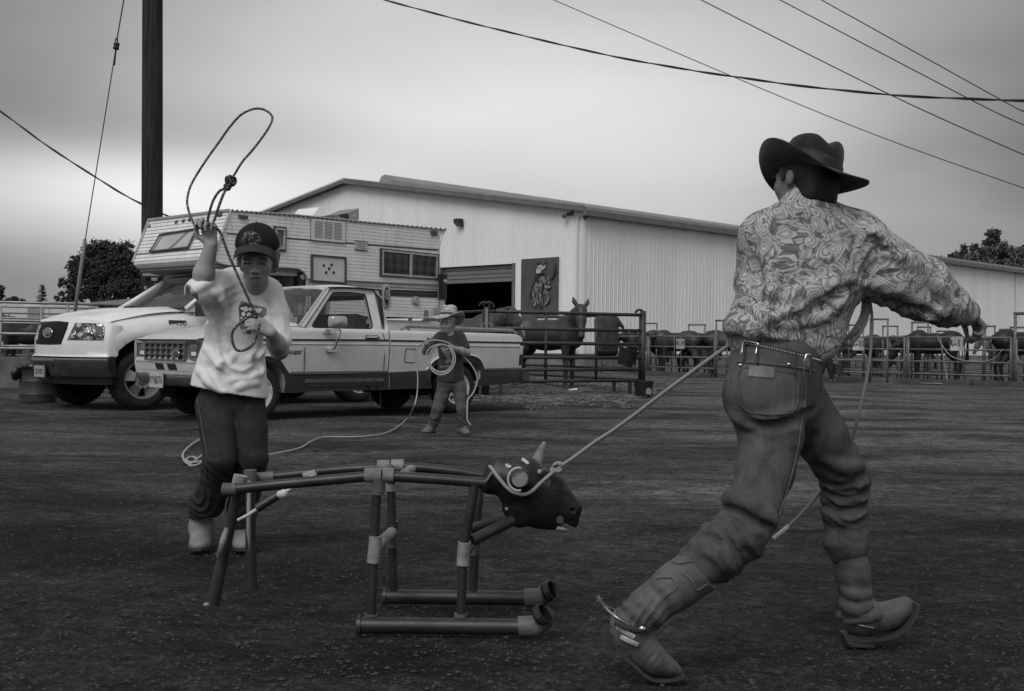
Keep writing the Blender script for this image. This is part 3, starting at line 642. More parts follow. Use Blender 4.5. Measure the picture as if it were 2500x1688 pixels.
m_paintw=mat('white_paint',.66,.4,.05,1.2,coat=.5,spec=.5); q=NT(m_paintw); dn=q.noise(4,None,5,.7); Xp,Yp,Zp=q.xyz(); q.col(q.m('MULTIPLY',q.rg(dn,.35,.75,.76,.66),q.rg(Zp,.6,1.0,.82,1.0,True)))
m_clad=mat('lower_paint',.022,.6,.35,6,coat=.05); m_seat=mat('seat_cloth',.03,.9); m_dash=mat('dash',.02,.7)
m_alloy=mat('alloy',.42,.35,.25,12,metal=.75); m_whl=mat('wheel_white',.45,.5,.3,14,metal=.1)
def wheel(par,c,r,w,face,kind,steer=0,nm='wheel'):
    Rz=Matrix.Rotation(steer,3,'Z'); ax=Rz@Vector((0,face,0)); c=Vector(c)
    b=MB(); pr=[(r*.60,-w/2+.02),(r*.66,-w/2),(r*.82,-w/2-.008),(r*.93,-w/2+.004),(r*.985,-w/2+.028),(r,-w/2+.05),(r,w/2-.05),(r*.985,w/2-.028),(r*.93,w/2-.004),(r*.82,w/2+.008),(r*.66,w/2),(r*.60,w/2-.02)]
    b.lathe(pr,c,48,ax=ax,cap=False)
    if True:                            # tread lugs round the shoulder
        x=ax.orthogonal().normalized(); y=ax.cross(x)
        for k in range(40):
            a=2*math.pi*k/40; d=x*math.cos(a)+y*math.sin(a); tt=ax.cross(d)
            for s_ in (-1,1): b.box(c+d*(r-.004)+ax*s_*(w/2-.045),(.010,.026,.075),ax=(d,tt,ax))
            b.box(c+d*(r-.002)+tt*.02,(.006,.028,.05),ax=(d,tt,ax))
    wo_=b.build(nm,m_tyre,par,local=True,auto=40)
    rr=r*.62; b=MB()
    b.lathe([(rr,w/2-.012),(rr+.012,w/2-.004),(rr+.010,w/2+.004),(rr-.008,w/2),(rr-.02,w/2-.03),(rr-.03,w/2-.09)],c,40,ax=ax,cap=False)
    x=ax.orthogonal().normalized(); x=Vector((0,0,-1)); y=ax.cross(x)
    if kind=='alloy':
        for k in range(5):
            a=2*math.pi*(k+.5)/5; d=x*math.cos(a)+y*math.sin(a); tt=ax.cross(d)
            V=[]
            for (ra,wd,dp) in ((.07,.055,.035),(.11,.05,.045),(rr-.02,.085,.0)):
                for s_ in (-1,1): V.append(c+d*ra+tt*wd*s_+ax*(w/2-.055+dp))
            for (ra,wd,dp) in ((.07,.055,.0),(.11,.05,.0),(rr-.02,.085,-.03)):
                for s_ in (-1,1): V.append(c+d*ra+tt*wd*.9*s_+ax*(w/2-.075+dp))
            b.add(V,[(0,1,3,2),(2,3,5,4),(0,2,8,6),(2,4,10,8),(1,7,9,3),(3,9,11,5)])
        b.lathe([(.085,w/2-.06),(.085,w/2-.02),(.06,w/2-.008),(.0,w/2-.005)],c,20,ax=ax,cap=False)
        b.build('rim',m_alloy,wo_,local=True,auto=35)
    else:
        b.lathe([(rr-.025,w/2-.05),(rr-.045,w/2-.045),(rr-.07,w/2-.03),(.09,w/2-.012),(.075,w/2-.02),(.06,w/2-.03),(0,w/2-.03)],c,32,ax=ax,cap=False)
        b.build('rim',m_whl,wo_,local=True,auto=35)
        b=MB()
        for k in range(8):
            a=2*math.pi*(k+.3)/8; d=x*math.cos(a)+y*math.sin(a); p=c+d*(rr-.062)+ax*(w/2-.022); b.lathe([(.0,.0),(.022,0)],p,10,ax=ax+d*.3,cap=False)
        b.build('rim_hole',m_blk,wo_,local=True)
        b=MB(); b.lathe([(.045,w/2-.03),(.045,w/2+.015),(.03,w/2+.028),(0,w/2+.03)],c,14,ax=ax,cap=False); b.build('hub_cap',m_chr,wo_,local=True,smooth=True)
    b=MB(); b.lathe([(rr-.01,-w/2+.03),(rr-.015,w/2-.085),(0,w/2-.085)],c,24,ax=ax,cap=False); b.build('wheel_back',m_under,wo_,local=True)
    return wo_
def strip(par,pts,wd,name,mm,fy,th=.004):  # thin line following the flank
    b=MB(); P=[Vector((x,fy(x,z)-th*.5,z)) for x,z in pts]
    for i in range(len(P)-1):
        d=(P[i+1]-P[i]).normalized(); n_=Vector((-d.z,0,d.x))*wd/2; a,c=P[i]-d*wd*.2,P[i+1]+d*wd*.2; o=Vector((0,-th/2,0))
        b.add([a-n_+o,c-n_+o,c+n_+o,a+n_+o,a-n_-o,c-n_-o,c+n_-o,a+n_-o],[(0,1,2,3),(0,4,5,1),(2,6,7,3),(1,5,6,2),(3,7,4,0)])
    return b.build(name,mm,par,local=True)
# ================= small cream pickup
FR=Fr(628,1028,43); W=1.58
rg_=thing('pickup_truck','older cream single-cab pickup with dark lower sides, parked between the boys','pickup truck',FR.o,FR.a)
def tum(z): return .012+max(0,(z-1.085))*.34+.03
def fn(x,z):
    f=0
    if z>.90: f+=.012*((z-.90)/.04 if z<.94 else 1)
    if z>.94: f+=.10*(z-.94)**1.0*.6
    if z>1.035: f+=1.6*(z-1.035)**1.6*2.2
    if z<.88: f+=.13*(.88-z)*(1 if z>.55 else .6)
    if x<-.4: f+=.06*(-.4-x)**1.3
    return f
topl=[FR.L(u,v) for u,v in ((484,829),(520,822.5),(560,816),(610,809),(650,804),(700,799),(735,797),(766,799.5),(850,802),(905,803.5),(951,806))]
low=[FR.L(u,v) for u,v in ((954,806.5),(1100,811),(1200,814),(1250,815.8),(1262,817),(1270,819.5),(1276,825.5),(1277.5,840),(1277.5,900),(1276.5,935),(1200,942),(1170,945))]
ra=[FR.L(u,v) for u,v in ((1177,925),(1178,905),(1170,893),(1150,886),(1118,883.5),(1086,885),(1066,893),(1056,905),(1054,925),(1058,949))]
mid=[FR.L(u,v) for u,v in ((960,951.5),(800,956),(700,960))]
fa=[FR.L(u,v) for u,v in ((702,935),(698,915),(688,899),(668,886),(632,881),(600,883),(575,893),(562,910),(554,930),(551,952))]
fr=[FR.L(u,v) for u,v in ((530,950),(492,940),(482,905),(481,886))]
cab_x=FR.L(952,806)[0]
zc=[.45,.55,.6,.7,.8,.88,.90,.94,1.0,1.035,1.05,1.065,1.08,1.09]; xc=[-.7,-.6,-.5,-.4,-.2,0,.3,.6,1.2,1.7]
V1,F1=shell(topl+[FR.L(951,950.5)]+mid[:]+fa+fr,0,W,fn,zc,xc)
mk('body',V1,F1,m_paint,rg_,local=True,auto=32)
V1,F1=shell([(x+.012,z) if i==0 else (x,z) for i,(x,z) in enumerate(low+ra+[(cab_x+.022,FR.L(954,951)[1])])],0,W,fn,[z for z in zc],[2.2,2.6,3.2,3.8,4.1])
mk('bed',V1,F1,m_paint,rg_,local=True,auto=32)
# dark lower paint with flared arches
rao=[FR.L(u,v) for u,v in ((1045,905.5),(1053,890),(1066,877),(1085,870),(1118,867.5),(1147,867.5),(1162,870.5),(1174,878),(1181,888),(1189,903.6))]
fao=[FR.L(u,v) for u,v in ((482,914),(546,913),(556,900),(572,884),(595,873),(632,868.7),(668,870.5),(686,878),(700,896),(711,912.6))]
def clad(P,name):
    fo=lambda x,z: fn(x,z)-.012
    A,B=shell(P,0,W,fo,(.45,.5,.6,.7),(.3,1.2,2.6),thick=.03); mk(name,A,B,m_clad,rg_,local=True,auto=30)
clad(fao+[FR.L(951,909.3)]+[FR.L(951,949.5)]+[(x,z+.004) for x,z in mid]+fa+[FR.L(u,v) for u,v in ((530,951),(491,941))],'lower_panel')
clad([FR.L(955.5,909.3)]+rao+[FR.L(1276.5,903),FR.L(1275.5,934),FR.L(1200,941.5),FR.L(1168,945.3)]+ra+[FR.L(955.5,950)],'lower_panel')
for P,nm in ((fao[1:],'arch_lip'),(rao,'arch_lip')):
    b=MB(); b.tube(cat([Vector((x,fn(x,z)-.014,z)) for x,z in P],3),.013,6); b.build(nm,m_paint,rg_,local=True,smooth=True)
# trim lines and gaps
sx=lambda u0,u1,v0,v1,n=8:[FR.L(u0+(u1-u0)*i/n,v0+(v1-v0)*i/n) for i in range(n+1)]
strip(rg_,sx(486,950,828.9,831),.020,'side_moulding',m_blk,fn,.016); strip(rg_,sx(956,1277,831.8,837),.020,'side_moulding',m_blk,fn,.016)
strip(rg_,sx(486,950,840.7,843.2),.008,'body_crease',m_seam,fn,.002); strip(rg_,sx(956,1269,844,848.6),.008,'body_crease',m_seam,fn,.002)
ct=mat('lower_trim',.11,.5); strip(rg_,sx(712,950,911,908.3),.028,'lower_moulding',ct,lambda x,z:fn(x,z)-.012,.012); strip(rg_,sx(1189,1276,901.8,900),.024,'lower_moulding',ct,lambda x,z:fn(x,z)-.012,.012)
dl=[FR.L(u,v) for u,v in ((744.3,799),(744.6,850),(745,911))]; strip(rg_,dl,.008,'door_gap',m_seam,fn,.004); strip(rg_,[FR.L(745,913),FR.L(745.6,925),FR.L(747,937),FR.L(747,946)],.008,'door_gap',m_seam,lambda x,z:fn(x,z)-.013,.004)
strip(rg_,[FR.L(u,v) for u,v in ((932.4,800),(937,815),(940,829),(940.5,870),(939.5,911))],.008,'door_gap',m_seam,fn,.004); strip(rg_,[FR.L(747,946),FR.L(850,944),FR.L(937,941),FR.L(939,935),FR.L(939.6,913)],.009,'door_gap',m_seam,lambda x,z:fn(x,z)-.013,.004)
strip(rg_,sx(747,938,930.5,927.5),.045,'sill_step',mat('sill_trim',.075,.55),lambda x,z:fn(x,z)-.013,.004)
b=MB(); P=[FR.L(u,v) for u,v in ((990.7,852),(1017,852.4),(1017,886),(990.7,885.4))]; Pr=rnd2(P,.03); Pc=Pr+[Pr[0]]; strip(rg_,Pc,.009,'fuel_door',m_seam,fn,.004)
# hood, cowl
b=MB(); nx_=14; ny_=16; top=[p for p in topl if p[0]<.60]
def ztop(x):
    for i in range(len(topl)-1):
        if topl[i][0]<=x<=topl[i+1][0]: t=(x-topl[i][0])/(topl[i+1][0]-topl[i][0]); return topl[i][1]*(1-t)+topl[i+1][1]*t
    return topl[0][1]
x0h,x1h=topl[0][0]-.01,.60; Vh=[]
for i in range(nx_+1):
    x=x0h+(x1h-x0h)*i/nx_
    for j in range(ny_+1):
        t=j/ny_; y=.055+(W-.11)*t; e=min(t,1-t); z=ztop(x)+.006+.045*(1-(1-min(1,e/.12))**2)*(.35+.65*min(1,(x-x0h)/.4)) -(.012 if .14<e<.19 else 0)
        if i==0: z=ztop(x)-.01
        Vh.append((x,y,z))
b.add(Vh,[(i*(ny_+1)+j,(i+1)*(ny_+1)+j,(i+1)*(ny_+1)+j+1,i*(ny_+1)+j+1) for i in range(nx_) for j in range(ny_)]); b.build('hood',m_paint,rg_,local=True,auto=35)
# front face
XF=FR.L(484,829)[0]-.012
def FP(u,v,x=XF,dx=0): y,z=FR.Fv(u,v,x); return Vector((x+dx,y,z))
yF0,zt=FR.Fv(486,829,XF); yF1,_=FR.Fv(335.5,829,XF); zb=FR.Fv(480,886,XF)[1]
b=MB(); b.box((XF+.02,(yF0+yF1)/2,(zt+zb)/2),(.02,yF1-yF0-.03,zt-zb-.04)); b.build('grille_back',m_blk,rg_,local=True)
fr_o=[(yF0-.01,zb),(yF1,zb),(yF1+.01,zt),(yF0-.02,zt)]; fr_i=[(yF0+.03,zb+.045),(yF1-.035,zb+.045),(yF1-.03,zt-.05),(yF0+.02,zt-.05)]
b=MB(); o_,i_=match(fr_o,fr_i); A=[Vector((XF-.03,y,z)) for y,z in o_]; B=[Vector((XF-.02,y,z)) for y,z in i_]; b.ring(A,B); b.ring([p+Vector((.06,0,0)) for p in A],A); b.ring(B,[p+Vector((.04,0,0)) for p in B]); b.build('grille_surround',m_chr,rg_,local=True)
g0=FR.Fv(457.4,858,XF)[0]; g1=FR.Fv(360.5,858,XF)[0]; gz0=FR.Fv(408,879,XF)[1]; gz1=FR.Fv(408,837,XF)[1]
m_gr=mat('grille_grey',.12,.45,.2,8,metal=.3); b=MB()
for k in range(8): y=g0+(g1-g0)*k/7; b.box((XF-.012,y,(gz0+gz1)/2),(.055,.013 if 0<k<7 else .022,gz1-gz0))
for k in range(4): z=gz0+(gz1-gz0)*k/3; b.box((XF-.014,(g0+g1)/2,z),(.055,g1-g0,.013 if 0<k<3 else .02))
b.build('grille',m_gr,rg_,local=True)
m_hlens=mat('headlamp_glass',.30,.12,.5,9,metal=.85)
for u0,u1 in ((466,487),(342,359)):
    a,bb=FR.Fv(u0,858,XF)[0],FR.Fv(u1,858,XF)[0]; y0_,y1_=min(a,bb),max(a,bb); z0_,z1_=FR.Fv(480,876,XF)[1],FR.Fv(480,841,XF)[1]
    b=MB(); o_=[(y0_-.03,z0_-.02),(y1_+.02,z0_-.02),(y1_+.02,z1_+.02),(y0_-.03,z1_+.02)]; i_=rnd2([(y0_,z0_),(y1_,z0_),(y1_,z1_),(y0_,z1_)],.025,3); o2,i2=match(o_,i_)
    b.ring([Vector((XF-.02,y,z)) for y,z in o2],[Vector((XF,y,z)) for y,z in i2]); hb=b.build('headlight',m_gr,rg_,local=True)
    b=MB(); b.poly([Vector((XF-.004,y,z)) for y,z in i_],Vector((.02,0,0))); b.build('lens',m_hlens,hb,local=True)
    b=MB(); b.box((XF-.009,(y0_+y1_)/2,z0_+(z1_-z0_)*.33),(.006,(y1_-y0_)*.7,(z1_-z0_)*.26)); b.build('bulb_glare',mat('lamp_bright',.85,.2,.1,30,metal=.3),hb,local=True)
b=MB(); p=FP(439.5,864.5,XF,-.05); b.lathe([(.0,.012),(.05,.010),(.062,.0)],(0,0,0),20,ax=(-1,0,0)); b.v=[(p.x+x,p.y+y*1.35,p.z+z*.72) for x,y,z in b.v]; em=b.build('badge',mat('badge_dark',.05,.3),rg_,local=True,smooth=True)
b=MB(); P=[Vector((p.x-.004,p.y+.085*math.cos(t*math.pi/12),p.z+.045*math.sin(t*math.pi/12))) for t in range(24)]; b.tube(P,.006,6,closed=True); b.build('badge_rim',m_chr,em,local=True,smooth=True)
text('Ford','badge_script',m_chr,em,(p.x-.016,p.y,p.z),(0,-1,0),(0,0,1),.055,.001,1.2,local=True)
# valance, bumper, plate
b=MB(); z1_=zb; z0_=FR.Fv(440,906,XF)[1]-.02
b.add([(XF-.02,yF0,z1_),(XF-.02,yF1,z1_),(XF-.0,yF1-.03,z0_),(XF-.0,yF0+.03,z0_),(XF+.05,yF0,z1_),(XF+.05,yF1,z1_),(XF+.06,yF1-.03,z0_),(XF+.06,yF0+.03,z0_)],[(0,1,2,3),(0,3,7,4),(1,5,6,2),(4,5,1,0)]); b.build('valance',m_paint,rg_,local=True)
b=MB()
for u0,u1 in ((382,403),(411,434)):
    ya,yb=FR.Fv(u1,898,XF)[0],FR.Fv(u0,898,XF)[0]; b.add([(XF-.024,ya+.02,z1_-.02),(XF-.024,yb,z1_-.02),(XF-.012,yb-.03,z0_+.03),(XF-.012,ya-.01,z0_+.03)],[(0,1,2,3)])
b.build('valance_slot',m_blk,rg_,local=True)
XB=XF-.15; zt_=FR.Fv(455,907,XB)[1]; zb_=FR.Fv(455,944,XB)[1]; yb0=FR.Fv(497,925,XB)[0]-.02; yb1=FR.Fv(319,925,XB)[0]
path=[(XB+.26,yb0-.02),(XB+.10,yb0),(XB+.02,yb0+.10),(XB,yb0+.25),(XB-.015,(yb0+yb1)/2),(XB,yb1-.25),(XB+.02,yb1-.10),(XB+.09,yb1)]
sec=[(.03,zt_),(.0,zt_-.006),(-.012,zt_-.03),(-.010,zt_-.05),(.006,zt_-.056),(.004,zt_-.070),(.018,(zt_+zb_)/2-.02),(.045,zb_+.02),(.07,zb_)]
V=[];n_=len(sec)
for i,(x,y) in enumerate(path):
    ox=1 if 1<i<7 else .4
    for dx,z in sec: V.append((x+dx*ox,y+(dx if i<=1 else -dx if i>=7 else 0),z))
b=MB(); b.add(V,[(i*n_+j,(i+1)*n_+j,(i+1)*n_+j+1,i*n_+j+1) for i in range(len(path)-1) for j in range(n_-1)]); b.build('front_bumper',mat('bumper_chrome',.42,.32,.3,6,metal=.9),rg_,local=True,auto=40)
pl=FR.Fv(382,927,XB-.03); pw=.305; ph=.155; m_plate=mat('plate_white',.42,.5,.2,20); m_ink=mat('plate_ink',.03,.6)
sc_=(FR.Fv(365,927,XB-.03)[0]-FR.Fv(398.6,927,XB-.03)[0])/pw
b=MB(); b.box((XB-.035,pl[0],pl[1]),(.006,pw*sc_,ph*1.15)); pp=b.build('number_plate',m_plate,rg_,local=True)
text('RYV','plate_letters',m_ink,pp,(XB-.039,pl[0]+pw*sc_*.27,pl[1]-.005),(0,-1,0),(0,0,1),.12,.001,.72,local=True)
text('076','plate_letters',m_ink,pp,(XB-.039,pl[0]-pw*sc_*.27,pl[1]-.005),(0,-1,0),(0,0,1),.12,.001,.72,local=True)
b=MB(); b.add([(XB-.0395,pl[0]-.03,pl[1]-.05),(XB-.0395,pl[0]+.03,pl[1]-.05),(XB-.0395,pl[0],pl[1]+.06)],[(0,1,2)]); b.build('plate_tree',mat('plate_tree',.12,.7),pp,local=True)
# cab upper
def TL(u,v): return FR.Lt(u,v,tum)
def both(name,P2,mm,th=.045,parent=rg_,smooth=None,mirror=True):
    b=MB(); 
    for s_ in ((0,1) if mirror else (0,)):
        P=[Vector((x,tum(z) if s_==0 else W-tum(z),z)) for x,z in P2]; b.poly(P,Vector((0,th if s_==0 else -th,0)))
        b.build(name,mm,parent,local=True,auto=smooth); b=MB()
outer=[TL(*p) for p in ((745,800),(748,795),(809,704),(907,708),(913,710),(925,764),(932.6,799.5))]; outer[0]=(outer[0][0],topl[6][1]-.03); outer[-1]=(outer[-1][0],topl[6][1]-.03)
inner=rnd2([TL(*p) for p in ((760,800),(815,712),(892,715.5),(912,803.5))],.07,5)
o_,i_=match(outer,inner)
for s_ in (0,1):
    f_=(lambda z:tum(z)) if s_==0 else (lambda z:W-tum(z)); k=1 if s_==0 else -1
    b=MB(); A=[Vector((x,f_(z),z)) for x,z in o_]; B=[Vector((x,f_(z)+.012*k,z)) for x,z in i_]; b.ring(A,B); b.ring(B,[p+Vector((0,.05*k,0)) for p in B]); b.ring([p+Vector((0,.05*k,0)) for p in B],[p+Vector((0,.05*k,0)) for p in A])
    dfm=b.build('door_frame',m_paint,rg_,local=True)
    b=MB(); P=[Vector((x,f_(z)+.014*k,z)) for x,z in i_]; b.tube(P,.011,5,closed=True); b.build('window_seal',m_blk,dfm,local=True)
    b=MB(); b.add([Vector((x,f_(z)+.035*k,z)) for x,z in i_],[tuple(range(len(i_)))]); b.build('side_window',glassm('side_glass',.03,.30),rg_,local=True)
both('a_pillar',[TL(*p) for p in ((731,797),(744,799.5),(747,795),(808,704),(806,702),(798,702.5))],m_paint,.05)
both('cab_corner',[TL(*p) for p in ((913.5,710),(909,706.5),(918,706),(924,713),(937,752),(947,798),(950,807),(941,831),(933.5,800),(925.5,764))],m_paint,.12)
strip(rg_,[TL(*p) for p in ((744.6,799),(747.5,794),(808.5,703.5),(860,705),(909,707.5),(913.4,711),(925.3,764),(932.6,800))],.009,'door_gap',m_seam,lambda x,z:tum(z),.006)
# roof
rx=[TL(*p) for p in ((799,700),(830,698),(871,700),(906,703),(919,707.5))]; xa,xb=TL(797,703)[0]-.02,TL(921,709)[0]
V=[];nxr,nyr=12,14
for i in range(nxr+1):
    t=i/nxr; x=xa+(xb-xa)*t
    for j in range(nyr+1):
        s_=j/nyr; e=min(s_,1-s_); zr=1.575+.058*math.sin(math.pi*min(1,t*.9+.12))**.6; zz=zr-.055*(1-min(1,e/.14))**2.2-.05*max(0,(t-.88)/.12)**2
        y0_=tum(1.56)-.004; V.append((x-.10*(1-4*(s_-.5)**2)*(1-t),y0_+(W-2*y0_)*s_,zz))
b=MB(); b.add(V,[(i*(nyr+1)+j,(i+1)*(nyr+1)+j,(i+1)*(nyr+1)+j+1,i*(nyr+1)+j+1) for i in range(nxr) for j in range(nyr)])
b.add([(x,y,z-.035) for x,y,z in V],[(i*(nyr+1)+j+1,(i+1)*(nyr+1)+j+1,(i+1)*(nyr+1)+j,i*(nyr+1)+j) for i in range(nxr) for j in range(nyr)])
nn_=(nyr+1)*(nxr+1); o0=len(b.v)-nn_; b.f+=[(j,j+1,nn_+j+1,nn_+j) for j in range(nyr)]+[(nxr*(nyr+1)+j+1,nxr*(nyr+1)+j,nn_+nxr*(nyr+1)+j,nn_+nxr*(nyr+1)+j+1) for j in range(nyr)]
b.f+=[(i*(nyr+1),nn_+i*(nyr+1),nn_+(i+1)*(nyr+1),(i+1)*(nyr+1)) for i in range(nxr)]
b.build('roof',m_paint,rg_,local=True,auto=40)
strip(rg_,[TL(*p) for p in ((800,702.6),(830,702),(871,704),(906,707),(918,708.5))],.016,'drip_rail',m_blk,lambda x,z:tum(z)-.012,.03)
# windscreen
wb=TL(731,796); wt=TL(797,704); V=[];n_=10
for i,(x,z) in enumerate((wb,wt)):
    for j in range(n_+1):
        s_=j/n_; cv=4*(s_-.5)**2; y0_=tum(z)+.01; V.append((x-.12*(1-cv),y0_+(W-2*y0_)*s_,z))
b=MB(); b.add(V,[(j,j+1,n_+2+j,n_+1+j) for j in range(n_)]); b.build('windscreen',glassm('screen_glass',.04,.55),rg_,local=True,smooth=True)
b=MB(); b.tube([Vector(V[j]) for j in range(n_+1)],.016,5); b.tube([Vector(V[n_+1+j]) for j in range(n_+1)],.014,5); b.tube([Vector(V[0]),Vector(V[n_+1])],.017,5); b.tube([Vector(V[n_]),Vector(V[-1])],.017,5); b.build('windscreen_trim',m_chr,rg_,local=True)
# cab back and interior
xk=FR.L(949,806)[0]; xk1=xb-.02
def backq(z): return xk+(xk1-xk)*(z-1.08)/(1.55-1.08)
b=MB()
for z0_,z1_ in ((.6,1.16),(1.46,1.56)):
    b.add([(backq(z0_)-.02,.05,z0_),(backq(z0_)-.02,W-.05,z0_),(backq(z1_)-.02,W-tum(z1_),z1_),(backq(z1_)-.02,tum(z1_),z1_)],[(0,1,2,3)])
for y0_,y1_ in ((.06,.20),(W-.20,W-.06)): b.add([(backq(1.16)-.02,y0_,1.16),(backq(1.16)-.02,y1_,1.16),(backq(1.46)-.02,y1_,1.46),(backq(1.46)-.02,y0_,1.46)],[(0,1,2,3)])
b.build('cab_back',m_dash,rg_,local=True)
b=MB(); b.box((1.25,W/2,.86),(.5,W-.3,.24)); b.box((1.50,W/2,1.05),(.16,W-.25,.42),Rm=Matrix.Rotation(R(14),3,'Y')); b.build('bench_seat',m_seat,rg_,local=True,auto=30)
b=MB(); b.box((.58,W/2,1.00),(.30,W-.2,.16)); b.build('dashboard',m_dash,rg_,local=True)
b=MB(); c=Vector((.86,.42,1.07)); P=[c+Matrix.Rotation(R(-62),3,'Y')@Vector((.19*math.cos(k*math.pi/10),.19*math.sin(k*math.pi/10),0)) for k in range(20)]; b.tube(P,.012,6,closed=True); b.bar(c,(.6,.42,.92),.04,.04); b.build('steering_wheel',m_blk,rg_,local=True)
b=MB(); b.bar((1.60,W-.30,1.12),(1.54,W-.36,1.50),.04,.05); b.box((1.53,W-.32,1.33),(.10,.04,.04)); b.build('gun_rack',m_blk,rg_,local=True)
b=MB(); b.box((.98,W-.42,1.27),(.17,.02,.30),Rm=Matrix.Rotation(R(-6),3,'Y')); b.build('door_notice',m_dash,rg_,local=True)
# mirror, handles, tail lamp, rear bumper
def L3(u,v,y): x,z=FR.L(u,v,y); return Vector((x,y,z))
y_=-.17; c=L3(825,786.5,y_); b=MB(); cs=[]
hw=(FR.L(846.8,786,y_)[0]-FR.L(803.4,786,y_)[0])/2*.90; hh=(FR.L(825,771.8,y_)[1]-FR.L(825,801.3,y_)[1])/2
pr=rnd2([(-hw,-hh),(hw,-hh),(hw,hh),(-hw,hh)],.045,4)
mr=thing  # (mirror is a part of the truck)
V=[];m_=len(pr)
for (s_,dy) in ((.80,-.055),(.96,-.04),(1.0,-.0),(1.0,.04)): V+=[(c.x+x*s_,c.y+dy,c.z+z*s_) for x,z in pr]
b.add(V,[(k*m_+i,k*m_+(i+1)%m_,(k+1)*m_+(i+1)%m_,(k+1)*m_+i) for k in range(3) for i in range(m_)]+[tuple(range(m_-1,-1,-1)),tuple(3*m_+i for i in range(m_))]); mo=b.build('wing_mirror',mat('mirror_shell',.42,.25,.1,9,metal=.6),rg_,local=True,auto=50)
b=MB(); b.tube(cat([L3(803,808,-.03),L3(815,806,-.13),L3(829,805,-.17),L3(830,812,-.17),L3(824,830,-.15),L3(818,848,-.08),L3(811,854,-.0)],5),.013,6,sq=1.2); b.box(L3(809,855.5,-.02),(.13,.05,.04)); b.box(L3(805,809,-.02),(.16,.05,.045)); b.tube([L3(826,804,-.17),L3(826,798,-.17)],.012,6); b.build('mirror_bracket',m_chr,mo,local=True,auto=40)
b=MB(); b.box(L3(908,824.3,-.005),(.165,.035,.058)); hd_=b.build('door_handle',m_blk,rg_,local=True); b=MB(); b.box(L3(908,822.5,-.02),(.15,.03,.028)); b.build('handle_bar',m_chr,hd_,local=True)
b=MB(); b.lathe([(.016,0),(.016,.012),(.0,.014)],L3(924.7,823,.015),12,ax=(0,-1,0)); b.build('door_lock',m_chr,rg_,local=True)
b=MB(); P=[FR.L(*p) for p in ((1269.9,838.5),(1278.5,838.5),(1278.5,892.7),(1269.9,892))]; b.add([(P[0][0],-.004,P[0][1]),(P[1][0]+.008,-.004,P[1][1]),(P[2][0]+.008,.03,P[2][1]),(P[3][0],.03,P[3][1]),(P[1][0]+.008,.14,P[1][1]),(P[2][0]+.008,.14,P[2][1])],[(3,2,1,0),(1,2,5,4)]); b.build('tail_light',mat('tail_lens',.035,.25,.2,8,coat=.4),rg_,local=True)
b=MB(); x4=FR.L(1277,920)[0]; b.box((x4+.05,W/2,.47),(.12,W+.02,.13)); b.build('rear_bumper',mat('rear_bump',.06,.45,.3,7,metal=.4),rg_,local=True)
b=MB(); b.tube([L3(979.9,805,.10),L3(989.8,797,.10),L3(1120,802.3,.10),L3(1251.6,807.3,.10),L3(1261.6,815.6,.10)],.022,8); b.tube([L3(989.8,797,.10),L3(1000,806.5,.10)],.018,6); b.build('bed_rail',mat('rail_steel',.25,.4,.2,8,metal=.5),rg_,local=True)
text('Ranger','side_badge',m_blk,rg_,L3(716,858.5,fn(.4,.77)-.004),(1,0,0),(0,0,1),.075,.002,1.2,local=True)
b=MB(); a=L3(700,866,fn(.4,.72)-.003); c=L3(718,866.5,fn(.4,.72)-.003); b.bar(a,c,.004,.012); a=L3(699,863,fn(.4,.74)-.003); c=L3(734,864,fn(.4,.74)-.003); b.bar(a,c,.004,.008); b.build('badge_bar',m_blk,rg_,local=True)
b=MB(); P=[L3(892,940,.03),L3(900,948,.03),L3(902,960,.03),L3(902,980,.03),L3(908,992,.03),L3(920,997.5,.03),L3(926,992,.03),L3(928,976,.03),L3(925,955,.03),L3(920,940,.03)]; P=cat(P,4)
V=[];
for p in P: V+=[p+Vector((-.0,-.02,0)),p+Vector((.022,.02,.0))]
b.add(V,[(2*i,2*i+1,2*i+3,2*i+2) for i in range(len(P)-1)]); b.add([v+Vector((0,.0,.003)) for v in V],[(2*i+2,2*i+3,2*i+1,2*i) for i in range(len(P)-1)]); b.build('seat_belt',mat('belt_web',.10,.8,.1,9),rg_,local=True)
# floor, underside and wheels
b=MB(); b.box((.2,W/2,.62),(1.5,W-.5,.3)); b.box((2.0,W/2,.42),(3.6,.9,.14)); b.box((1.4,W/2,.56),(1.6,W-.12,.3)); b.box((3.0,W/2,.75),(1.5,W-.55,.3)); b.box((3.95,W/2,.6),(.3,W-.15,.3)); b.lathe([(.1,-.3),(.16,-.25),(.16,.25),(.1,.3)],(2.3,.5,.36),10,ax=(1,0,0)); b.build('chassis',m_under,rg_,local=True)
b=MB(); 
for xx in (0,3.03): b.cyl((xx,.15,.31),(xx,W-.15,.31),.05); b.ell((xx,W*.55,.31),(.13,.13,.13))
b.build('axle',m_under,rg_,local=True)
def well(x,par=rg_,W=W,y=.05,r=.45,zc=.33):
    b=MB(); P=[Vector((x+r*math.cos(a),0,zc+r*math.sin(a))) for a in [math.pi*k/14 for k in range(-1,16)]]
    for s_ in (0,1):
        y0_,y1_=(y,.45) if s_==0 else (W-y,W-.45); A=[Vector((p.x,y0_,p.z)) for p in P]; B=[Vector((p.x,y1_,p.z)) for p in P]; n=len(P); b.add(A+B,[(i,i+1,i+1+n,i+n) for i in range(n-1)]+[tuple(range(n,2*n))])
    b.build('wheel_well',m_under,par,local=True)
well(0,r=.44); well(3.0,r=.44)
xr=FR.L(1118,1000)[0]
wheel(rg_,(0.0,.12,.325),.325,.20,-1,'steel'); wheel(rg_,(xr,.12,.325),.325,.20,-1,'steel'); wheel(rg_,(0,W-.12,.325),.325,.20,1,'steel'); wheel(rg_,(xr,W-.12,.325),.325,.20,1,'steel')
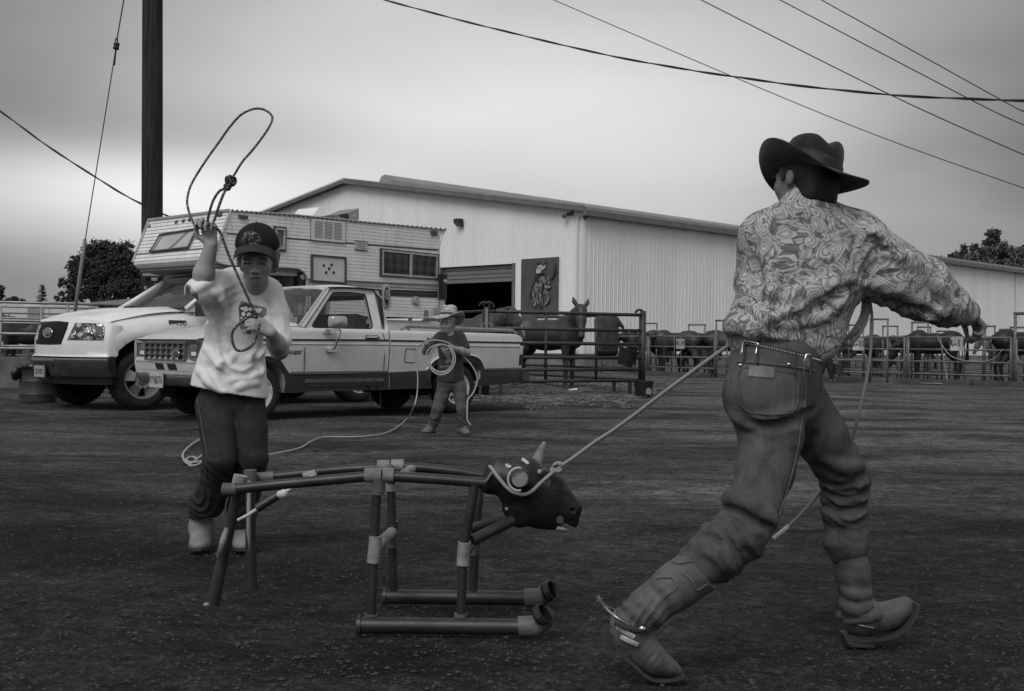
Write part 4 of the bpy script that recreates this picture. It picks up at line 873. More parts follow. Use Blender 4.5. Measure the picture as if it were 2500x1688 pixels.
# ================= big white pickup
FF=Fr(352,1000.8,47); W2=1.95
tk=thing('pickup_truck','newer big white pickup with chrome bumper, carrying the camper','pickup truck',FF.o,FF.a)
def F(x,y): return (60+x/4.903,700+y/4.903)
def S(y,z):
    e=abs((y-W2/2)/(W2/2)); r=-.50-.30*(1-min(1,e)**3.4)
    if z>.9: r+=.42*(z-.9)**1.25
    if z<.69: r-=.035
    return r
def surf(P,off,mm,name,par=tk,thick=.04,px=True,step=.07,Sf=S,smooth=None):
    Q=[]
    for p in P:
        if px:
            x=-.7
            for _ in range(60): y,z=FF.Fv(p[0],p[1],x); x=.8*x+.2*(Sf(min(max(y,0),W2),z)-off)
            Q.append((min(max(y,-.01),W2+.01),z))
        else: Q.append(p)
    bm=bmesh.new(); bm.faces.new([bm.verts.new((0,y,z)) for y,z in Q])
    ys=[q_[0] for q_ in Q]; zs=[q_[1] for q_ in Q]; k=min(ys)+step*.37
    while k<max(ys): bmesh.ops.bisect_plane(bm,geom=bm.verts[:]+bm.edges[:]+bm.faces[:],plane_co=(0,k,0),plane_no=(0,1,0)); k+=step
    k=min(zs)+step*.41
    while k<max(zs): bmesh.ops.bisect_plane(bm,geom=bm.verts[:]+bm.edges[:]+bm.faces[:],plane_co=(0,0,k),plane_no=(0,0,1)); k+=step
    bm.verts.index_update(); V=[(Sf(v.co.y,v.co.z)-off,v.co.y,v.co.z) for v in bm.verts]; Fs=[tuple(v.index for v in f.verts) for f in bm.faces]; E=[]
    for e in bm.edges:
        if len(e.link_faces)==1:
            lp=[l for l in e.link_faces[0].loops if l.edge==e][0]; E.append((lp.vert.index,lp.link_loop_next.vert.index))
    n=len(V); V2=V+[(x+thick,y,z) for x,y,z in V]; bm.free()
    return mk(name,V2,Fs+[tuple(i+n for i in reversed(f)) for f in Fs]+[(b_,a,a+n,b_+n) for a,b_ in E],mm,par,local=True,auto=smooth or 50)
m_pw2=m_paintw
hoodE=1.165
def nosetop(y): e=abs((y-W2/2)/(W2/2)); return 1.20-.05*e**2-.05*max(0,(e-.8)/.2)
nose=[(0,.69),(W2,.69)]+[(W2*(1-k/24),nosetop(W2*(1-k/24))) for k in range(25)]
surf(nose,0,m_paintw,'front_fascia',px=False,thick=.12,step=.06)
# chrome bumper, air dam
def Sb(y,z):
    e=abs((y-W2/2)/(W2/2)); r=-.50-.33*(1-min(1,e)**3.0)-.03
    if z>.64: r+=.0
    if z<.60: r+=.22*(.60-z)**1.1
    return r
surf([(-.03,.435),(W2+.03,.435),(W2+.03,.672),(-.03,.672)],.0,mat('chrome_dull',.34,.18,.25,5,metal=1),'front_bumper',px=False,Sf=Sb,thick=.10)
surf([(-.02,.652),(W2+.02,.652),(W2+.02,.668),(-.02,.668)],.010,m_chr,'bumper_glint',px=False,Sf=Sb,thick=.02)  # brighter chrome strip added as the highlight along the bumper's top edge
surf([(-.02,.672),(W2+.02,.672),(W2+.02,.70),(-.02,.70)],-.02,m_blk,'bumper_gap',px=False,thick=.04)
surf([(.03,.33),(W2-.03,.33),(W2-.0,.44),(.0,.44)],-.05,m_blk,'air_dam',px=False,Sf=Sb,thick=.05)
surf([F(92,903),F(352,905),F(338,966),F(250,968),(F(120,968)),F(105,950)],.006,m_blk,'bumper_opening',Sf=Sb,thick=.01)
surf([F(330,1040),F(420,1040),F(430,1075),F(345,1085)],.006,m_blk,'tow_hook_hole',Sf=Sb,thick=.01)
surf([F(62,852),F(360,858),F(356,885),F(66,880)],.012,mat('step_pad',.14,.6),'bumper_pad',Sf=Sb,thick=.03)
# grille
g=[F(178,428),F(250,418),F(400,412),F(527,424),F(505,510),(F(470,600)),F(437,692),F(300,697),F(133,690),F(133,620),(F(152,500))]
gi=[F(205,447),F(300,437),F(420,432),F(508,440),F(485,520),F(455,600),F(428,675),F(300,678),F(160,672),F(162,610),F(180,510)]
surf(g,.004,mat('grille_frame',.009,.5,.1,5,spec=.25),'grille_surround',thick=.05); 
m_mesh=mat('grille_mesh',.02,.5,0); q=NT(m_mesh); X,Y,Z=q.xyz()
a=q.m('ABSOLUTE',q.m('SINE',q.m('MULTIPLY',q.m('ADD',Y,Z),70.0))); c_=q.m('ABSOLUTE',q.m('SINE',q.m('MULTIPLY',q.m('SUBTRACT',Y,Z),70.0)))
hgt=q.m('MINIMUM',a,c_); q.col(q.rg(hgt,.18,.4,.014,.002)); q.b.inputs['Specular IOR Level'].default_value=.12; q.bump(q.m('SUBTRACT',1.0,hgt),.8,.01)
gp=surf(gi,.010,m_mesh,'grille',thick=.03)
pc=F(282,553); x_=-.75
for _ in range(10): y_,z_=FF.Fv(pc[0],pc[1],x_); x_=S(y_,z_)-.02
b=MB(); b.lathe([(.0,.02),(.085,.012),(.10,0)],(0,0,0),24,ax=(-1,0,0)); b.v=[(x_+x,y_+y*1.25,z_+z*.58) for x,y,z in b.v]; em=b.build('badge',mat('badge_mid',.16,.25,.1,5,metal=.4),tk,local=True,smooth=True)
b=MB(); P=[Vector((x_-.004,y_+.128*math.cos(t*math.pi/14),z_+.060*math.sin(t*math.pi/14))) for t in range(28)]; b.tube(P,.009,6,closed=True); b.build('badge_rim',m_chr,em,local=True,smooth=True)
text('Ford','badge_script',m_chr,em,(x_-.024,y_,z_),(0,-1,0),(0,0,1),.085,.001,1.2,local=True)
# headlights
hl=[F(605,437),F(740,436),F(880,441),F(930,452),F(955,485),F(955,560),F(946,645),F(700,643),F(510,640),F(550,550)]
def shr(P,k):
    cx=sum(p[0] for p in P)/len(P); cy=sum(p[1] for p in P)/len(P); return [(cx+(p[0]-cx)*k,cy+(p[1]-cy)*k) for p in P]
hb=surf(hl,.004,m_blk,'headlight',thick=.05,step=.05)
m_ref=mat('lamp_reflector',.5,.12,.0,9,metal=.9); q=NT(m_ref); vv=q.voro(9,q.map((1,1,1.6))); q.col(q.rg(vv,.15,.6,.75,.08)); q.bump(q.noise(14),.8,.03)
surf(shr(hl,.955),.010,m_ref,'reflector',par=hb,thick=.03,step=.05)
for cx,cy,rr in ((750,545,.088),(795,560,.075),(590,568,.050)):
    u,v=F(cx,cy); x_=-.6
    for _ in range(60): y_,z_=FF.Fv(u,v,x_); x_=.8*x_+.2*(S(min(max(y_,0),W2),z_)-.02)
    b=MB(); b.tube([Vector((x_,y_+rr*math.cos(t*math.pi/12),z_+rr*math.sin(t*math.pi/12)*1.05)) for t in range(24)],.006,5,closed=True); b.ell((x_+.01,y_,z_-.01),(.02,rr*.45,rr*.5),12,8); b.build('bulb',m_chr,hb,local=True,smooth=True)
surf([F(845,480),F(935,470),F(940,575),F(850,570)],.014,mat('turn_lens',.07,.3,.2,9),'turn_signal',par=hb,thick=.01)
m_ = hl
# far headlight on the hidden corner
surf([(1.38,.90),(1.93,.92),(1.93,1.08),(1.45,1.12)],.006,m_ref,'headlight',px=False,thick=.03)
surf([F(395,735),F(500,650),F(760,652),F(1060,650),F(1120,712)],-.02,m_seam,'fascia_seam',thick=.0241) if 0 else None
# number plate
u0,v0=F(182,1013); x_=-.9
for _ in range(10): y_,z_=FF.Fv(u0,v0,x_); x_=Sb(y_,z_)-.03
b=MB(); b.box((x_+.008,y_,z_),(.02,.33,.19)); pf=b.build('plate_frame',m_blk,tk,local=True)
b=MB(); b.box((x_-.006,y_,z_),(.006,.29,.15)); pp=b.build('number_plate',mat('plate_mid',.30,.5,.2,20),pf,local=True)
text('222 FKD','plate_letters',m_ink,pp,(x_-.011,y_,z_-.005),(0,-1,0),(0,0,1),.095,.001,.66,local=True)
# flank: front fender, door, bed
def ftop(x):
    pts=[(-.80,1.10),(-.55,1.145),(-.3,1.20),(0,1.25),(.35,1.29),(.62,1.315),(1.0,1.325),(2.4,1.325),(2.43,1.285),(5.4,1.285)]
    for (a,za),(c_,zc_) in zip(pts,pts[1:]):
        if a<=x<=c_: return za+(zc_-za)*(x-a)/(c_-a)
    return pts[0][1] if x<0 else pts[-1][1]
def fn2(x,z):
    t=ftop(x); f=0
    d=z-(t-.22)
    if d>0: f+=(.16 if x<.7 else .16-.13*min(1,(x-.7)/.25))*(d/.22)**2.2
    if z<.95: f+=.10*(.95-z)**1.2
    if x<-.3: f+=.9*max(0,(-.3-x))**2.0
    if x>2.43: f+=.0
    else: f-=.0
    # arch swell
    r=math.hypot(x,z-.40)
    if x<.75: f-=.030*math.exp(-((r-.60)/.10)**2)
    return f
arch=[(.505*math.cos(a),.405+.545*math.sin(a)) for a in [math.pi*(k/16) for k in range(17)]]   # rear to front over the wheel
P=[(-.52,.70)]+[(x,ftop(x)) for x in (-.47,-.43,-.4,-.2,0,.2,.35,.5,.62,.8,1.0,1.7,2.4)]+[(2.40,.42),(.62,.40),(.52,.40)]+arch+[(-.505,.44),(-.50,.69)]
A,B=shell(P,0,W2,fn2,[.5,.6,.7,.8,.9,.95,1.0,1.05,1.1,1.13,1.16,1.19,1.22,1.25,1.28,1.30],[-.7,-.6,-.5,-.4,-.3,-.15,0,.15,.3,.45,.62,.75,.95,1.6]); mk('cab_flank',A,B,m_paintw,tk,local=True,auto=35)
ar2=[(3.66+x,z) for x,z in arch]
P=[(2.43,1.285),(5.35,1.285),(5.38,1.25),(5.38,.55),(4.25,.48)]+ar2+[(3.1,.42),(2.43,.42)]
A,B=shell(P,.0,W2,lambda x,z:.02+.05*max(0,.9-z)+(.05*((z-1.2)/.085)**2 if z>1.2 else 0),[.6,.7,.8,.9,1.0,1.1,1.2,1.24,1.27]); mk('bed',A,B,m_paintw,tk,local=True,auto=35)
# hood
V=[];nx_,ny_=18,28
for i in range(nx_+1):
    t=i/nx_
    for j in range(ny_+1):
        y=.10+(W2-.20)*j/ny_; e=abs((y-W2/2)/(W2/2)); xs_=S(y,nosetop(y))+.02; x=xs_+(.66-xs_)*t
        zf=nosetop(y)-.004; zr_=1.375-.05*e**2.5; k=math.sin(min(1,t)*math.pi/2)**.8
        z=zf+(zr_-zf)*k; sh=.022*math.exp(-((e-.62)/.12)**2)*min(1,t*4); z+=sh
        if e>.80: z-=.055*((e-.80)/.10)**2*min(1,.3+t*3)*.5
        if i==0: z-=.03
        V.append((x,y,z))
mk('hood',V,[(i*(ny_+1)+j,(i+1)*(ny_+1)+j,(i+1)*(ny_+1)+j+1,i*(ny_+1)+j+1) for i in range(nx_) for j in range(ny_)],m_paintw,tk,local=True,auto=45)
strip(tk,[FF.L(462.5,763),FF.L(462.5,800),FF.L(463,860)],.010,'door_gap',m_seam,fn2,.004)
# cab upper
def tm2(z): return .035+max(0,z-1.30)*.33
def T2(u,v): return FF.Lt(u,v,tm2)
mx=lambda s_,z:(tm2(z) if s_==0 else W2-tm2(z))
Ab=(.62,1.31); At=(1.36,1.80); Rt=(2.26,1.82); Rb=(2.40,1.31)
outer=[Ab,At,Rt,Rb]; inn=rnd2([T2(474,777),(.80,1.36),(1.42,1.76),(2.2,1.76),(2.3,1.33)],.05,3); inn=[(max(.74,x),z) for x,z in inn]
o_,i_=match(outer,inn)
for s_ in (0,1):
    k=1 if s_==0 else -1
    b=MB(); A=[Vector((x,mx(s_,z),z)) for x,z in o_]; B=[Vector((x,mx(s_,z)+.015*k,z)) for x,z in i_]; b.ring(A,B); b.ring(B,[p+Vector((0,.05*k,0)) for p in B]); b.ring([p+Vector((0,.06*k,0)) for p in B],[p+Vector((0,.06*k,0)) for p in A]); b.build('door_frame',m_paintw,tk,local=True)
    b=MB(); b.add([Vector((x,mx(s_,z)+.03*k,z)) for x,z in i_],[tuple(range(len(i_)))]); b.build('side_window',m_glassd,tk,local=True)
V=[];n_=12
for i,(x,z) in enumerate(((.64,1.345),(1.30,1.79))):
    for j in range(n_+1):
        s_=j/n_; cv=4*(s_-.5)**2; y0_=tm2(z)+.01; V.append((x-.18*(1-cv),y0_+(W2-2*y0_)*s_,z))
mk('windscreen',V,[(j,j+1,n_+2+j,n_+1+j) for j in range(n_)],glassm('screen_glass2',.03,.72,.02),tk,local=True,smooth=True)
b=MB(); b.tube([Vector(V[0]),Vector(V[n_+1])],.035,8); b.tube([Vector(V[n_]),Vector(V[-1])],.035,8); b.build('a_pillar',m_paintw,tk,local=True,smooth=True)
b=MB(); b.tube(cat([Vector((v[0]-.03,v[1],v[2]+.01)) for v in V[:n_+1]],2),.018,5); b.build('cowl_strip',m_blk,tk,local=True)
b=MB(); b.tube(cat([Vector((.56,1.25,1.365)),Vector((.50,1.45,1.385)),Vector((.62,1.15,1.40)),Vector((.68,.75,1.405))],4),.012,5); b.tube(cat([Vector((.50,.75,1.375)),Vector((.62,.60,1.40)),Vector((.70,.28,1.40))],4),.012,5); b.build('wiper',m_blk,tk,local=True)
V=[];nxr,nyr=10,12; rt=lambda t,s_: 1.83+.05*math.sin(math.pi*min(1,t*.8+.2))**.6-.06*(1-min(1,min(s_,1-s_)/.16))**2-.05*max(0,(t-.85)/.15)**2
for i in range(nxr+1):
    t=i/nxr
    for j in range(nyr+1):
        s_=j/nyr; y0_=tm2(1.80); V.append((1.28+1.02*t-.17*(1-4*(s_-.5)**2)*(1-t),y0_+(W2-2*y0_)*s_,rt(t,s_)))
b=MB(); q_=[(i*(nyr+1)+j,(i+1)*(nyr+1)+j,(i+1)*(nyr+1)+j+1,i*(nyr+1)+j+1) for i in range(nxr) for j in range(nyr)]; b.add(V,q_); b.add([(x,y,z-.05) for x,y,z in V],[tuple(reversed(f)) for f in q_]); b.build('roof',m_paintw,tk,local=True,auto=40)
b=MB(); b.add([(2.40,.05,.6),(2.40,W2-.05,.6),(2.40,W2-.05,1.35),(2.28,W2-.22,1.80),(2.28,.22,1.80),(2.40,.05,1.35)],[(0,1,2,3,4,5)]); b.build('cab_back',m_dash,tk,local=True)
b=MB(); b.box((1.55,W2/2,.95),(.55,W2-.35,.3)); 
for y_ in (.5,W2-.5): b.box((1.85,y_,1.22),(.18,.5,.55),Rm=Matrix.Rotation(R(14),3,'Y')); b.box((1.92,y_,1.58),(.1,.26,.2))
b.build('seats',m_seat,tk,local=True,auto=30)
b=MB(); b.box((.78,W2/2,1.22),(.4,W2-.25,.16)); b.build('dashboard',m_dash,tk,local=True)
b=MB(); yb_=-.10; xx,zz=FF.L(490,755,yb_); b.box((xx+.02,yb_-.02,zz),(.10,.22,.20)); b.build('wing_mirror',m_blk,tk,local=True)
xx,zz=FF.L(434.5,790,-.0); y_=fn2(xx,zz); bd=text('F-150','side_badge',m_chr,tk,(xx,y_-.006,zz+.004),(1,0,0),(0,0,1),.10,.006,1.15,local=True); b=MB(); b.box((xx,y_-.0,zz-.038),(.25,.012,.024)); b.box((xx,y_+.004,zz+.004),(.26,.008,.075)); b.build('badge_base',mat('badge_base',.06,.4),tk,local=True)
b=MB(); b.box((1.9,W2/2,.55),(2.4,W2-.3,.35)); b.box((.1,W2/2,.72),(1.3,W2-.75,.5)); b.box((4.0,W2/2,.75),(2.5,1.0,.4)); b.box((5.0,W2/2,.7),(.6,W2-.2,.3)); b.build('chassis',m_under,tk,local=True)
b=MB()
b.cyl((0,.15,.4),(0,W2-.15,.4),.05); b.cyl((3.66,.15,.4),(3.66,W2-.15,.4),.05); b.build('axle',m_under,tk,local=True)
well(0,tk,W2,.05,.50,.41); well(3.66,tk,W2,.05,.50,.41)
wheel(tk,(0,.14,.395),.395,.265,-1,'alloy',R(-6)); wheel(tk,(3.66,.14,.395),.395,.265,-1,'alloy'); wheel(tk,(0,W2-.14,.395),.395,.265,1,'alloy',R(-6)); wheel(tk,(3.66,W2-.14,.395),.395,.265,1,'alloy')
b=MB(); b.box((5.48,W2/2,.62),(.2,W2,.2)); b.build('rear_bumper',m_chr,tk,local=True)
# ================= slide-in camper standing on the big pickup's bed
YC=-.06; WC=2.14
cpm=thing('truck_camper','white ribbed slide-in camper with dark stripes sitting on the big white pickup','camper',FF.o+FF.x*3.4+Vector((0,0,0)),FF.a)
cl_=lambda u,v,y=YC:(FF.L(u,v,y)[0]-3.4,FF.L(u,v,y)[1])
m_sid=mat('camper_siding',.60,.5,.1,2,spec=.4); q=NT(m_sid); dn=q.noise(3,q.map((1,1,.4)),5,.7); ds=q.noise(26,q.map((1,1,.15)),3,.6); q.col(q.m('MULTIPLY',q.rg(dn,.35,.75,.76,.62),q.rg(ds,.25,.5,.80,1.0)))
m_sg=mat('camper_grey',.17,.5,.15,2,spec=.4); m_sdk=mat('camper_dark',.045,.5,.2,2,spec=.4); m_al=mat('aluminium',.38,.4,.2,10,metal=.5)
pitch=.052; z00=1.32
def saw(z):
    t=((z-z00)/pitch)%1.0
    return .011 if (t<.20) else .011*max(0,1-(t-.20)/.10)*0+.0
zcs=[]
k=z00
while k<2.80: zcs+= [k,k+.004,k+pitch*.20-.003,k+pitch*.20+.001]; k+=pitch
def fsaw(x,z): t=((z-z00)%pitch); return .010 if .002<t<pitch*.20 else 0
side=[cl_(u,v) for u,v in ((562,517),(700,524),(860,541),(1000,554.5),(1086,562.5),(1078,575),(1073,590),(1070,606),(1070,700),(1068,777.5),(1057,777),(942,774),(760,770))]
side+=[(cl_(752,772)[0],side[-1][1])]+[cl_(u,v) for u,v in ((751.5,700),(751,686),(749,677),(744,668),(737,661),(727,657),(700,654.5),(661,652),(600,649),(545,646.5),(532,643),(524.5,636),(522,626))]
A,B=shell(side,YC,YC+WC,fsaw,zcs); body=mk('body',A,B,m_sid,cpm,local=True)
def band(P,mm,name,off=.003): 
    A,B=shell(P,YC,0,lambda x,z: fsaw(x,z)-off,[z for z in zcs],thick=.01); return mk(name,A,B,mm,cpm,local=True)
def bandpx(u0,u1,vt0,vt1,vb0,vb1,mm,name,off=.003): return band([cl_(u0,vb0),cl_(u1,vb1),cl_(u1,vt1),cl_(u0,vt0)],mm,name,off)
bandpx(553,1069.5,569,609,572.5,613,m_sdk,'thin_stripe')
bandpx(752,1069.5,680,694.5,690,700,m_sg,'grey_stripe'); bandpx(752,1069.5,691,701,697,709.5,mat('stripe_mid',.30,.5),'grey_stripe'); bandpx(752,1069.5,700,711,717,728,m_sdk,'dark_stripe')
# nose skin with real ribs
prof=[cl_(562,518)]+[(cl_(562,518)[0]+(cl_(522,626)[0]-cl_(562,518)[0])*k/12,cl_(562,518)[1]+(cl_(522,626)[1]-cl_(562,518)[1])*k/12) for k in range(1,13)]+[cl_(523,634),cl_(532,643),cl_(545,646.5)]
b=MB(); 
for i in range(len(prof)-1):
    (xa_,za_),(xb_,zb2)=prof[i],prof[i+1]; t=.80
    xm,zm=xa_+(xb_-xa_)*t,za_+(zb2-za_)*t
    b.add([(xa_-.014,YC+.02,za_),(xa_-.014,YC+WC-.02,za_),(xm-.014,YC+WC-.02,zm),(xm-.014,YC+.02,zm),(xm-.004,YC+WC-.02,zm-.003),(xm-.004,YC+.02,zm-.003),(xb_-.004,YC+WC-.02,zb2),(xb_-.004,YC+.02,zb2)],[(3,2,1,0),(5,4,2,3),(7,6,4,5)])
b.build('nose_skin',m_sid,cpm,local=True)
pv=[(cl_(523,634)[0]+.02,2.04),(cl_(532,643)[0]+.03,1.975),(cl_(545,646)[0]+.10,1.93),(-1.95,1.895),(-1.6,1.88),(-.85,1.88),(-.85,2.0)]
b=MB(); b.poly([Vector((x,YC+.07,z)) for x,z in pv],Vector((0,WC-.09,0))); b.build('belly_pan',mat('belly_grey',.30,.5,.25,2,stretch=(1,.3,1)),cpm,local=True)
# underside panel of the overcab
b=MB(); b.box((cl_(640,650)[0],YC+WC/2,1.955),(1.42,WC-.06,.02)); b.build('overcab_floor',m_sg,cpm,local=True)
# edge trims
def ctube(px,r,name,mm,y=YC-.004,n=6): b=MB(); b.tube([Vector((cl_(u,v)[0],y,cl_(u,v)[1])) for u,v in px],r,n); return b.build(name,mm,cpm,local=True)
ctube([(522,626),(562,516),(700,523),(860,540),(1000,553.5),(1087,562)],.016,'roof_trim',m_al); ctube([(1087,563),(1079,575),(1074,590),(1071,606),(1071,700),(1069,778)],.016,'corner_trim',m_al)
b=MB()
for i in range(46):
    t=i/45; u=566+520*t; v=516+ (562-516)*t+ (1.0*math.sin(t*3.1)); x,z=cl_(u,v-1.5); b.box((x,YC-.014,z+.004),(.022,.02,.028))
b.build('roof_clips',mat('clip_dark',.06,.6),cpm,local=True)
ctube([(751.5,772),(751.5,700),(751,686),(748,676),(742,666),(735,660),(727,656.5),(700,654),(661,651.5),(560,648),(545,646),(532,642),(524,635),(522,626)],.012,'arch_trim',m_al)
b=MB(); b.tube([Vector((cl_(522,626)[0]-.02,YC+WC+.0,2.08)),Vector((cl_(562,516)[0]-.02,YC+WC,2.72))],.02,6); b.tube([Vector((cl_(562,516)[0]-.02,YC,2.735)),Vector((cl_(562,516)[0]-.02,YC+WC,2.735))],.022,6); b.build('nose_trim',m_al,cpm,local=True)
# windows, vents, doors on the flank
def frame(px,wd,name,mm,inner_mat,inner_name,dep=.03,y=YC):
    P=[cl_(u,v) for u,v in px]; cx=sum(p[0] for p in P)/len(P); cz=sum(p[1] for p in P)/len(P); I=[(x+(wd if x<cx else -wd),z+(wd if z<cz else -wd)) for x,z in P]
    b=MB(); A=[Vector((x,y-dep,z)) for x,z in P]; B=[Vector((x,y-dep,z)) for x,z in I]; b.ring(A,B); b.ring([p+Vector((0,dep+.005,0)) for p in A],A); b.ring(B,[p+Vector((0,dep-.006,0)) for p in B]); fo=b.build(name,mm,cpm,local=True)
    b=MB(); b.add([Vector((x,y-.012,z)) for x,z in I],[(0,1,2,3)]); io=b.build(inner_name,inner_mat,fo,local=True); return fo,I
m_pane=mat('camper_glass',.035,.08,.3,3,spec=.6)
q=NT(m_pane); X,Y,Z=q.xyz(); fold=q.m('SINE',q.m('ADD',q.m('MULTIPLY',X,38.0),q.m('MULTIPLY',q.noise(4),6.0))); plaid=q.m('SINE',q.m('MULTIPLY',Z,42.0)); q.col(q.rg(q.m('ADD',fold,q.m('MULTIPLY',plaid,.8)),-1.6,1.8,.012,.085))
fo,I=frame([(927,606),(1069,621),(1068.5,684),(926,675)],.035,'window',m_sdk,m_pane,'pane')
fo2,I2=frame([(930.5,609.5),(1066,623.5),(1065.5,681),(930,672)],.030,'window_frame',m_al,m_pane,'pane',.036)
b=MB(); a_=cl_(1000,617); c_=cl_(1000,678); b.box(((a_[0]+c_[0])/2,YC-.03,(a_[1]+c_[1])/2),(.05,.02,a_[1]-c_[1])); b.build('window_bar',m_al,fo2,local=True)
frame([(667,552),(697,555.5),(696,615),(667,612)],.03,'window',m_sdk,m_sid,'surround'); frame([(669.5,556),(694,559),(693,610),(669.5,607.5)],.03,'window_frame',m_al,m_pane,'pane',.036)
fo,I=frame([(758.5,621),(843.5,628.5),(843,694),(758,688)],.025,'storage_door',m_sdk,mat('door_panel',.50,.6,.12,6),'door_panel')
b=MB()
for cx,cy in ((568,871),(640,867),(616,901),(589,937),(660,937)):
    x,z=cl_(640+cx/3.81,420+cy/3.81); b.lathe([(.022,0),(.022,.006),(0,.006)],(x,YC-.013,z),10,ax=(0,-1,0))
    b.build('knot_hole',m_blk,fo,local=True); b=MB()
def louvre(px,cols,rows,name):
    P=[cl_(u,v) for u,v in px]; b=MB(); b.poly([Vector((x,YC-.018,z)) for x,z in P],Vector((0,.02,0))); o=b.build(name,mat('vent_white',.58,.5,.05,5),cpm,local=True)
    def bi(s_,t): 
        a_=[P[0][i]*(1-s_)+P[1][i]*s_ for i in (0,1)]; c_=[P[3][i]*(1-s_)+P[2][i]*s_ for i in (0,1)]; return [a_[i]*(1-t)+c_[i]*t for i in (0,1)]
    b=MB()
    for c in range(cols):
        s0=.09+.82*c/cols+.02; s1=.09+.82*(c+1)/cols-.02
        for r in range(rows):
            t=.12+.76*(r+.5)/rows; a_=bi(s0,t); c_=bi(s1,t); h_=.008 if rows>6 else .010
            b.add([(a_[0],YC-.022,a_[1]-h_*.5),(c_[0],YC-.022,c_[1]-h_*.5),(c_[0],YC-.022,c_[1]+h_*.5),(a_[0],YC-.022,a_[1]+h_*.5)],[(0,1,2,3)])
    b.build('vent_slots',mat('slot_dark',.09,.7),o,local=True)
    Q=[Vector((x,YC-.016,z)) for x,z in P]; b=MB(); b.tube(Q,.010,5,closed=True); b.build('vent_seal',mat('clip_dark',.06),o,local=True)
louvre([(757,531.5),(842,540),(841.5,594.5),(756.5,587)],3,12,'refrigerator_vent'); louvre([(865.5,588),(895,591.5),(894,612),(865,609)],1,4,'furnace_vent')
b=MB(); x,z=cl_(941,723.5); pr=rnd2([(x-.08,z-.19),(x+.08,z-.19),(x+.08,z+.19),(x-.08,z+.19)],.07,4); i_=[(x+.05*math.cos(2*math.pi*k/24),z+.145*math.sin(2*math.pi*k/24)) for k in range(24)]; o2,i2=match(pr,i_); A=[Vector((a,YC-.02,c)) for a,c in o2]; B=[Vector((a,YC-.03,c)) for a,c in i2]; b.ring(A,B); b.ring([p+Vector((0,.03,0)) for p in A],A); po=b.build('porthole_vent',m_al,cpm,local=True); b=MB(); b.add([Vector((a,YC-.014,c)) for a,c in i2],[tuple(range(len(i2)))]); b.build('vent_recess',m_blk,po,local=True); b=MB(); b.box((x+.01,YC-.03,z+.02),(.05,.03,.16)); b.box((x,YC-.03,z-.02),(.11,.02,.02)); b.build('vent_latch',mat('galv',.2),po,local=True)
x,z=cl_(1014,735); b=MB(); b.lathe([(.075,0),(.075,.02),(.055,.025),(.05,.045),(.0,.045)],(x,YC,z),20,ax=(0,-1,0)); b.build('water_inlet',m_al,cpm,local=True,auto=30)
x,z=cl_(1040,768); b=MB(); b.box((x,YC-.005,z+.02),(.09,.01,.10)); b.build('sticker',mat('sticker',.18,.7),cpm,local=True)
def marker(x,y,z,w_,h_,n_,ax='side'):
    b=MB(); b.box((x,y,z),(w_,.03,h_) if ax=='side' else (.03,w_,h_)); b.build('marker_light',mat('marker_lens',.05,.3,.1,9),cpm,local=True)
x,z=cl_(592.5,530.6); marker(x,YC-.015,z,.14,.05,0); x,z=cl_(1058.6,569.6); marker(x,YC-.015,z,.13,.075,0)
for u,v in ((369,555),(434,544),(451,541),(466,538),(539,526)):
    xw=1.25; yv,zv=FF.Fv(u,v,xw-.02); b=MB(); b.ell((xw-3.4-.03,yv,min(zv,2.68)),(.03,.06,.035),10,6); b.build('marker_light',mat('marker_lens',.05),cpm,local=True,smooth=True)
# front window in the nose
n0=Vector((cl_(562,518)[0],0,cl_(562,518)[1])); n1=Vector((cl_(522,626)[0],0,cl_(522,626)[1])); nv=(n1-n0).normalized(); nn=Vector((nv.z,0,-nv.x)); nn=nn if nn.x<0 else -nn
def nose(u,v,off):
    r=ray(u,v); o=Vector((0,0,CH)); 
    P0=FF.o+FF.x*(n0.x+3.4)+Vector((0,0,n0.z)); nw=FF.x*nn.x+Vector((0,0,nn.z)); P0=P0+nw*off; t=(P0-o).dot(nw)/r.dot(nw); p=o+r*t-FF.o; return Vector((p.dot(FF.x)-3.4,p.dot(FF.y),p.z))
wp=[(365,615),(390,573.5),(481,558.5),(459,604)]; 
def off4(P,k): c=sum(P,Vector())/4; return [p+(c-p).normalized()*k for p in P]
A=[nose(u,v,.045) for u,v in wp]; B=off4(A,.07); b=MB(); b.ring(A,B); b.ring([p-nn*.04 for p in A],A); b.ring(B,[p-nn*.02 for p in B]); fo=b.build('window',m_al,cpm,local=True); b=MB(); b.add([p-nn*.015 for p in B],[(0,1,2,3)])
m_np=mat('nose_pane',.42,.15,.15,3,spec=.6); b.build('pane',m_np,fo,local=True)
b=MB(); b.add([B[3].lerp(B[2],.0)*.45+B[0]*.55-nn*.012,B[3]*.55+B[0]*.45-nn*.012,B[2]*.85+B[1]*.15-nn*.012,B[2]*.75+B[1]*.25-nn*.012],[(0,1,2,3)]); b.build('window_decal',m_sg,fo,local=True)
b=MB(); A2=[nose(u,v,.05) for u,v in wp]; b.tube(A2,.015,5,closed=True); b.build('window_seal',mat('clip_dark',.06),fo,local=True)
# lower nose line (grey two-tone belly)
b=MB(); z1_=2.20; f_=lambda z:n0.x+(n1.x-n0.x)*(z-n0.z)/(n1.z-n0.z)
b.add([(f_(2.20)-.022,YC+.02,2.20),(f_(2.20)-.022,YC+WC-.02,2.20),(f_(2.215)-.022,YC+WC-.02,2.215),(f_(2.215)-.022,YC+.02,2.215)],[(0,1,2,3)]); b.build('nose_line',m_sg,cpm,local=True)
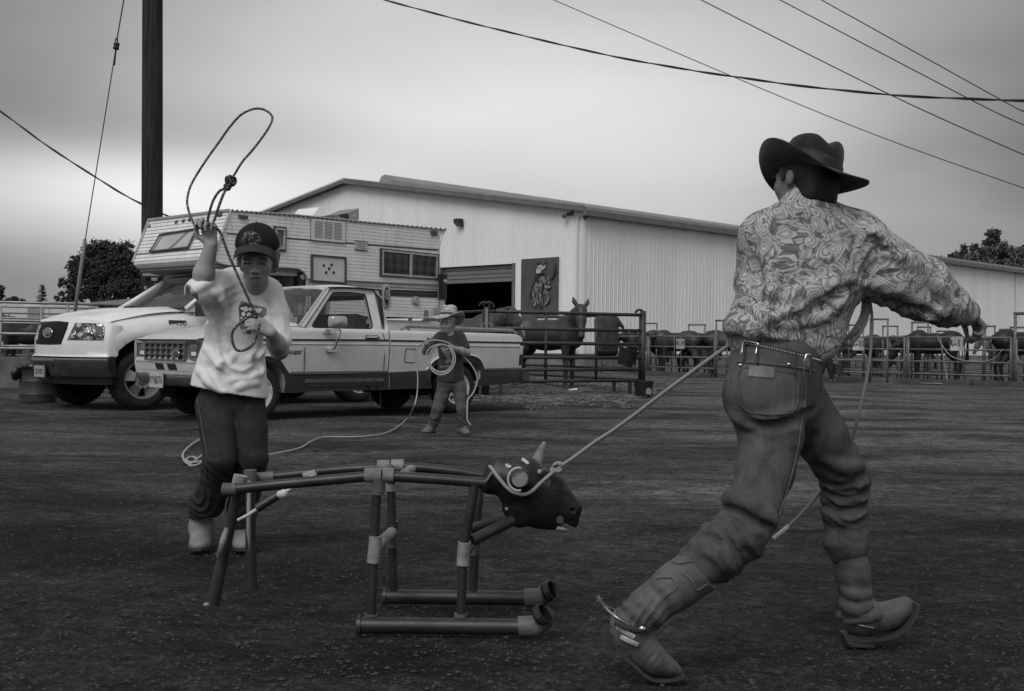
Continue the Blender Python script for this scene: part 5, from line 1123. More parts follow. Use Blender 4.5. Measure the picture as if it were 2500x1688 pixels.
# camper jacks, roof vents
for yj,u in ((YC-.10,1081),(YC+WC+.10,0)):
    b=MB(); xj=cl_(1081,700,YC-.1)[0]; b.cyl((xj,yj,.5),(xj,yj,1.95),.045,n=12); jo=b.build('camper_jack',m_al,cpm,local=True,auto=40); b=MB(); b.box((xj,yj,1.84),(.10,.10,.42)); b.build('jack_head',m_blk,jo,local=True); b=MB(); b.lathe([(.035,0),(.035,.02),(0,.03)],(xj,yj-.05,1.93),10,ax=(0,-1,0)); b.build('jack_knob',m_al,jo,local=True); b=MB(); b.box((xj-.07,yj+.03,1.45),(.16,.06,.10)); b.build('jack_mount',m_al,jo,local=True)
xj=cl_(741,690,YC+.02)[0]; b=MB(); b.box((xj-.01,YC+.10,1.74),(.13,.12,.46)); jo=b.build('camper_jack',m_blk,cpm,local=True); b=MB(); b.lathe([(.04,0),(.04,.02),(0,.03)],(xj-.01,YC+.04,1.87),12,ax=(0,-1,0)); b.build('jack_knob',m_al,jo,local=True); b=MB(); b.cyl((xj,YC+.10,.9),(xj,YC+.10,1.52),.045); b.build('jack_tube',m_al,jo,local=True)
def rf(u,v,y): x,z=FF.L(u,v,y); return Vector((x-3.4,y,z))
yv=.9; a_=[rf(764,526,yv),rf(793,528,yv),rf(812,503,yv),rf(779,506,yv)]; b=MB(); b.poly(a_,Vector((0,.55,0))); b.build('roof_vent_lid',mat('lid_white',.72,.5,.05,4),cpm,local=True)
yv=.9; b=MB(); P=[rf(825,524,yv),rf(850,520,yv),rf(876,509,yv),rf(876,540,yv),rf(830,540,yv)]; b.poly(P,Vector((0,.5,0))); fn_=b.build('roof_fan_box',mat('fan_grey',.20,.5,.1,4),cpm,local=True)
b=MB(); P=[rf(826.5,525.5,yv-.01),rf(850,521,yv-.01),rf(853,535,yv-.01),rf(832,531,yv-.01)]; b.add(P,[(0,1,2,3)]); b.build('fan_opening',m_blk,fn_,local=True)
b=MB(); P=[rf(862,525,yv-.012),rf(867,524,yv-.012),rf(867,528,yv-.012),rf(862,529,yv-.012)]; b.add(P,[(0,1,2,3)]); b.build('fan_label',m_plate,fn_,local=True)
# ------------------------------------------------------------ people: shared builders
nz=lambda v:Vector(v).normalized()
def fabric(name,g,rough=.85,var=.12,sc=7,bump=.25,weave=260,fold=0):
    m=mat(name,g,rough=rough,var=0,spec=.2); q=NT(m); n=q.noise(sc,None,5,.6); w_=q.noise(weave,None,2); q.col(q.m('MULTIPLY',q.rg(n,.3,.7,g*(1-var),g*(1+var)),q.rg(w_,.3,.7,.9,1.1)))
    h=q.m('ADD',q.m('MULTIPLY',w_,.15),q.m('MULTIPLY',q.noise(22,q.map((1,1,.6)),3,.5,.8),1.0)); q.bump(h,bump,.006); m.node_tree.nodes['Principled BSDF'].inputs['Sheen Weight'].default_value=.15
    return m
def denim(name,g):
    m=mat(name,g,rough=.9,var=0,spec=.15); q=NT(m); n=q.noise(5,None,5,.65); f=q.noise(30,q.map((1,1,.35)),4,.7,.5); w_=q.noise(420,None,2)
    q.col(q.m('MULTIPLY',q.m('MULTIPLY',q.rg(n,.3,.7,g*.75,g*1.3),q.rg(f,.3,.75,.75,1.25)),q.rg(w_,.3,.7,.85,1.15))); q.bump(q.m('ADD',q.m('MULTIPLY',f,1.0),q.m('MULTIPLY',w_,.1)),.5,.007); return m
m_skin=mat('skin',.31,.55,.10,9,bump=.05,bscale=120,spec=.4); nodes(m_skin)[1].inputs['Subsurface Weight'].default_value=.05
m_skind=mat('skin_tan',.16,.55,.12,9,spec=.4)
m_hair=mat('hair_fair',.17,.7,.5,30,stretch=(1,1,.15)); m_hairdk=mat('hair_dark',.012,.7,.5,30,stretch=(1,1,.15))
m_lip=mat('lip_line',.035,.6); m_eye=mat('eye_dark',.02,.3); m_brow=mat('brow',.12,.8)
def head(s,c,up,fw,k=1.0,nose=1.0):
    c=Vector(c); up=nz(up); fw=nz(fw-up*fw.dot(up)); r=fw.cross(up); P=lambda x,y,z:c+(r*x+fw*y+up*z)*k; A=(r,fw,up)
    s.ell(P(0,-.012,.032),(.074*k,.090*k,.086*k),.02,ax=A)
    s.ell(P(0,.022,-.030),(.058*k,.066*k,.070*k),.025,ax=A)
    s.ell(P(0,.040,-.078),(.034*k,.036*k,.028*k),.022,ax=A)               # chin
    for e in (-1,1):
        s.ell(P(.034*e,.056,-.022),(.026*k,.022*k,.024*k),.018,ax=A)       # cheek
        s.rc(P(.012*e,.080,.016),P(.042*e,.068,.014),.009*k,.008*k,.012)  # brow
        s.ell(P(.031*e,.083,.000),(.015*k,.010*k,.009*k),.010,'s',ax=A)    # socket
        s.ell(P(.031*e,.071,-.001),(.013*k,.012*k,.011*k),.004,ax=A)
        s.ell(P(.073*e,-.012,-.012),(.009*k,.016*k,.024*k),.006,ax=A)     # ear
        s.ell(P(.086*e,-.002,-.010),(.006*k,.010*k,.016*k),.004,'s',ax=A)
        s.ell(P(.013*e,.092,-.036),(.008*k,.009*k,.007*k),.006,ax=A)
    s.rc(P(0,.080,.006),P(0,.098*nose,-.030),.006*k,.010*k,.010)
    s.rc(P(-.018,.080,-.058),P(.018,.080,-.058),.0055*k,.0055*k,.006); s.rc(P(-.014,.078,-.067),P(.014,.078,-.067),.0065*k,.0065*k,.006)
    return P,r,up,fw
def facebits(par,P,r,up,fw,k,smile=0,eyes=1):
    b=MB(); pts=[P(x,.0875-.16*x*x*6+.0,-.0625+smile*(x/.024)**2) for x in (-.024,-.016,-.008,0,.008,.016,.024)]; b.tube(cat(pts,3),[.0012*k]+[.0022*k]*17+[.0012*k],6); b.build('mouth',m_lip,par,smooth=True)
    for e in (-1,1):
        b=MB(); pts=[P(.031*e+x,.0835-x*x*14,-.002-.18*abs(x)*0-x*x*16) for x in (-.013,-.007,0,.007,.013)]; b.tube(cat(pts,3),.0022*k,6); b.build('eye',m_eye,par,smooth=True)
        b=MB(); pts=[P(.033*e+x,.0855-x*x*10,.019-x*x*12) for x in (-.018,-.009,0,.009,.018)]; b.tube(cat(pts,3),[.0018*k]+[.0032*k]*11+[.0018*k],6,sq=.5); b.build('eyebrow',m_brow,par,smooth=True)
    b=MB(); 
    for e in (-1,1): b.ell(P(.007*e,.1010,-.0405),(.0028*k,.0025*k,.0022*k),8,6)
    b.build('nostrils',m_lip,par,smooth=True)
def rotv(v,ax,a): return Matrix.Rotation(a,3,Vector(ax))@Vector(v)
def hand(s,w,d,n,L,curl=(40,60,40),thumb=1,k=.0045,tc=(.55,.35),spread=.06,tw=0,cv=None):
    w=Vector(w); d=nz(d); n=nz(Vector(n)-d*Vector(n).dot(d)); x=d.cross(n); q=L/.18
    tips=[]
    for i in range(4):
        o=(i-1.5)*.0195*q*thumb; base=w+d*(.088-.004*abs(i-1))*q+x*o; s.rc(w+x*o*.6+d*.01*q,base,.0125*q,.0105*q,.012)
        ln=(.078,.086,.080,.062)[i]*q; dd=rotv(d,n,-spread*(i-1.5)*thumb); p=base; a=0; rr=(.0092,.0094,.0090,.0080)[i]*q
        cc=cv[i] if cv else curl
        for j,f in enumerate((.46,.30,.24)):
            a+=R(cc[j]); dv=rotv(dd,x,-a) if True else dd
            dv=dd*math.cos(a)+n*math.sin(a); p2=p+dv*ln*f; s.rc(p,p2,rr*(1-.07*j),rr*(.93-.07*j),k); p=p2
        tips.append(p)
    b0=w+d*.022*q-x*thumb*.022*q; t1=b0+(d*.55-x*thumb*.75+n*.35).normalized()*.040*q; t2=t1+(d*tc[0]+n*tc[1]+x*thumb*.15).normalized()*.034*q; t3=t2+(d*tc[0]*.7+n*(tc[1]+.3)+x*thumb*.35).normalized()*.026*q
    s.rc(w+d*.01*q,b0,.013*q,.013*q,.012); s.rc(b0,t1,.0135*q,.0105*q,.008); s.rc(t1,t2,.0105*q,.0098*q,k); s.rc(t2,t3,.0098*q,.0085*q,k)
    return tips
def hat(par,c,up,fw,crown,brim,mm,name='hat',band=None,dent=.03,curl=(.05,.05),dip=.02,th=.004,kb=1.5,bandmat=None,pinch=.25,asym=0):
    c=Vector(c); up=nz(up); fw=nz(Vector(fw)-up*Vector(fw).dot(up)); r=fw.cross(up); rx,ry,h=crown; bs,bf,bb=brim; n=64; rows=[]
    prof=[(.0,0),(.25,0),(.45,-.001),(.62,-.003),(.76,-.008),(.86,-.016),(.93,-.030),(.97,-.050),(.985,-h*.62),(1.0,-h*.85),(1.01,-h+.004)]
    for f,z in prof:
        row=[]
        for i in range(n):
            a=2*math.pi*i/n; x=rx*f*math.cos(a); y=ry*f*math.sin(a); hz=h+z
            dd=dent*math.exp(-(x/(.28*rx))**2)*(1-(f*abs(math.sin(a)))**6*.75) if f<.95 else 0
            fr=max(0,math.sin(a))**2*(hz/h)**2*pinch*f; x*=1-fr*.8
            row.append((x,y,hz-dd+.012*(y/ry)*0))
        rows.append(row)
    nb=10
    for j in range(0,nb+1):
        t=j/nb; row=[]
        for i in range(n):
            a=2*math.pi*i/n; ca,sa=math.cos(a),math.sin(a); RR=1/math.sqrt((ca/bs)**2+(sa/(bf if sa>0 else bb))**2)
            x0,y0=rx*1.01*ca,ry*1.01*sa; R0=math.hypot(x0,y0); rad=R0+(RR-R0)*t; cu=curl[0] if ca<0 else curl[1]
            z=cu*abs(ca)**kb*t**1.8-dip*sa*sa*t**1.4+asym*ca*t; rad-=cu*abs(ca)**kb*t**3*.45
            row.append((rad*ca,rad*sa,z+.003))
        rows.append(row)
    V=[];m=len(rows)
    for rr in rows: V+= [c+r*x+fw*y+up*z for x,y,z in rr]
    N=len(V); V2=[]
    for j,rr in enumerate(rows):
        for (x,y,z) in rr:
            if j<len(prof): V2.append(c+r*(x*.95)+fw*(y*.95)+up*(z-th))
            else: V2.append(c+r*x+fw*y+up*(z-th))
    Fc=[(j*n+i,(j+1)*n+i,(j+1)*n+(i+1)%n,j*n+(i+1)%n) for j in range(m-1) for i in range(n)]
    F2=[tuple(N+i for i in reversed(f)) for f in Fc]; Fe=[((m-1)*n+i,N+(m-1)*n+i,N+(m-1)*n+(i+1)%n,(m-1)*n+(i+1)%n) for i in range(n)]
    o=mk(name,V+V2,Fc+F2+Fe,mm,par,smooth=True)
    if bandmat:
        b=MB(); 
        for z0_,z1_ in ((.004,.028),):
            A=[c+r*(rx*1.035*math.cos(2*math.pi*i/48))+fw*(ry*1.035*math.sin(2*math.pi*i/48))+up*z0_ for i in range(48)]; B=[c+r*(rx*1.03*math.cos(2*math.pi*i/48))+fw*(ry*1.03*math.sin(2*math.pi*i/48))+up*z1_ for i in range(48)]; b.ring(A,B)
        b.build('hat_band',bandmat,o,smooth=True)
    return o
def boot(s,an,heel,ball,toe,k=1.0,up=None,r=.040,w=1.0):   # ankle, heel (at sole height), ball, toe
    an,heel,ball,toe=[Vector(p) for p in (an,heel,ball,toe)]; u=nz(up) if up else Vector((0,0,1)); f=nz(toe-heel); sd_=f.cross(u)
    s.rc(an+u*.05*k,an-u*.01*k,r*1.02*k,r*k,.02); s.rc(an-u*.01*k,heel+u*.040*k,r*k,.031*k,.03)
    m=heel.lerp(ball,.5); s.ell(m+u*.030*k,((ball-heel).length*.75,.036*k*w,.034*k),.03,ax=(f,sd_,u)); s.rc(an-u*.012*k+f*.015*k,ball+u*.030*k-f*.01*k,.036*k,.028*k,.05)
    s.ell(ball.lerp(toe,.30)+u*.026*k,((toe-ball).length*.95,.044*k*w,.029*k),.025,ax=(f,sd_,u))
def sole(par,heel,ball,toe,side,up,k=1.0,mm=None,hh=.035):
    heel,ball,toe,side,up=[Vector(p) for p in (heel,ball,toe,side,up)]; side=nz(side); f=nz(toe-heel); b=MB()
    pts=[(heel-f*.035*k,.024),(heel-f*.01*k,.031),(heel+(ball-heel)*.5,.026),(ball,.038),(ball+(toe-ball)*.5,.034),(toe+f*.004,.016)]
    A=[p+side*w*k for p,w in pts]+[p-side*w*k for p,w in reversed(pts)]; b.poly(A,up*.010*k); b.build('boot_sole',mm,par)
    b=MB(); A=[p+side*w*k for p,w in ((heel-f*.034*k,.022),(heel+f*.028*k,.026))]+[p-side*w*k for p,w in ((heel+f*.028*k,.026),(heel-f*.034*k,.022))]; B=[heel+(p-heel)*.85-up*hh*k for p in A]; b.add([p for p in A]+B,[(0,1,2,3),(7,6,5,4),(0,4,5,1),(1,5,6,2),(2,6,7,3),(3,7,4,0)]); b.build('boot_heel',mm,par)
m_boot=mat('boot_leather',.13,.6,.35,12,bump=.3,bscale=40,spec=.35); m_sole=mat('boot_sole_dark',.03,.8,.2,20)
def rope_mat(name,g1,g2,sc):
    m=mat(name,g1,rough=.75,var=0,spec=.3); q=NT(m); v=q.voro(sc); w_=q.noise(sc*2.5); q.col(q.mix(q.rg(v,.20,.30,1,0),g1,g2) if g2!=g1 else q.rg(w_,.3,.7,g1*.8,g1*1.2)); q.bump(w_,.6,.004); return m
# ------------------------------------------------------------ boy swinging a rope, white T-shirt and cap
A_=lambda u,v,Y:at(u,v,Y)
s=SDF((-1.46,4.60,-.02),(-.90,5.38,1.50),.0042)
J=dict(pel=A_(560,965,5.12),che=A_(592,790,5.08),nb=A_(625,705,5.03),hR=A_(522,985,5.12),kR=A_(533,1120,5.0),aR=A_(496,1262,5.20),hL=A_(603,985,5.14),kL=A_(613,1120,5.08),aL=A_(592,1284,5.26),
 sR=A_(560,693,5.08),eR=A_(489,703,4.90),wR=A_(515,600,4.86),sL=A_(662,722,5.10),eL=A_(682,856,5.0),wL=A_(661,812,4.86),hd=A_(628,632,4.93))
s.rc(J['pel'],J['che'],.07,.078,.03,fl=.75,fa=(0,1,0)); s.rc(J['che'],J['nb']+Vector((0,.05,0)),.075,.042,.02,fl=.7,fa=(0,1,0)); s.rc(J['nb']+Vector((0,.04,0)),J['nb']+Vector((0,.0,.02)),.045,.045,.02)
s.rc(J['sR'],J['sL'],.040,.040,.02); s.rc(J['nb']+Vector((0,.01,.01)),J['hd']+Vector((0,.02,-.03)),.047,.045,.02)
for h_,k_,a_ in (('hR','kR','aR'),('hL','kL','aL')): s.rc(J['pel'],J[h_],.06,.06,.03); s.rc(J[h_],J[k_],.058,.046,.03); s.rc(J[k_],J[a_],.046,.030,.02); s.rc(J[a_],J[a_]+Vector((0,.0,-.05)),.03,.026,.02)
s.rc(J['sR'],J['eR'],.044,.037,.03); mR=J['eR'].lerp(J['wR'],.35); s.rc(J['eR'],mR,.036,.041,.02); s.rc(mR,J['wR'],.041,.026,.02,fl=None)
s.rc(J['sL'],J['eL'],.044,.036,.03); mL=J['eL'].lerp(J['wL'],.4); s.rc(J['eL'],mL,.037,.038,.02); s.rc(mL,J['wL'],.037,.025,.02)
s.ell(J['eR']+Vector((0,0,-.012)),(.034,.034,.03),.02)
P_,r_,u_,f_=head(s,J['hd'],Vector((.04,-.30,1)),Vector((.10,-1,-.20)),.98,1.0)
hR=hand(s,J['wR'],Vector((-.10,-.10,1)),Vector((-.25,-1,-.1)),.172,curl=(58,72,40),thumb=1,tc=(.9,.25),cv=[(35,65,45),(48,72,45),(60,75,45),(66,78,45)])
hL=hand(s,J['wL'],Vector((-.72,-.42,.42)),Vector((-.40,.75,-.55)),.165,curl=(50,70,45),thumb=1,tc=(.9,.2))
boy=s.build('person',m_skin,label='boy in a white T-shirt and dark cap swinging a rope loop over his head',cat='boy')
facebits(boy,P_,r_,u_,f_,.98)
# hair
m_h=m_hair; s=SDF((-1.30,4.75,1.10),(-.90,5.10,1.50),.004); k_=.98
for e in (-1,1): s.rc(P_(.070*e,.0,.03),P_(.074*e,-.012,-.026),.017,.013,.02); s.rc(P_(.072*e,-.03,.02),P_(.062*e,-.062,-.055),.022,.020,.02); s.rc(P_(.060*e,.062,.050),P_(.074*e,.02,.006),.010,.009,.01)
s.ell(P_(0,-.038,-.002),(.075,.062,.080),.02,ax=(r_,f_,u_)); s.rc(P_(-.05,.073,.040),P_(.05,.073,.040),.011,.011,.01); s.wr(P_(0,0,0),.12,(90,90,10),.003,warp=1)
s.build('hair',m_h,boy)
# cap
s=SDF((-1.33,4.66,1.18),(-.86,5.10,1.56),.004)
s.ell(P_(0,-.010,.060),(.090,.106,.090),.0,ax=(r_,f_,u_)); s.cut(P_(0,0,.046),-(u_-f_*.10)); s.ell(P_(0,-.012,.035),(.078,.094,.086),0,'s',ax=(r_,f_,u_)); s.rc(P_(0,-.01,.149),P_(0,-.01,.152),.007,.006,.004)
m_cap=mat('cap_cloth',.016,.8,0,spec=.2); q=NT(m_cap); cap_o=None
cap_o=s.build('cap',m_cap,boy)
cc=np.array(TM[boy].inverted()@P_(.026,.09,.098)); loc=q.map((1,1,1),(0,0,0),tuple(-cc[:3]))
ln=q.t.nodes.new('ShaderNodeVectorMath'); ln.operation='LENGTH'; q.t.links.new(loc,ln.inputs[0]); msk=q.rg(q.m('ADD',ln.outputs['Value'],q.m('MULTIPLY',q.noise(40),.03)),.052,.070,1,0)
fl=q.noise(75,None,3,.7,1.2); q.col(q.mix(q.m('MULTIPLY',q.rg(fl,.50,.58,0,1),msk),q.rg(q.noise(20),.3,.7,.006,.011),q.rg(q.noise(130),.3,.7,.05,.30)))
b=MB(); V=[];nn=22
for j in range(6):
    t=j/5
    for i in range(nn+1):
        a=math.pi*(i/nn); x=.083*math.cos(a)*(1+.06*t); y=.075+.075*math.sin(a)**.8*t+.018*math.sin(a); arch=.040*math.sin(a)**1.2
        V.append(P_(x,y+.0,.046+arch*.9-.012*t-.020*t*abs(math.cos(a))**2))
n0=len(V); V+=[v-u_*.0045 for v in V]; Fq=[(j*(nn+1)+i,j*(nn+1)+i+1,(j+1)*(nn+1)+i+1,(j+1)*(nn+1)+i) for j in range(5) for i in range(nn)]
mk('cap_brim',V,Fq+[tuple(n0+i for i in reversed(f)) for f in Fq]+[(5*(nn+1)+i,5*(nn+1)+i+1,n0+5*(nn+1)+i+1,n0+5*(nn+1)+i) for i in range(nn)],mat('brim_cloth',.016,.8,.2,20),cap_o,smooth=True)
# T-shirt
m_tee=fabric('white_cotton',.68,bump=.2)
s=SDF((-1.56,4.66,.60),(-.84,5.34,1.22),.0045)
c0=J['che']
s.rc(A_(557,930,5.11),A_(568,860,5.11),.143,.118,.05,fl=.70,fa=(0,1,0)); s.rc(A_(568,860,5.11),A_(582,775,5.09),.116,.112,.04,fl=.70,fa=(0,1,0)); s.rc(A_(582,775,5.09),A_(612,712,5.07),.112,.080,.04,fl=.78,fa=(0,1,0))
s.rc(A_(553,955,5.11),A_(560,905,5.11),.150,.134,.04,fl=.68,fa=(0,1,0)); s.rc(A_(590,965,5.12),A_(584,900,5.11),.110,.10,.04,fl=.8,fa=(0,1,0))
s.rc(A_(575,690,5.08),A_(652,712,5.09),.055,.055,.04)
s.rc(A_(566,700,5.06),A_(522,702,4.98),.072,.070,.05); s.rc(A_(522,702,4.98),A_(486,712,4.90),.068,.060,.03)
s.rc(A_(656,722,5.09),A_(672,770,5.05),.062,.060,.04); s.rc(A_(672,770,5.05),A_(686,830,4.99),.052,.047,.02)
s.rc(A_(520,730,5.0),A_(540,790,5.08),.045,.06,.06)
# neck opening, hem, sleeve mouths
nbp=J['nb']; 
for i in range(10): pass
s.ell(A_(627,676,5.0),(.058,.075,.036),.006,'s'); s.rc(A_(627,688,4.97),A_(640,694,4.93),.012,.004,.008,'s')
s.cut(A_(556,961,5.0),Vector((-.17,-.02,-1))); s.cut(A_(487,722,4.86),Vector((-.55,-.30,-.62)),A_(440,780,4.6)-Vector((.05,0,0)),A_(520,600,5.1))
for px,r in (([(518,760),(530,820),(537,880),(530,925)],.011),([(500,850),(530,882),(560,903),(592,908),(622,898)],.012),([(482,905),(510,925),(540,948)],.012),([(556,762),(548,820),(556,862)],.008),([(604,880),(625,868),(642,858)],.010),([(560,932),(592,916),(622,918),(642,904)],.010),
  ([(535,705),(546,738),(548,770)],.010),([(640,745),(652,790),(648,835)],.010),([(517,712),(532,728),(542,745)],.010),([(572,865),(555,885),(530,893)],.009),([(498,925),(515,938),(545,955)],.010),([(575,950),(600,938),(630,935)],.009),([(470,715),(490,700),(515,690)],.008),([(665,740),(682,775),(690,810)],.009),([(655,760),(668,800),(672,835)],.008)): s.fold(px,r,.022)
for px,r in (([(526,735),(540,790),(545,850),(560,890)],.008),([(545,890),(575,915),(605,915),(635,890)],.009),([(505,890),(530,930),(545,948)],.008),([(555,715),(560,750),(556,790)],.007),([(640,850),(625,880),(640,905)],.007),([(648,740),(660,800)],.007)): s.crease(px,r,.018)
s.wr(A_(560,880,5.02),(.16,.10,.12),(30,0,60),.0025); s.wr(A_(530,725,4.98),(.09,.09,.07),(50,0,-60),.006); s.wr(A_(675,790,5.03),(.05,.06,.08),(20,0,80),.005,ph=1); s.wr(A_(600,780,5.0),(.12,.09,.10),(45,10,25),.004,ph=2)
tee=s.build('t_shirt',m_tee,boy)
b=MB(); n_=28; cN=A_(626,697,5.02)
BV={}
def bvh(o):
    from mathutils.bvhtree import BVHTree
    if o not in BV: M=TM[o]; BV[o]=BVHTree.FromPolygons([M@v.co for v in o.data.vertices],[tuple(p.vertices) for p in o.data.polygons])
    return BV[o]
def drape(poly,mm,name,par,h=.014,off=.004,Y0=4.7,hit=None):
    bv=bvh(hit)
    bm=bmesh.new(); bm.faces.new([bm.verts.new((u,v,0)) for u,v in poly]); us=[p[0] for p in poly]; vs=[p[1] for p in poly]; st_=h
    k=min(us)+st_*.4
    while k<max(us): bmesh.ops.bisect_plane(bm,geom=bm.verts[:]+bm.edges[:]+bm.faces[:],plane_co=(k,0,0),plane_no=(1,0,0)); k+=st_
    k=min(vs)+st_*.4
    while k<max(vs): bmesh.ops.bisect_plane(bm,geom=bm.verts[:]+bm.edges[:]+bm.faces[:],plane_co=(0,k,0),plane_no=(0,1,0)); k+=st_
    bm.verts.index_update(); V=[];last=None; o=Vector((0,0,CH))
    for v in bm.verts:
        d=ray(v.co.x,v.co.y).normalized(); hp=bv.ray_cast(o,d)
        if hp[0] is None: V.append(None)
        else: V.append(hp[0]+hp[1]*off if hp[1].dot(d)<0 else hp[0]-hp[1]*off)
    Fs=[tuple(v.index for v in f.verts) for f in bm.faces]; bm.free()
    ys=sorted(p.y for p in V if p is not None)
    if not ys: return None
    Fs=[f for f in Fs if all(V[i] is not None for i in f) and max(V[i].y for i in f)-min(V[i].y for i in f)<.08]
    V=[p if p is not None else Vector((0,ys[0],0)) for p in V]
    return mk(name,V,Fs,mm,par,smooth=True)
Z3=lambda x,y:(430+x/3.1375,500+y/3.1375)
m_p1=mat('print_grey',.16,.8,.3,60); m_p2=mat('print_dark',.035,.8,.3,50); m_p3=mat('print_white',.62,.8)
drape([Z3(*p) for p in ((478,790),(500,735),(560,755),(695,795),(690,835),(640,900),(628,960),(560,965),(515,972),(490,940),(485,880))],m_p1,'shirt_print',tee,5,.0035,hit=tee)
drape([Z3(*p) for p in ((487,775),(530,752),(575,780),(596,850),(590,915),(560,930),(515,915),(492,870))],m_p2,'shirt_print',tee,5,.005,hit=tee)
def hexa(cx,cy,r,ry=None): return [Z3(cx+r*math.cos(math.pi*(k/3+.15)),cy+(ry or r*1.15)*math.sin(math.pi*(k/3+.15))) for k in range(6)]
for cx,cy,r in ((532,800,20),(556,845,19),(515,838,17),(534,882,18),(570,890,15),(505,795,12),(566,800,14),(500,868,9),(585,860,10)): drape(hexa(cx,cy,r),m_p3,'print_hexagon',tee,5,.0065,hit=tee)
drape([Z3(*p) for p in ((500,955),(560,945),(620,925),(625,950),(560,968),(515,972))],m_p3,'print_hexagon',tee,5,.0065,hit=tee)
drape([Z3(*p) for p in ((605,795),(660,800),(655,830),(605,822))],m_p3,'shirt_print',tee,5,.005,hit=tee)
b=MB(); 
def conf(px,hit,off=.004):
    bv=bvh(hit); out=[]
    for u,v in px:
        h=bv.ray_cast(Vector((0,0,CH)),ray(u,v).normalized()); 
        if h[0]: out.append(h[0]+(h[1]*off if h[1].dot(ray(u,v))<0 else -h[1]*off))
    return out
# jeans
m_jean=denim('denim_dark',.042)
s=SDF((-1.50,4.78,.04),(-.92,5.42,.86),.0048)
s.rc(A_(556,935,5.13),A_(560,985,5.13),.118,.115,.04,fl=.8,fa=(0,1,0))
for pts,rr in (([A_(523,990,5.12),A_(532,1050,5.06),A_(536,1120,5.01),A_(524,1185,5.10),A_(504,1232,5.16),A_(496,1268,5.20)],(.082,.076,.069,.067,.072,.062)),
               ([A_(603,990,5.14),A_(610,1050,5.11),A_(615,1120,5.09),A_(603,1185,5.16),A_(592,1240,5.22),A_(588,1298,5.26)],(.080,.074,.068,.066,.066,.060))): s.chain(pts,rr,.012)
s.cut(A_(495,1268,5.1),Vector((.10,.0,-1)),s.lo,(A_(548,1200,5.2).x,9,9)); s.cut(A_(592,1293,5.15),Vector((.05,.0,-1)))
s.wr(A_(528,1140,5.0),(.09,.10,.08),(30,0,75),.010,warp=2); s.wr(A_(505,1225,5.10),(.09,.10,.08),(-30,0,65),.013,ph=1.2,warp=2); s.wr(A_(612,1140,5.05),(.08,.10,.09),(20,0,70),.009,ph=.5,warp=2); s.wr(A_(595,1240,5.16),(.08,.1,.08),(10,0,70),.011,ph=2,warp=2); s.wr(A_(560,1000,5.02),(.14,.1,.06),(60,0,50),.007,ph=.4)
jn=s.build('jeans',m_jean,boy)
m_st=mat('seam_thread',.07,.8)
for px in ([(479,960),(489,1010),(497,1060),(506,1110),(503,1150),(506,1185)],):
    P=conf(cat([np.array(p) for p in px],6),jn,.002)
    if len(P)>3: b=MB(); b.tube(P,.0022,5); b.build('seam',m_st,jn)
# boots
def mkboot(par,an,heel,ball,toe,mm,k=1.0,up=(0,0,1),shaft=None,h=.0045,name='boot',r=.040,hh=.03):
    P=[Vector(p) for p in (an,heel,ball,toe)]+([Vector(p) for p in shaft] if shaft else []); lo=[min(p[i] for p in P)-.12 for i in range(3)]; hi=[max(p[i] for p in P)+.12 for i in range(3)]
    s=SDF(lo,hi,h); boot(s,an,heel,ball,toe,k,up,r)
    return s
for an,heel,ball,toe in ((A_(492,1283,5.21),Vector((A_(500,1330,5.28).x,5.275,.0)),Vector((A_(488,1345,5.14).x,5.15,.0)),Vector((A_(482,1345,5.1).x,5.085,.004))),(A_(592,1303,5.26),Vector((A_(597,1340,5.30).x,5.30,.0)),Vector((A_(594,1348,5.15).x,5.16,.0)),Vector((A_(592,1350,5.1).x,5.09,.004)))):
    s=mkboot(boy,an,heel,ball,toe,m_boot,1.0,r=.044); s.wr(an+Vector((0,-.05,-.045)),(.05,.06,.04),(0,70,70),.004)
    s.cut(Vector((0,0,.006)),(0,0,-1)); bo=s.build('boot',mat('boot_suede',.17,.8,.3,14,bump=.3,bscale=50),boy); sole(bo,heel+Vector((0,0,.012)),ball+Vector((0,0,.004)),toe+Vector((0,-.008,.003)),(1,0,0),(0,0,1),1.28,m_sole,.012)
# rope in his hands
m_rd=rope_mat('rope_speckled',.055,.50,115)
loop=[(512,545),(500,556),(488,556),(476,550.7),(463,522.5),(456.8,493),(463,461),(477.6,431.5),(507,386),(533.9,348.5),(560.6,311),(587.4,281.6),(614,268),(635.6,266),(654.4,273.5),(665,287),(659.7,305.7),(641,335),(614,370),(592.8,394),(571,428.8),(563,442)]
Y=lambda i,n:4.84+.45*math.sin(math.pi*min(1,i/(n*.9)))
b=MB(); b.tube(cat([A_(u,v,4.80+(.30*math.sin(math.pi*i/21) if i>3 else .01*i)) for i,(u,v) in enumerate(loop)],8),.0052,8)
b.tube(cat([A_(u,v,Yy) for u,v,Yy in ((563,442,4.80),(555,457,4.80),(545,462,4.80),(534,469,4.80),(520.5,490.4,4.80),(511,520,4.80),(507,540,4.81))],6),.0055,8)
b.tube(cat([A_(u,v,Yy) for u,v,Yy in ((558,452,4.80),(547,471.7,4.79),(536.5,498,4.79),(526,530.6,4.79),(521,545,4.775),(527,556,4.765),(539,571,4.78),(557.5,621,4.78),(580,672,4.78),(602,720,4.78),(621,761,4.78),(627,775,4.79),(608.5,774,4.77),(586,790,4.77),(568.6,809,4.77),(567,831.5,4.77),(576.6,853.8,4.77),(595.7,855.4,4.77),(614.9,844,4.77),(626,822,4.775),(631,806,4.78),(634,790,4.79))],8),.0058,8)
rp=b.build('lasso_rope',m_rd,smooth=True,label='dark speckled rope whose narrow loop rises above the capped boy',cat='rope')
b=MB()
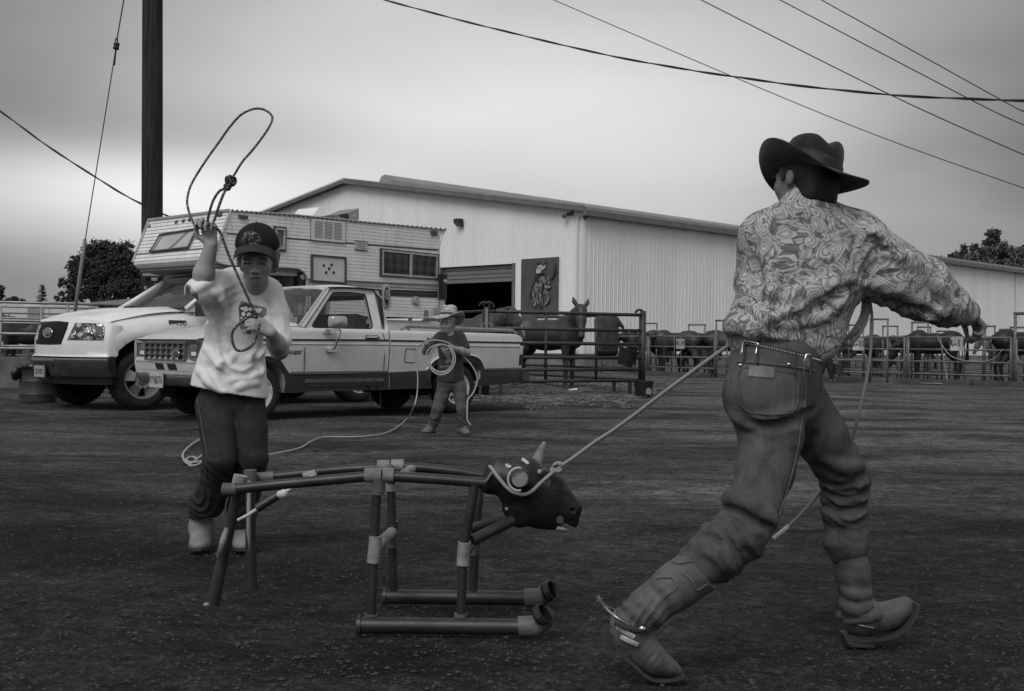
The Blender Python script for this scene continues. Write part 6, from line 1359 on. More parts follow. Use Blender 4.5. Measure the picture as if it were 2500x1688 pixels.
for (u,v,a_) in ((563,442,.020),(555,457,.011)):
    c=A_(u,v,4.80)
    for k in range(3):
        Rm=Matrix.Rotation(k*1.05+.4,3,'Y')@Matrix.Rotation(.7*k,3,'X'); b.tube([c+Rm@Vector((a_*math.cos(t*math.pi/8),a_*.55*math.sin(t*math.pi/8)*1.4,a_*.5*math.sin(t*math.pi/4))) for t in range(16)],.0062,7,closed=True)
b.build('knot',m_rd,rp,smooth=True)
# ------------------------------------------------------------ small boy with a straw hat and a coil of rope
Y2=11.9
B_=lambda u,v,dy=0:at(u,v,Y2+dy)
Z6=lambda x,y,dy=0:at(1000+x/4.485,730+y/4.485,Y2+dy)
K=dict(pel=Z6(455,905),che=Z6(448,560),nb=Z6(440,395),hd=Z6(418,268,-.03),sR=Z6(318,410),eR=Z6(172,575,-.04),wR=Z6(190,490,-.20),sL=Z6(560,410),eL=Z6(625,590,-.02),wL=Z6(470,540,-.20))
s=SDF((-1.0,11.5,-.02),(-.30,12.25,1.40),.0062)
s.rc(K['pel'],K['che'],.06,.07,.03,fl=.7,fa=(0,1,0)); s.rc(K['che'],K['nb'],.07,.04,.03,fl=.7,fa=(0,1,0)); s.rc(K['nb']-Vector((0,0,.03)),K['hd'],.046,.045,.02); s.rc(K['sR'],K['sL'],.033,.033,.02)
for a,b_,c in (('sR','eR','wR'),('sL','eL','wL')): s.rc(K[a],K[b_],.036,.035,.02); s.rc(K[b_],K[b_].lerp(K[c],.4),.037,.038,.02); s.rc(K[b_].lerp(K[c],.4),K[c],.038,.026,.02)
AN=[Z6(235,1400),Z6(585,1400)]
for h_,k_,a_ in ((Z6(375,960),Z6(310,1180,-.06),AN[0]),(Z6(545,960),Z6(575,1190,-.05),AN[1])): s.rc(K['pel'],h_,.05,.05,.02); s.rc(h_,k_,.045,.040,.02); s.rc(k_,a_,.038,.030,.02)
P_,r_,u_,f_=head(s,K['hd'],Vector((.06,-.12,1)),Vector((-.50,-1,-.10)),.95)
hand(s,K['wR'],Vector((.2,-.2,1)),Vector((.9,-.5,.1)),.13,curl=(60,70,40),thumb=-1,tc=(.6,.4),k=.006); hand(s,K['wL'],Vector((-1,-.25,.05)),Vector((-.2,.8,-.6)),.13,curl=(60,75,40),thumb=1,k=.006)
b2=s.build('person',m_skin,label='small smiling boy in a straw hat holding a coiled rope before the cream pickup',cat='boy')
facebits(b2,P_,r_,u_,f_,1.05,smile=.010)
b=MB(); pts=[P_(x,.0885-.16*x*x*6,-.0635+.007*(x/.018)**2) for x in (-.018,-.009,0,.009,.018)]; b.tube(cat(pts,3),.0024,5,sq=.5); b.build('teeth',mat('teeth',.55,.4),b2)
s=SDF((-.95,11.6,1.0),(-.50,12.15,1.35),.007)
for e in (-1,1): s.rc(P_(.068*e,-.01,.03),P_(.072*e,-.02,-.03),.015,.010,.02)
s.ell(P_(0,-.03,.01),(.072,.068,.075),.02,ax=(r_,f_,u_)); s.build('hair',m_hair,b2)
m_str=mat('straw_weave',.40,.8,0,spec=.2); q=NT(m_str); n=q.noise(60,None,3,.7); v=q.noise(9,q.map((1,1,6)),3,.6); q.col(q.mix(q.rg(v,.52,.60,0,1),q.rg(n,.3,.7,.30,.58),q.rg(n,.35,.6,.06,.28))); q.bump(n,.8,.006)
hat(b2,P_(0,-.012,.074),u_-f_*.24+r_*.10,f_,(.080,.094,.115),(.165,.165,.180),m_str,'straw_hat',curl=(.030,.012),dip=.055,th=.006,bandmat=mat('hat_cord',.06,.8),pinch=.15,dent=.02,asym=-.015)
# shirt
m_ts=fabric('dark_tee',.040); s=SDF((-1.02,11.6,.50),(-.30,12.2,1.12),.0072)
s.rc(Z6(450,890),Z6(445,560),.118,.110,.05,fl=.66,fa=(0,1,0)); s.rc(Z6(445,560),Z6(440,430),.11,.075,.04,fl=.72,fa=(0,1,0)); s.rc(Z6(450,930),Z6(448,760),.130,.120,.04,fl=.66,fa=(0,1,0))
s.rc(Z6(335,418),Z6(545,418),.048,.048,.04); s.rc(Z6(325,425),Z6(240,510,-.02),.052,.048,.03); s.rc(Z6(555,425),Z6(605,530,-.01),.056,.052,.03)
s.ell(Z6(438,355,-.06),(.052,.09,.046),.006,'s'); s.cut(Z6(450,912),Vector((0,0,-1)))
s.wr(Z6(450,700,-.08),(.15,.1,.18),(30,0,45),.006); s.wr(Z6(560,560,-.06),(.12,.1,.1),(50,0,-45),.007,ph=1); s.wr(Z6(330,560,-.06),(.10,.1,.1),(50,0,45),.006,ph=2); s.wr(Z6(450,880,-.08),(.18,.1,.06),(45,0,10),.005,ph=1)
ts=s.build('t_shirt',m_ts,b2)
m_fp=mat('faded_print',.17,.8,.7,45); dp=lambda pts,mm=m_fp,nm='shirt_print',off=.004: drape([(1000+x/4.485,730+y/4.485) for x,y in pts],mm,nm,ts,2.0,off,hit=ts)
dp([(345,540),(365,520),(395,560),(440,590),(445,640),(430,700),(400,715),(395,670),(410,640),(370,590)]); dp([(400,560),(430,580),(460,660),(470,700),(440,690)])
dp([(332,730),(480,733),(478,764),(330,760)],mat('faded_block',.26,.8,.6,70)); 
for (w_,x,y,sz) in (('The',352,686,17),('Cowboy',358,702,15),('Way',350,718,15)):
    c=conf([(1000+x/4.485,730+y/4.485)],ts,.007)
    if c: text(w_,'shirt_lettering',m_fp,ts,c[0]+Vector((.0,-.002,0)),(1,0,0),(0,0,1),sz/4.485*Y2/2900,.001,.9)
c=conf([(1000+405/4.485,730+748/4.485)],ts,.008)
if c: text('HORSEMANSHIP','shirt_lettering',m_ts,ts,c[0]+Vector((0,-.003,0)),(1,0,0),(0,0,1),.034,.001,.62)
# jeans
m_j2=denim('denim_mid',.085); s=SDF((-1.05,11.5,.02),(-.30,12.3,.72),.0072)
s.rc(Z6(400,930),Z6(510,930),.085,.085,.04,fl=.85,fa=(0,1,0))
s.chain([Z6(385,960),Z6(348,1080,-.03),Z6(312,1190,-.06),Z6(285,1290,-.03),Z6(250,1385,0)],[.076,.066,.060,.056,.050],.02); s.chain([Z6(540,960),Z6(560,1080,-.03),Z6(577,1200,-.05),Z6(583,1300,-.02),Z6(580,1390,0)],[.076,.067,.060,.056,.051],.012)
s.cut(Z6(240,1415),Vector((-.35,0,-1)),s.lo,(Z6(420,0).x,99,9)); s.cut(Z6(580,1415),Vector((0,0,-1)),(Z6(420,0).x,0,s.lo[2]),(9,99,9))
for c,w_,a_,ph in ((Z6(310,1180,-.08),(30,0,70),.011,0),(Z6(280,1330,-.05),(30,0,75),.014,1),(Z6(590,1200,-.08),(-30,0,70),.011,2),(Z6(585,1330,-.05),(20,0,75),.014,.4),(Z6(380,1000,-.08),(50,0,50),.008,1.5),(Z6(540,1010,-.08),(-50,0,50),.008,2.5)): s.wr(c,(.08,.1,.08),w_,a_,ph=ph,warp=2)
s.build('jeans',m_j2,b2)
for an,heel,ball,toe,nb_ in ((AN[0],Z6(255,1455,.04),Z6(185,1478,-.03),Z6(150,1470,-.06),0),(AN[1],Z6(555,1465,.05),Z6(610,1480,-.06),Z6(645,1478,-.09),1)):
    heel.z=0.012; ball.z=.008; toe.z=.012 if nb_ else .03
    s=mkboot(b2,an,heel,ball,toe,m_boot,.8,h=.0055,r=.036); s.cut(Vector((0,0,.010)),(0,0,-1)); bo=s.build('boot',mat('boot_pale',.12,.8,.4,25,bump=.3,bscale=60),b2); sole(bo,heel+Vector((0,0,.004)),ball,toe,(toe-heel).cross(UP),(0,0,1),.95,m_sole,.010)
# his rope
m_rl=rope_mat('rope_pale',.34,.34,90)
b=MB(); rs=random.Random(11)
for k,(cx,cy,rx,ry,tl,dy) in enumerate(((340,655,160,158,.10,-.22),(352,665,135,165,-.12,-.23),(330,650,150,148,.25,-.24),(358,672,142,162,-.25,-.25),(345,650,132,150,.05,-.235))):
    P=[Z6(cx+rx*math.cos(a)+tl*ry*math.sin(a)*.35,cy+ry*math.sin(a),dy+.03*math.sin(a+k)) for a in [2*math.pi*t/30 for t in range(30)]]; b.tube(P,.0062,7,closed=True)
out=[(1108,846,-.24),(1090,836,-.25),(1066,831,-.26),(1054,832,-.26),(1043,833,-.26),(1036,836,-.25),(1020,850,-.2),(1015.6,886,-.2),(1020,919.5,-.2),(1018,964,-.2),(1009,997.6,-.2)]
P=[B_(*p) for p in out]+[G(u,v,.012) for u,v in ((996,1020),(973.5,1040.6),(943,1057),(901,1064.7),(856,1067),(811,1067),(780.7,1069),(762.6,1076.7),(754,1081),(733,1093.7),(690.8,1104),(648.7,1110.6),(600,1110),(560,1106),(520,1105),(495,1112),(480,1121))]
b.tube(cat(P,8),.0070,8)
P=[G(u,v,.012) for u,v in ((480,1123),(464,1133),(452,1127),(447,1108),(466.7,1086.5),(495.7,1069.7),(520,1064),(540,1075),(545,1090),(520,1100),(500,1108),(482,1119),(470,1116),(456,1120),(459,1128),(478,1129),(492,1127),(480,1136),(460,1137))]
b.tube(cat(P,8),.0085,8)
P=[B_(*p) for p in ((1103,850,-.22),(1115,855,-.14),(1131.5,870.5,-.06),(1151.6,892.8,-.02),(1163.9,917,0),(1163.9,937,0),(1153.8,962,-.04),(1142.7,975,-.10),(1141,995,-.14),(1141,1025,-.16),(1150,1038,-.16))]; b.tube(cat(P,8),.0078,8)
b.build('coiled_rope',m_rl,smooth=True,label='pale rope coiled in the small boy\'s hands and trailing across the dirt',cat='rope')
# ------------------------------------------------------------ roping dummy
def D_(x,y,Y): return at(480+x/2.3714,1060+y/2.3714,Y)
YN,YF_=3.72,4.12
m_pb=mat('pipe_black',.022,.42,.5,10,spec=.45,bump=.1,bscale=30); m_pg=mat('pipe_fitting',.085,.6,.35,18,spec=.4,bump=.1,bscale=40)
dm=thing('roping_dummy','steer shaped roping dummy built of dark pipe, with a black horned head','roping dummy',Vector((D_(1450,1100,3.7).x,3.9,0)))
def dp_(name,P,r,mm=m_pb,cl=False,n=14,par=dm):
    b=MB(); b.tube(P,r,n,closed=cl); return b.build(name,mm,par,auto=40)
def runner(x0,x1,xt,Y,rz,y0,y1,xe,ye):
    a=D_(x0,y0,Y); c=D_(x1,y1,Y); a.z=c.z=rz; e=D_(xe,ye,Y-.02)
    ro=dp_('runner',[a,c],rz-.003); j=c+Vector((.03,0,0)); b=MB(); b.tube([c-Vector((.02,0,0)),c+Vector((.035,0,.004)),c+Vector((.055,0,.018)),e+(e-c).normalized()*.002],[rz+.004,rz+.004,rz+.004,rz+.004],16,cap=False); b.build('elbow',m_pg if Y>4 else mat('pipe_worn',.09,.5,.5,14),ro,auto=40)
    b=MB(); b.tube([e-(e-c).normalized()*.016,e+(e-c).normalized()*.004],[rz+.006,rz+.006],16,cap=False); b.lathe([(rz+.006,0),(rz+.001,0)],e+(e-c).normalized()*.004,16,ax=(e-c).normalized(),cap=False); b.build('elbow_collar',m_pb,ro); b=MB(); b.lathe([(rz+.001,.0),(rz-.0,-.03),(0,-.03)],e+(e-c).normalized()*.0055,16,ax=(e-c).normalized(),cap=False); b.build('pipe_mouth',m_under,ro)
    b=MB(); b.tube([a,a+Vector((.012,0,0))],rz+.003,16); b.build('end_cap',m_pb,ro,auto=40)
    return a,c
runner(930,1900,0,3.68,.0285,1105,1105,2010,1040); runner(1080,1930,0,4.10,.0285,935,940,2050,905)
rp_=.0148
def post(P,fit,Y,base=True):
    o=dp_('upright',[D_(x,y,Y) for x,y in P],rp_)
    for a,c,mm in fit: b=MB(); b.tube([D_(a[0],a[1],Y),D_(c[0],c[1],Y)],rp_+.0055,14); b.build('pipe_fitting',mm,o,auto=40)
    return o
m_fl=mat('pipe_fit_light',.19,.6,.5,20)
post([(1010,1075),(1022,750),(1046,250)],[((1022,745),(1038,590),m_fl),((1045,350),(1051,290),m_pg),((1007,1062),(1009,1042),m_pg)],3.70)
post([(1140,905),(1132,600),(1126,240)],[((1133,560),(1133,505),m_pb),((1133,655),(1133,575),m_pg),((1127,330),(1128,290),m_fl)],4.10)
post([(1530,1075),(1545,650),(1580,480),(1608,290)],[((1541,760),(1550,625),m_fl),((1527,1070),(1529,1040),m_pg)],3.70)
post([(1600,920),(1615,620),(1645,250)],[((1602,700),(1608,640),m_pg)],4.10)
for Y,P in ((3.70,[(190,322),(500,290),(980,246)]),(3.70,[(1140,246),(1400,262),(1670,284)]),(4.12,[(345,258),(800,210),(1060,196)]),(4.12,[(1190,190),(1400,205),(1680,245)])):
    dp_('top_rail',cat([D_(x,y,Y) for x,y in P],6),.0165)
for Y,a,c in ((3.70,(975,240),(1070,238)),(3.70,(1080,238),(1142,240)),(4.12,(1048,188),(1120,186)),(4.12,(1128,184),(1200,184))):
    b=MB(); b.tube([D_(a[0],a[1],Y),D_(c[0],c[1],Y)],.0225,16); b.build('top_tee',m_fl,dm,auto=40)
b=MB(); b.tube([D_(1052,240,3.70),D_(1054,335,3.70)],.0205,14); b.tube([D_(1060,240,3.70),D_(1120,196,4.12)],.016,12); b.build('cross_pipe',m_pg,dm,auto=40)
b=MB(); b.tube([D_(1028,668,3.70),D_(1133,565,4.10)],.0185,12); b.build('cross_pipe',m_fl,dm,auto=40)
b=MB(); b.tube([D_(1560,690,3.70),D_(1625,590,4.10)],.014,12); b.build('cross_pipe',m_pb,dm,auto=40)
b=MB(); b.tube([D_(150,318,3.70),D_(190,322,3.70),D_(232,318,3.70)],.020,14); b.build('rail_end',m_pg,dm,auto=40)
b=MB(); b.tube([D_(345,256,4.12),D_(450,248,4.12)],.0195,14); b.build('rail_sleeve',m_pg,dm,auto=40)
def leg(top,bot,Y,stub,mm2):
    o=dp_('leg',[D_(*top,Y),D_(*[(t+b_)/2 for t,b_ in zip(top,bot)],Y+.01),D_(*bot,Y)],[.0165,.0175,.021]); b=MB(); b.tube([D_(*stub[0],Y),D_(*stub[1],Y)],.0225,16); b.build('leg_tee',mm2,o,auto=40)
    return o
leg((245,300),(92,990),3.74,((238,315),(256,240)),m_fl); leg((310,230),(316,900),4.08,((312,275),(309,208)),m_pg)
b=MB(); b.tube([D_(304,270,4.03),D_(300,560,4.03),D_(312,700,4.03)],[.010,.011,.006],10,sq=.6); b.build('worn_patch',m_fl,dm,smooth=True)
b=MB(); b.tube([D_(175,545,3.70),D_(155,610,3.70),D_(125,715,3.70)],[.007,.010,.008],10); b.build('worn_patch',m_fl,dm,smooth=True)
b=MB(); b.ell(D_(57,988,3.72),(.010,.008,.007)); b.build('bolt_end',m_fl,dm)
tp=dp_('tail_pipe',[D_(348,432,3.9),D_(465,358,3.92)],.0145); b=MB(); b.tube([D_(238,500,3.88),D_(300,468,3.88),D_(345,436,3.89)],.0055,8); b.tube([D_(465,358,3.92),D_(500,345,3.92),D_(560,305,3.95),D_(690,232,4.08)],.0055,8); b.ell(D_(490,350,3.90),(.016,.014,.013)); b.ell(D_(505,345,3.90),(.012,.012,.015)); b.build('tail_cord',mat('cord_white',.55,.8,.2,60),tp,smooth=True)
b=MB(); b.tube([D_(620,245,4.08),D_(690,230,4.08)],.015,12); b.build('rail_wrap',m_fl,dm,auto=40); b=MB(); b.tube([D_(1200,232,3.9),D_(1245,205,4.08)],.016,12); b.build('rail_wrap',m_fl,dm,auto=40)
for Y,a,c in ((3.72,(1598,615),(1830,500)),(4.0,(1605,545),(1815,485))): dp_('head_strut',[D_(*a,Y),D_(*c,3.86 if Y>3.8 else 3.80)],.0175)
# head
def E_(x,y,Y): return at(1150+x/6.033,1060+y/6.033,Y)
YH=3.86; mpx=YH/2900/6.033
s=SDF((-.13,3.60,.27),(.30,4.12,.72),.0035)
s.ell(E_(760,650,YH),(.062,.075,.055),.03); s.rc(E_(250,760,YH),E_(420,640,YH),.026,.045,.03); s.rc(E_(420,640,YH),E_(700,640,YH),.050,.060,.03)
s.rc(E_(800,620,YH),E_(1180,820,YH),.058,.046,.03); s.rc(E_(1180,820,YH),E_(1470,1110,YH),.046,.034,.03); s.rc(E_(900,850,YH),E_(1200,1080,YH),.055,.040,.04); s.rc(E_(650,900,YH),E_(760,1200,YH),.045,.030,.04); s.rc(E_(800,1150,YH),E_(1180,1250,YH),.036,.026,.04); s.ell(E_(1010,1000,YH),(.055,.050,.055),.03)
s.rc(E_(1420,1150,YH),E_(1490,1290,YH),.032,.022,.02); s.rc(E_(1000,1280,YH),E_(1240,1330,YH),.024,.016,.02); s.rc(E_(560,1100,YH),E_(660,1260,YH),.020,.018,.03)
s.rc(E_(1290,1250,YH-.08),E_(1330,1260,YH+.08),.012,.012,.006,'s'); s.rc(E_(1290,1250,YH),E_(1450,1360,YH),.008,.015,.006,'s')
s.rc(E_(1100,540,YH-.03),E_(1140,560,YH-.035),.016,.014,.012); s.ell(E_(1080,700,YH-.052),(.014,.010,.012),.006,'s'); s.ell(E_(1490,1120,YH-.030),(.008,.012,.006),.005,'s'); s.rc(E_(1180,700,YH-.01),E_(1560,1060,YH-.01),.020,.012,.02)
s.rc(E_(380,470,YH),E_(620,470,YH),.030,.028,.03)
m_bh=mat('bull_head_plastic',.012,.5,.6,22,spec=.4,bump=.5,bscale=28); hd_o=s.build('head',m_bh,dm)
b=MB(); b.tube([E_(1270,715,YH-.012),E_(1420,870,YH-.014),E_(1590,1070,YH-.02)],[.006,.009,.004],8); b.build('nose_wear',mat('nose_wear',.05,.6,.5,50),hd_o,smooth=True)
for P,r,nm,mm in (([(760,690,3.79),(740,670,3.76),(715,660,3.735)],[.020,.024,.026],'horn',m_pg),):
    b=MB(); b.tube([E_(*p) for p in P],r,20); b.build(nm,mat('horn_end',.14,.7,.35,30,bump=.3,bscale=60),hd_o,auto=40)
b=MB(); c=E_(700,668,3.73); b.tube([c+Vector((.033*math.cos(t*math.pi/12),-.0,.036*math.sin(t*math.pi/12))) for t in range(5,20)],.004,6); b.build('horn_wrap_rim',mat('horn_rim',.40,.7),hd_o,smooth=True)
b=MB(); b.tube(cat([E_(880,560,3.88),E_(960,430,3.91),E_(1010,300,3.94),E_(1050,200,3.96),E_(1085,120,3.97)],5),[.026-.001*i for i in range(21)],14); b.build('horn',mat('horn_grey',.15,.65,.3,18,bump=.2,bscale=50),hd_o,smooth=True)
s=SDF((-.08,3.7,.60),(.20,4.1,.76),.0035); s.rc(E_(400,420,3.84),E_(410,350,3.90),.018,.012,.01); s.rc(E_(350,440,3.84),E_(440,400,3.84),.014,.016,.01); s.rc(E_(640,430,3.84),E_(800,400,3.84),.020,.018,.01); s.rc(E_(800,400,3.84),E_(930,430,3.84),.018,.010,.01); s.build('poll_wrap',m_bh,hd_o)
for P in ([(530,440),(540,480),(590,488)],[(745,370),(790,400),(840,445)]): b=MB(); b.tube(cat([E_(x,y,3.815) for x,y in P],4),.0065,8); b.build('rope_tie',mat('cord_white',.55),hd_o,smooth=True)
b=MB(); b.ell(E_(525,1105,3.83),(.006,.005,.006)); b.build('rivet',m_fl,hd_o); b=MB(); b.ell(E_(1285,1385,3.85),(.009,.01,.010)); b.tube([E_(1300,1390,3.85),E_(1420,1415,3.85)],[.007,.003],8); b.ell(E_(1010,560,3.80),(.008,.008,.009)); b.ell(E_(1000,600,3.815),(.006,.006,.010)); b.build('teeth',mat('teeth_grey',.25,.6),hd_o,smooth=True)
b=MB(); b.add([E_(180,720,3.81),E_(300,540,3.81),E_(430,455,3.83),E_(480,450,3.84),E_(330,560,3.80),E_(230,700,3.80)],[(0,1,5),(1,4,5),(1,2,4),(2,3,4)]); b.build('neck_collar',m_pg,hd_o,smooth=True)
# taut rope from the horns to the cowboy
m_rt=rope_mat('rope_grey',.26,.26,110); b=MB()
P=[E_(250,455,3.86),E_(300,500,3.82),E_(400,640,3.79),E_(540,800,3.775),E_(650,870,3.765),E_(780,890,3.76),E_(900,840,3.765),E_(1050,700,3.77),E_(1200,570,3.78),E_(1280,520,3.78),E_(1350,455,3.78)]
P+= [at(1400,1118,3.77),at(1450,1081.5,3.75),at(1515.7,1038,3.70),at(1660,930,3.58),at(1776,846.5,3.50),at(1800,838,3.50)]
b.tube(cat(P,8),.0062,8)
P=[E_(1350,455,3.78),E_(1330,440,3.79),E_(1270,430,3.80),E_(1225,480,3.80),E_(1190,520,3.80),E_(1200,575,3.79)]; b.tube(cat(P,5),.006,8)
P=[E_(250,455,3.86),E_(300,470,3.92),E_(500,520,3.95),E_(800,560,3.96),E_(1050,540,3.92),E_(1180,520,3.85),E_(1230,500,3.80)]; b.tube(cat(P,5),.006,8)
tr_=b.build('taut_rope',m_rt,smooth=True,label='light rope looped round the dummy\'s horns and pulled tight to the cowboy\'s waist',cat='rope')
b=MB(); c=E_(1275,490,3.785)
for k in range(2): b.tube([c+Matrix.Rotation(.9*k+.3,3,'Y')@Vector((.013*math.cos(t*math.pi/8),.010*math.sin(t*math.pi/4),.013*math.sin(t*math.pi/8))) for t in range(16)],.0055,6,closed=True)
b.build('honda_knot',m_rt,tr_,smooth=True)
# ------------------------------------------------------------ striding cowboy seen from behind
def C_(u,v,Y=3.42): return at(u,v,Y)
Zc=lambda x,y,Y=3.42: at(1750+x/2.853,300+y/2.853,Y)
Zd=lambda x,y,Y=3.42: at(1400+x/1.7282,780+y/1.7282,Y)
Q=dict(pel=C_(1885,930,3.44),wa=C_(1895,850,3.44),che=C_(1950,650,3.44),nb=C_(1962,520,3.42),hd=C_(1966,438,3.44),
 hR=C_(1850,985,3.38),kR=C_(1800,1305,3.28),aR=C_(1524,1518,3.22),hL=C_(1955,990,3.50),kL=C_(2072,1168,3.62),aL=C_(2100,1492,3.62),
 sR=C_(2095,592,3.46),eR=C_(2255,712,3.52),wR=C_(2358,758,3.60),sL=C_(1858,580,3.46),eL=C_(1846,705,3.56),wL=C_(1880,830,3.64))
s=SDF((.25,3.02,-.02),(1.62,3.86,1.58),.0052)
s.rc(Q['wa'],Q['che'],.085,.095,.04,fl=.75,fa=(0,1,0)); s.rc(Q['che'],Q['nb'],.09,.055,.04,fl=.75,fa=(0,1,0)); s.rc(Q['nb'],Q['hd']+Vector((0,0,-.03)),.055,.052,.02); s.rc(Q['sR'],Q['sL'],.05,.05,.04)
s.rc(Q['wa'],Q['pel'],.075,.075,.03)
for P_l,a_ in (([C_(1878,985,3.42),C_(1884,1060,3.39),C_(1868,1150,3.35),C_(1842,1230,3.31),C_(1805,1305,3.29),C_(1705,1382,3.255)],'aR'),([C_(1940,990,3.50),C_(2000,1065,3.55),C_(2040,1130,3.59),C_(2064,1180,3.62),C_(2068,1300,3.63)],'aL')): s.rc(Q['pel'],P_l[0],.07,.07,.03); s.chain(P_l,.05,.02); s.rc(P_l[-1],Q[a_],.045,.034,.02)
s.rc(Q['aR'],Zd(260,1420,3.24),.034,.03,.02); s.rc(Q['aL'],Zd(1330,1250,3.66),.034,.03,.02)
for a,b_,c in (('sR','eR','wR'),('sL','eL','wL')): s.rc(Q[a],Q[b_],.050,.042,.03); s.rc(Q[b_],Q[c],.042,.029,.02)
P_,r_,u_,f_=head(s,Q['hd'],Vector((.05,.12,1)),Vector((-.52,.86,-.10)),1.0)
hand(s,Q['wR'],Vector((.66,.25,-.62)),Vector((-.65,-.1,-.72)),.155,curl=(42,48,30),thumb=-1,tc=(.8,.3),cv=[(38,50,35),(50,58,35),(58,62,40),(66,64,40)],k=.005)
hand(s,Q['wL'],Vector((-.9,-.1,.1)),Vector((-.1,.8,-.5)),.17,curl=(60,75,40),thumb=1,k=.005)
cb=s.build('person',m_skind,label='cowboy in a black hat and paisley shirt striding right, seen from behind',cat='cowboy')
facebits(cb,P_,r_,u_,f_,1.0)
s=SDF((.60,3.25,1.20),(1.05,3.62,1.56),.0042)
s.ell(P_(0,-.020,.030),(.078,.090,.080),.01,ax=(r_,f_,u_)); s.ell(P_(.008,-.045,-.025),(.062,.052,.055),.03,ax=(r_,f_,u_)); s.rc(P_(-.030,-.045,-.062),P_(.045,-.045,-.066),.020,.022,.03)
for e in (-1,1): s.rc(P_(.072*e,.018,.02),P_(.074*e,.016,-.012),.010,.006,.008)
s.wr(P_(0,-.04,-.05),.10,(60,60,5),.002); s.build('hair',m_hairdk,cb)
# black felt hat
m_felt=mat('black_felt',.009,.85,.3,14,spec=.25,bump=.1,bscale=90); nodes(m_felt)[1].inputs['Sheen Weight'].default_value=.15
hup=Vector((.25,.13,1)).normalized(); hfw=Vector((-.22,.97,0))
hb_=C_(1976,428,3.44)
hat(cb,hb_,hup,hfw,(.084,.102,.110),(.180,.172,.162),m_felt,'cowboy_hat',curl=(.058,.018),dip=.026,th=.005,kb=1.3,bandmat=mat('black_band',.006,.6),pinch=.30,dent=.028)
# shirt
m_pai=mat('paisley_cloth',.3,.85,0,spec=.2); q=NT(m_pai)
wv=q.t.nodes.new('ShaderNodeTexNoise'); wv.inputs['Scale'].default_value=7; wv.inputs['Detail'].default_value=1.5; q.t.links.new(q.co,wv.inputs['Vector'])
sc_v=q.t.nodes.new('ShaderNodeVectorMath'); sc_v.operation='MULTIPLY_ADD'; q.t.links.new(wv.outputs['Color'],sc_v.inputs[0]); sc_v.inputs[1].default_value=(.16,.16,.16); q.t.links.new(q.co,sc_v.inputs[2]); vv=sc_v.outputs[0]
v1=q.voro(18,vv,'F1',.9); v2=q.voro(18,vv,'DISTANCE_TO_EDGE',.9); n0_=q.noise(9,vv,2,.5)
rings=q.m('SINE',q.m('ADD',q.m('MULTIPLY',v1,17.0),q.m('MULTIPLY',n0_,9.0)))
n3=q.noise(24,vv,2,.5,1.5); cont=q.m('ABSOLUTE',q.m('SUBTRACT',n0_,.5)); blot=q.rg(n3,.54,.58,0,1)
a=q.rg(rings,.25,.60,0,1,True); g_=q.mix(a,.43,.27); g_=q.mix(q.m('MULTIPLY',q.rg(rings,-.95,-.80,1,0),.8),g_,.11); g_=q.mix(q.m('MULTIPLY',q.rg(v2,.0,.035,1,0),.8),g_,.08); g_=q.mix(q.m('MULTIPLY',blot,q.rg(v1,.25,.40,0,.75)),g_,.07); g_=q.mix(q.rg(cont,.0,.012,.7,0),g_,.45)
q.col(q.m('MULTIPLY',g_,q.rg(q.noise(300),.3,.7,.88,1.12))); q.bump(q.m('ADD',q.noise(20,q.map((1,1,.7)),3,.5,.8),q.m('MULTIPLY',q.noise(300),.1)),.35,.008)
s=SDF((.52,3.15,.78),(1.58,3.86,1.44),.0056)
s.rc(C_(1890,820,3.45),C_(1925,740,3.45),.132,.140,.05,fl=.72,fa=(0,1,0)); s.rc(C_(1925,740,3.45),C_(1970,640,3.45),.140,.156,.05,fl=.70,fa=(0,1,0)); s.rc(C_(1970,640,3.45),C_(1975,585,3.45),.156,.130,.05,fl=.68,fa=(0,1,0))
s.rc(C_(1875,580,3.46),C_(2085,585,3.46),.072,.078,.05); s.rc(C_(1975,570,3.44),C_(1962,525,3.42),.085,.066,.04)
s.rc(C_(1962,522,3.42),C_(1964,492,3.425),.062,.060,.012)
s.rc(C_(2090,605,3.46),C_(2160,660,3.48),.092,.094,.05); s.rc(C_(2160,660,3.48),C_(2245,703,3.52),.090,.092,.04); s.rc(C_(2245,703,3.52),C_(2310,745,3.57),.090,.066,.03); s.rc(C_(2310,745,3.57),C_(2358,763,3.60),.062,.042,.025)
s.rc(Q['sL'],C_(1848,690,3.52),.062,.062,.04); s.rc(C_(1848,690,3.52),C_(1870,800,3.60),.060,.045,.03)
s.rc(C_(1812,788,3.42),C_(1905,800,3.39),.036,.040,.05); s.rc(C_(1802,797,3.44),C_(1850,802,3.40),.026,.026,.04); s.rc(C_(1905,802,3.41),C_(1995,838,3.44),.036,.040,.05); s.rc(C_(1950,760,3.42),C_(2000,835,3.44),.07,.05,.05)
s.rc(C_(2040,720,3.46),C_(2010,790,3.46),.05,.06,.06)
for px,r in (([(2095,690),(2040,705),(1960,745),(1890,790),(1830,800)],.017),([(2080,675),(2010,700),(1930,730)],.014),([(1990,780),(2030,750),(2060,715)],.014),([(1835,815),(1870,790),(1905,800),(1940,805)],.018),([(1810,690),(1850,715),(1900,720)],.012),([(1815,740),(1860,760),(1900,770)],.013),([(2120,560),(2160,590),(2200,605)],.014),([(2130,690),(2180,700),(2240,730),(2290,760)],.014),([(2170,620),(2230,640),(2290,690)],.012),([(2260,770),(2300,760),(2340,750)],.012),([(2290,690),(2310,730),(2330,770)],.012),
  ([(1870,620),(1890,680),(1870,740)],.010),([(2070,560),(2050,620),(2070,680)],.012),([(1780,800),(1800,790),(1820,800)],.014)): s.fold(px,r,.03)
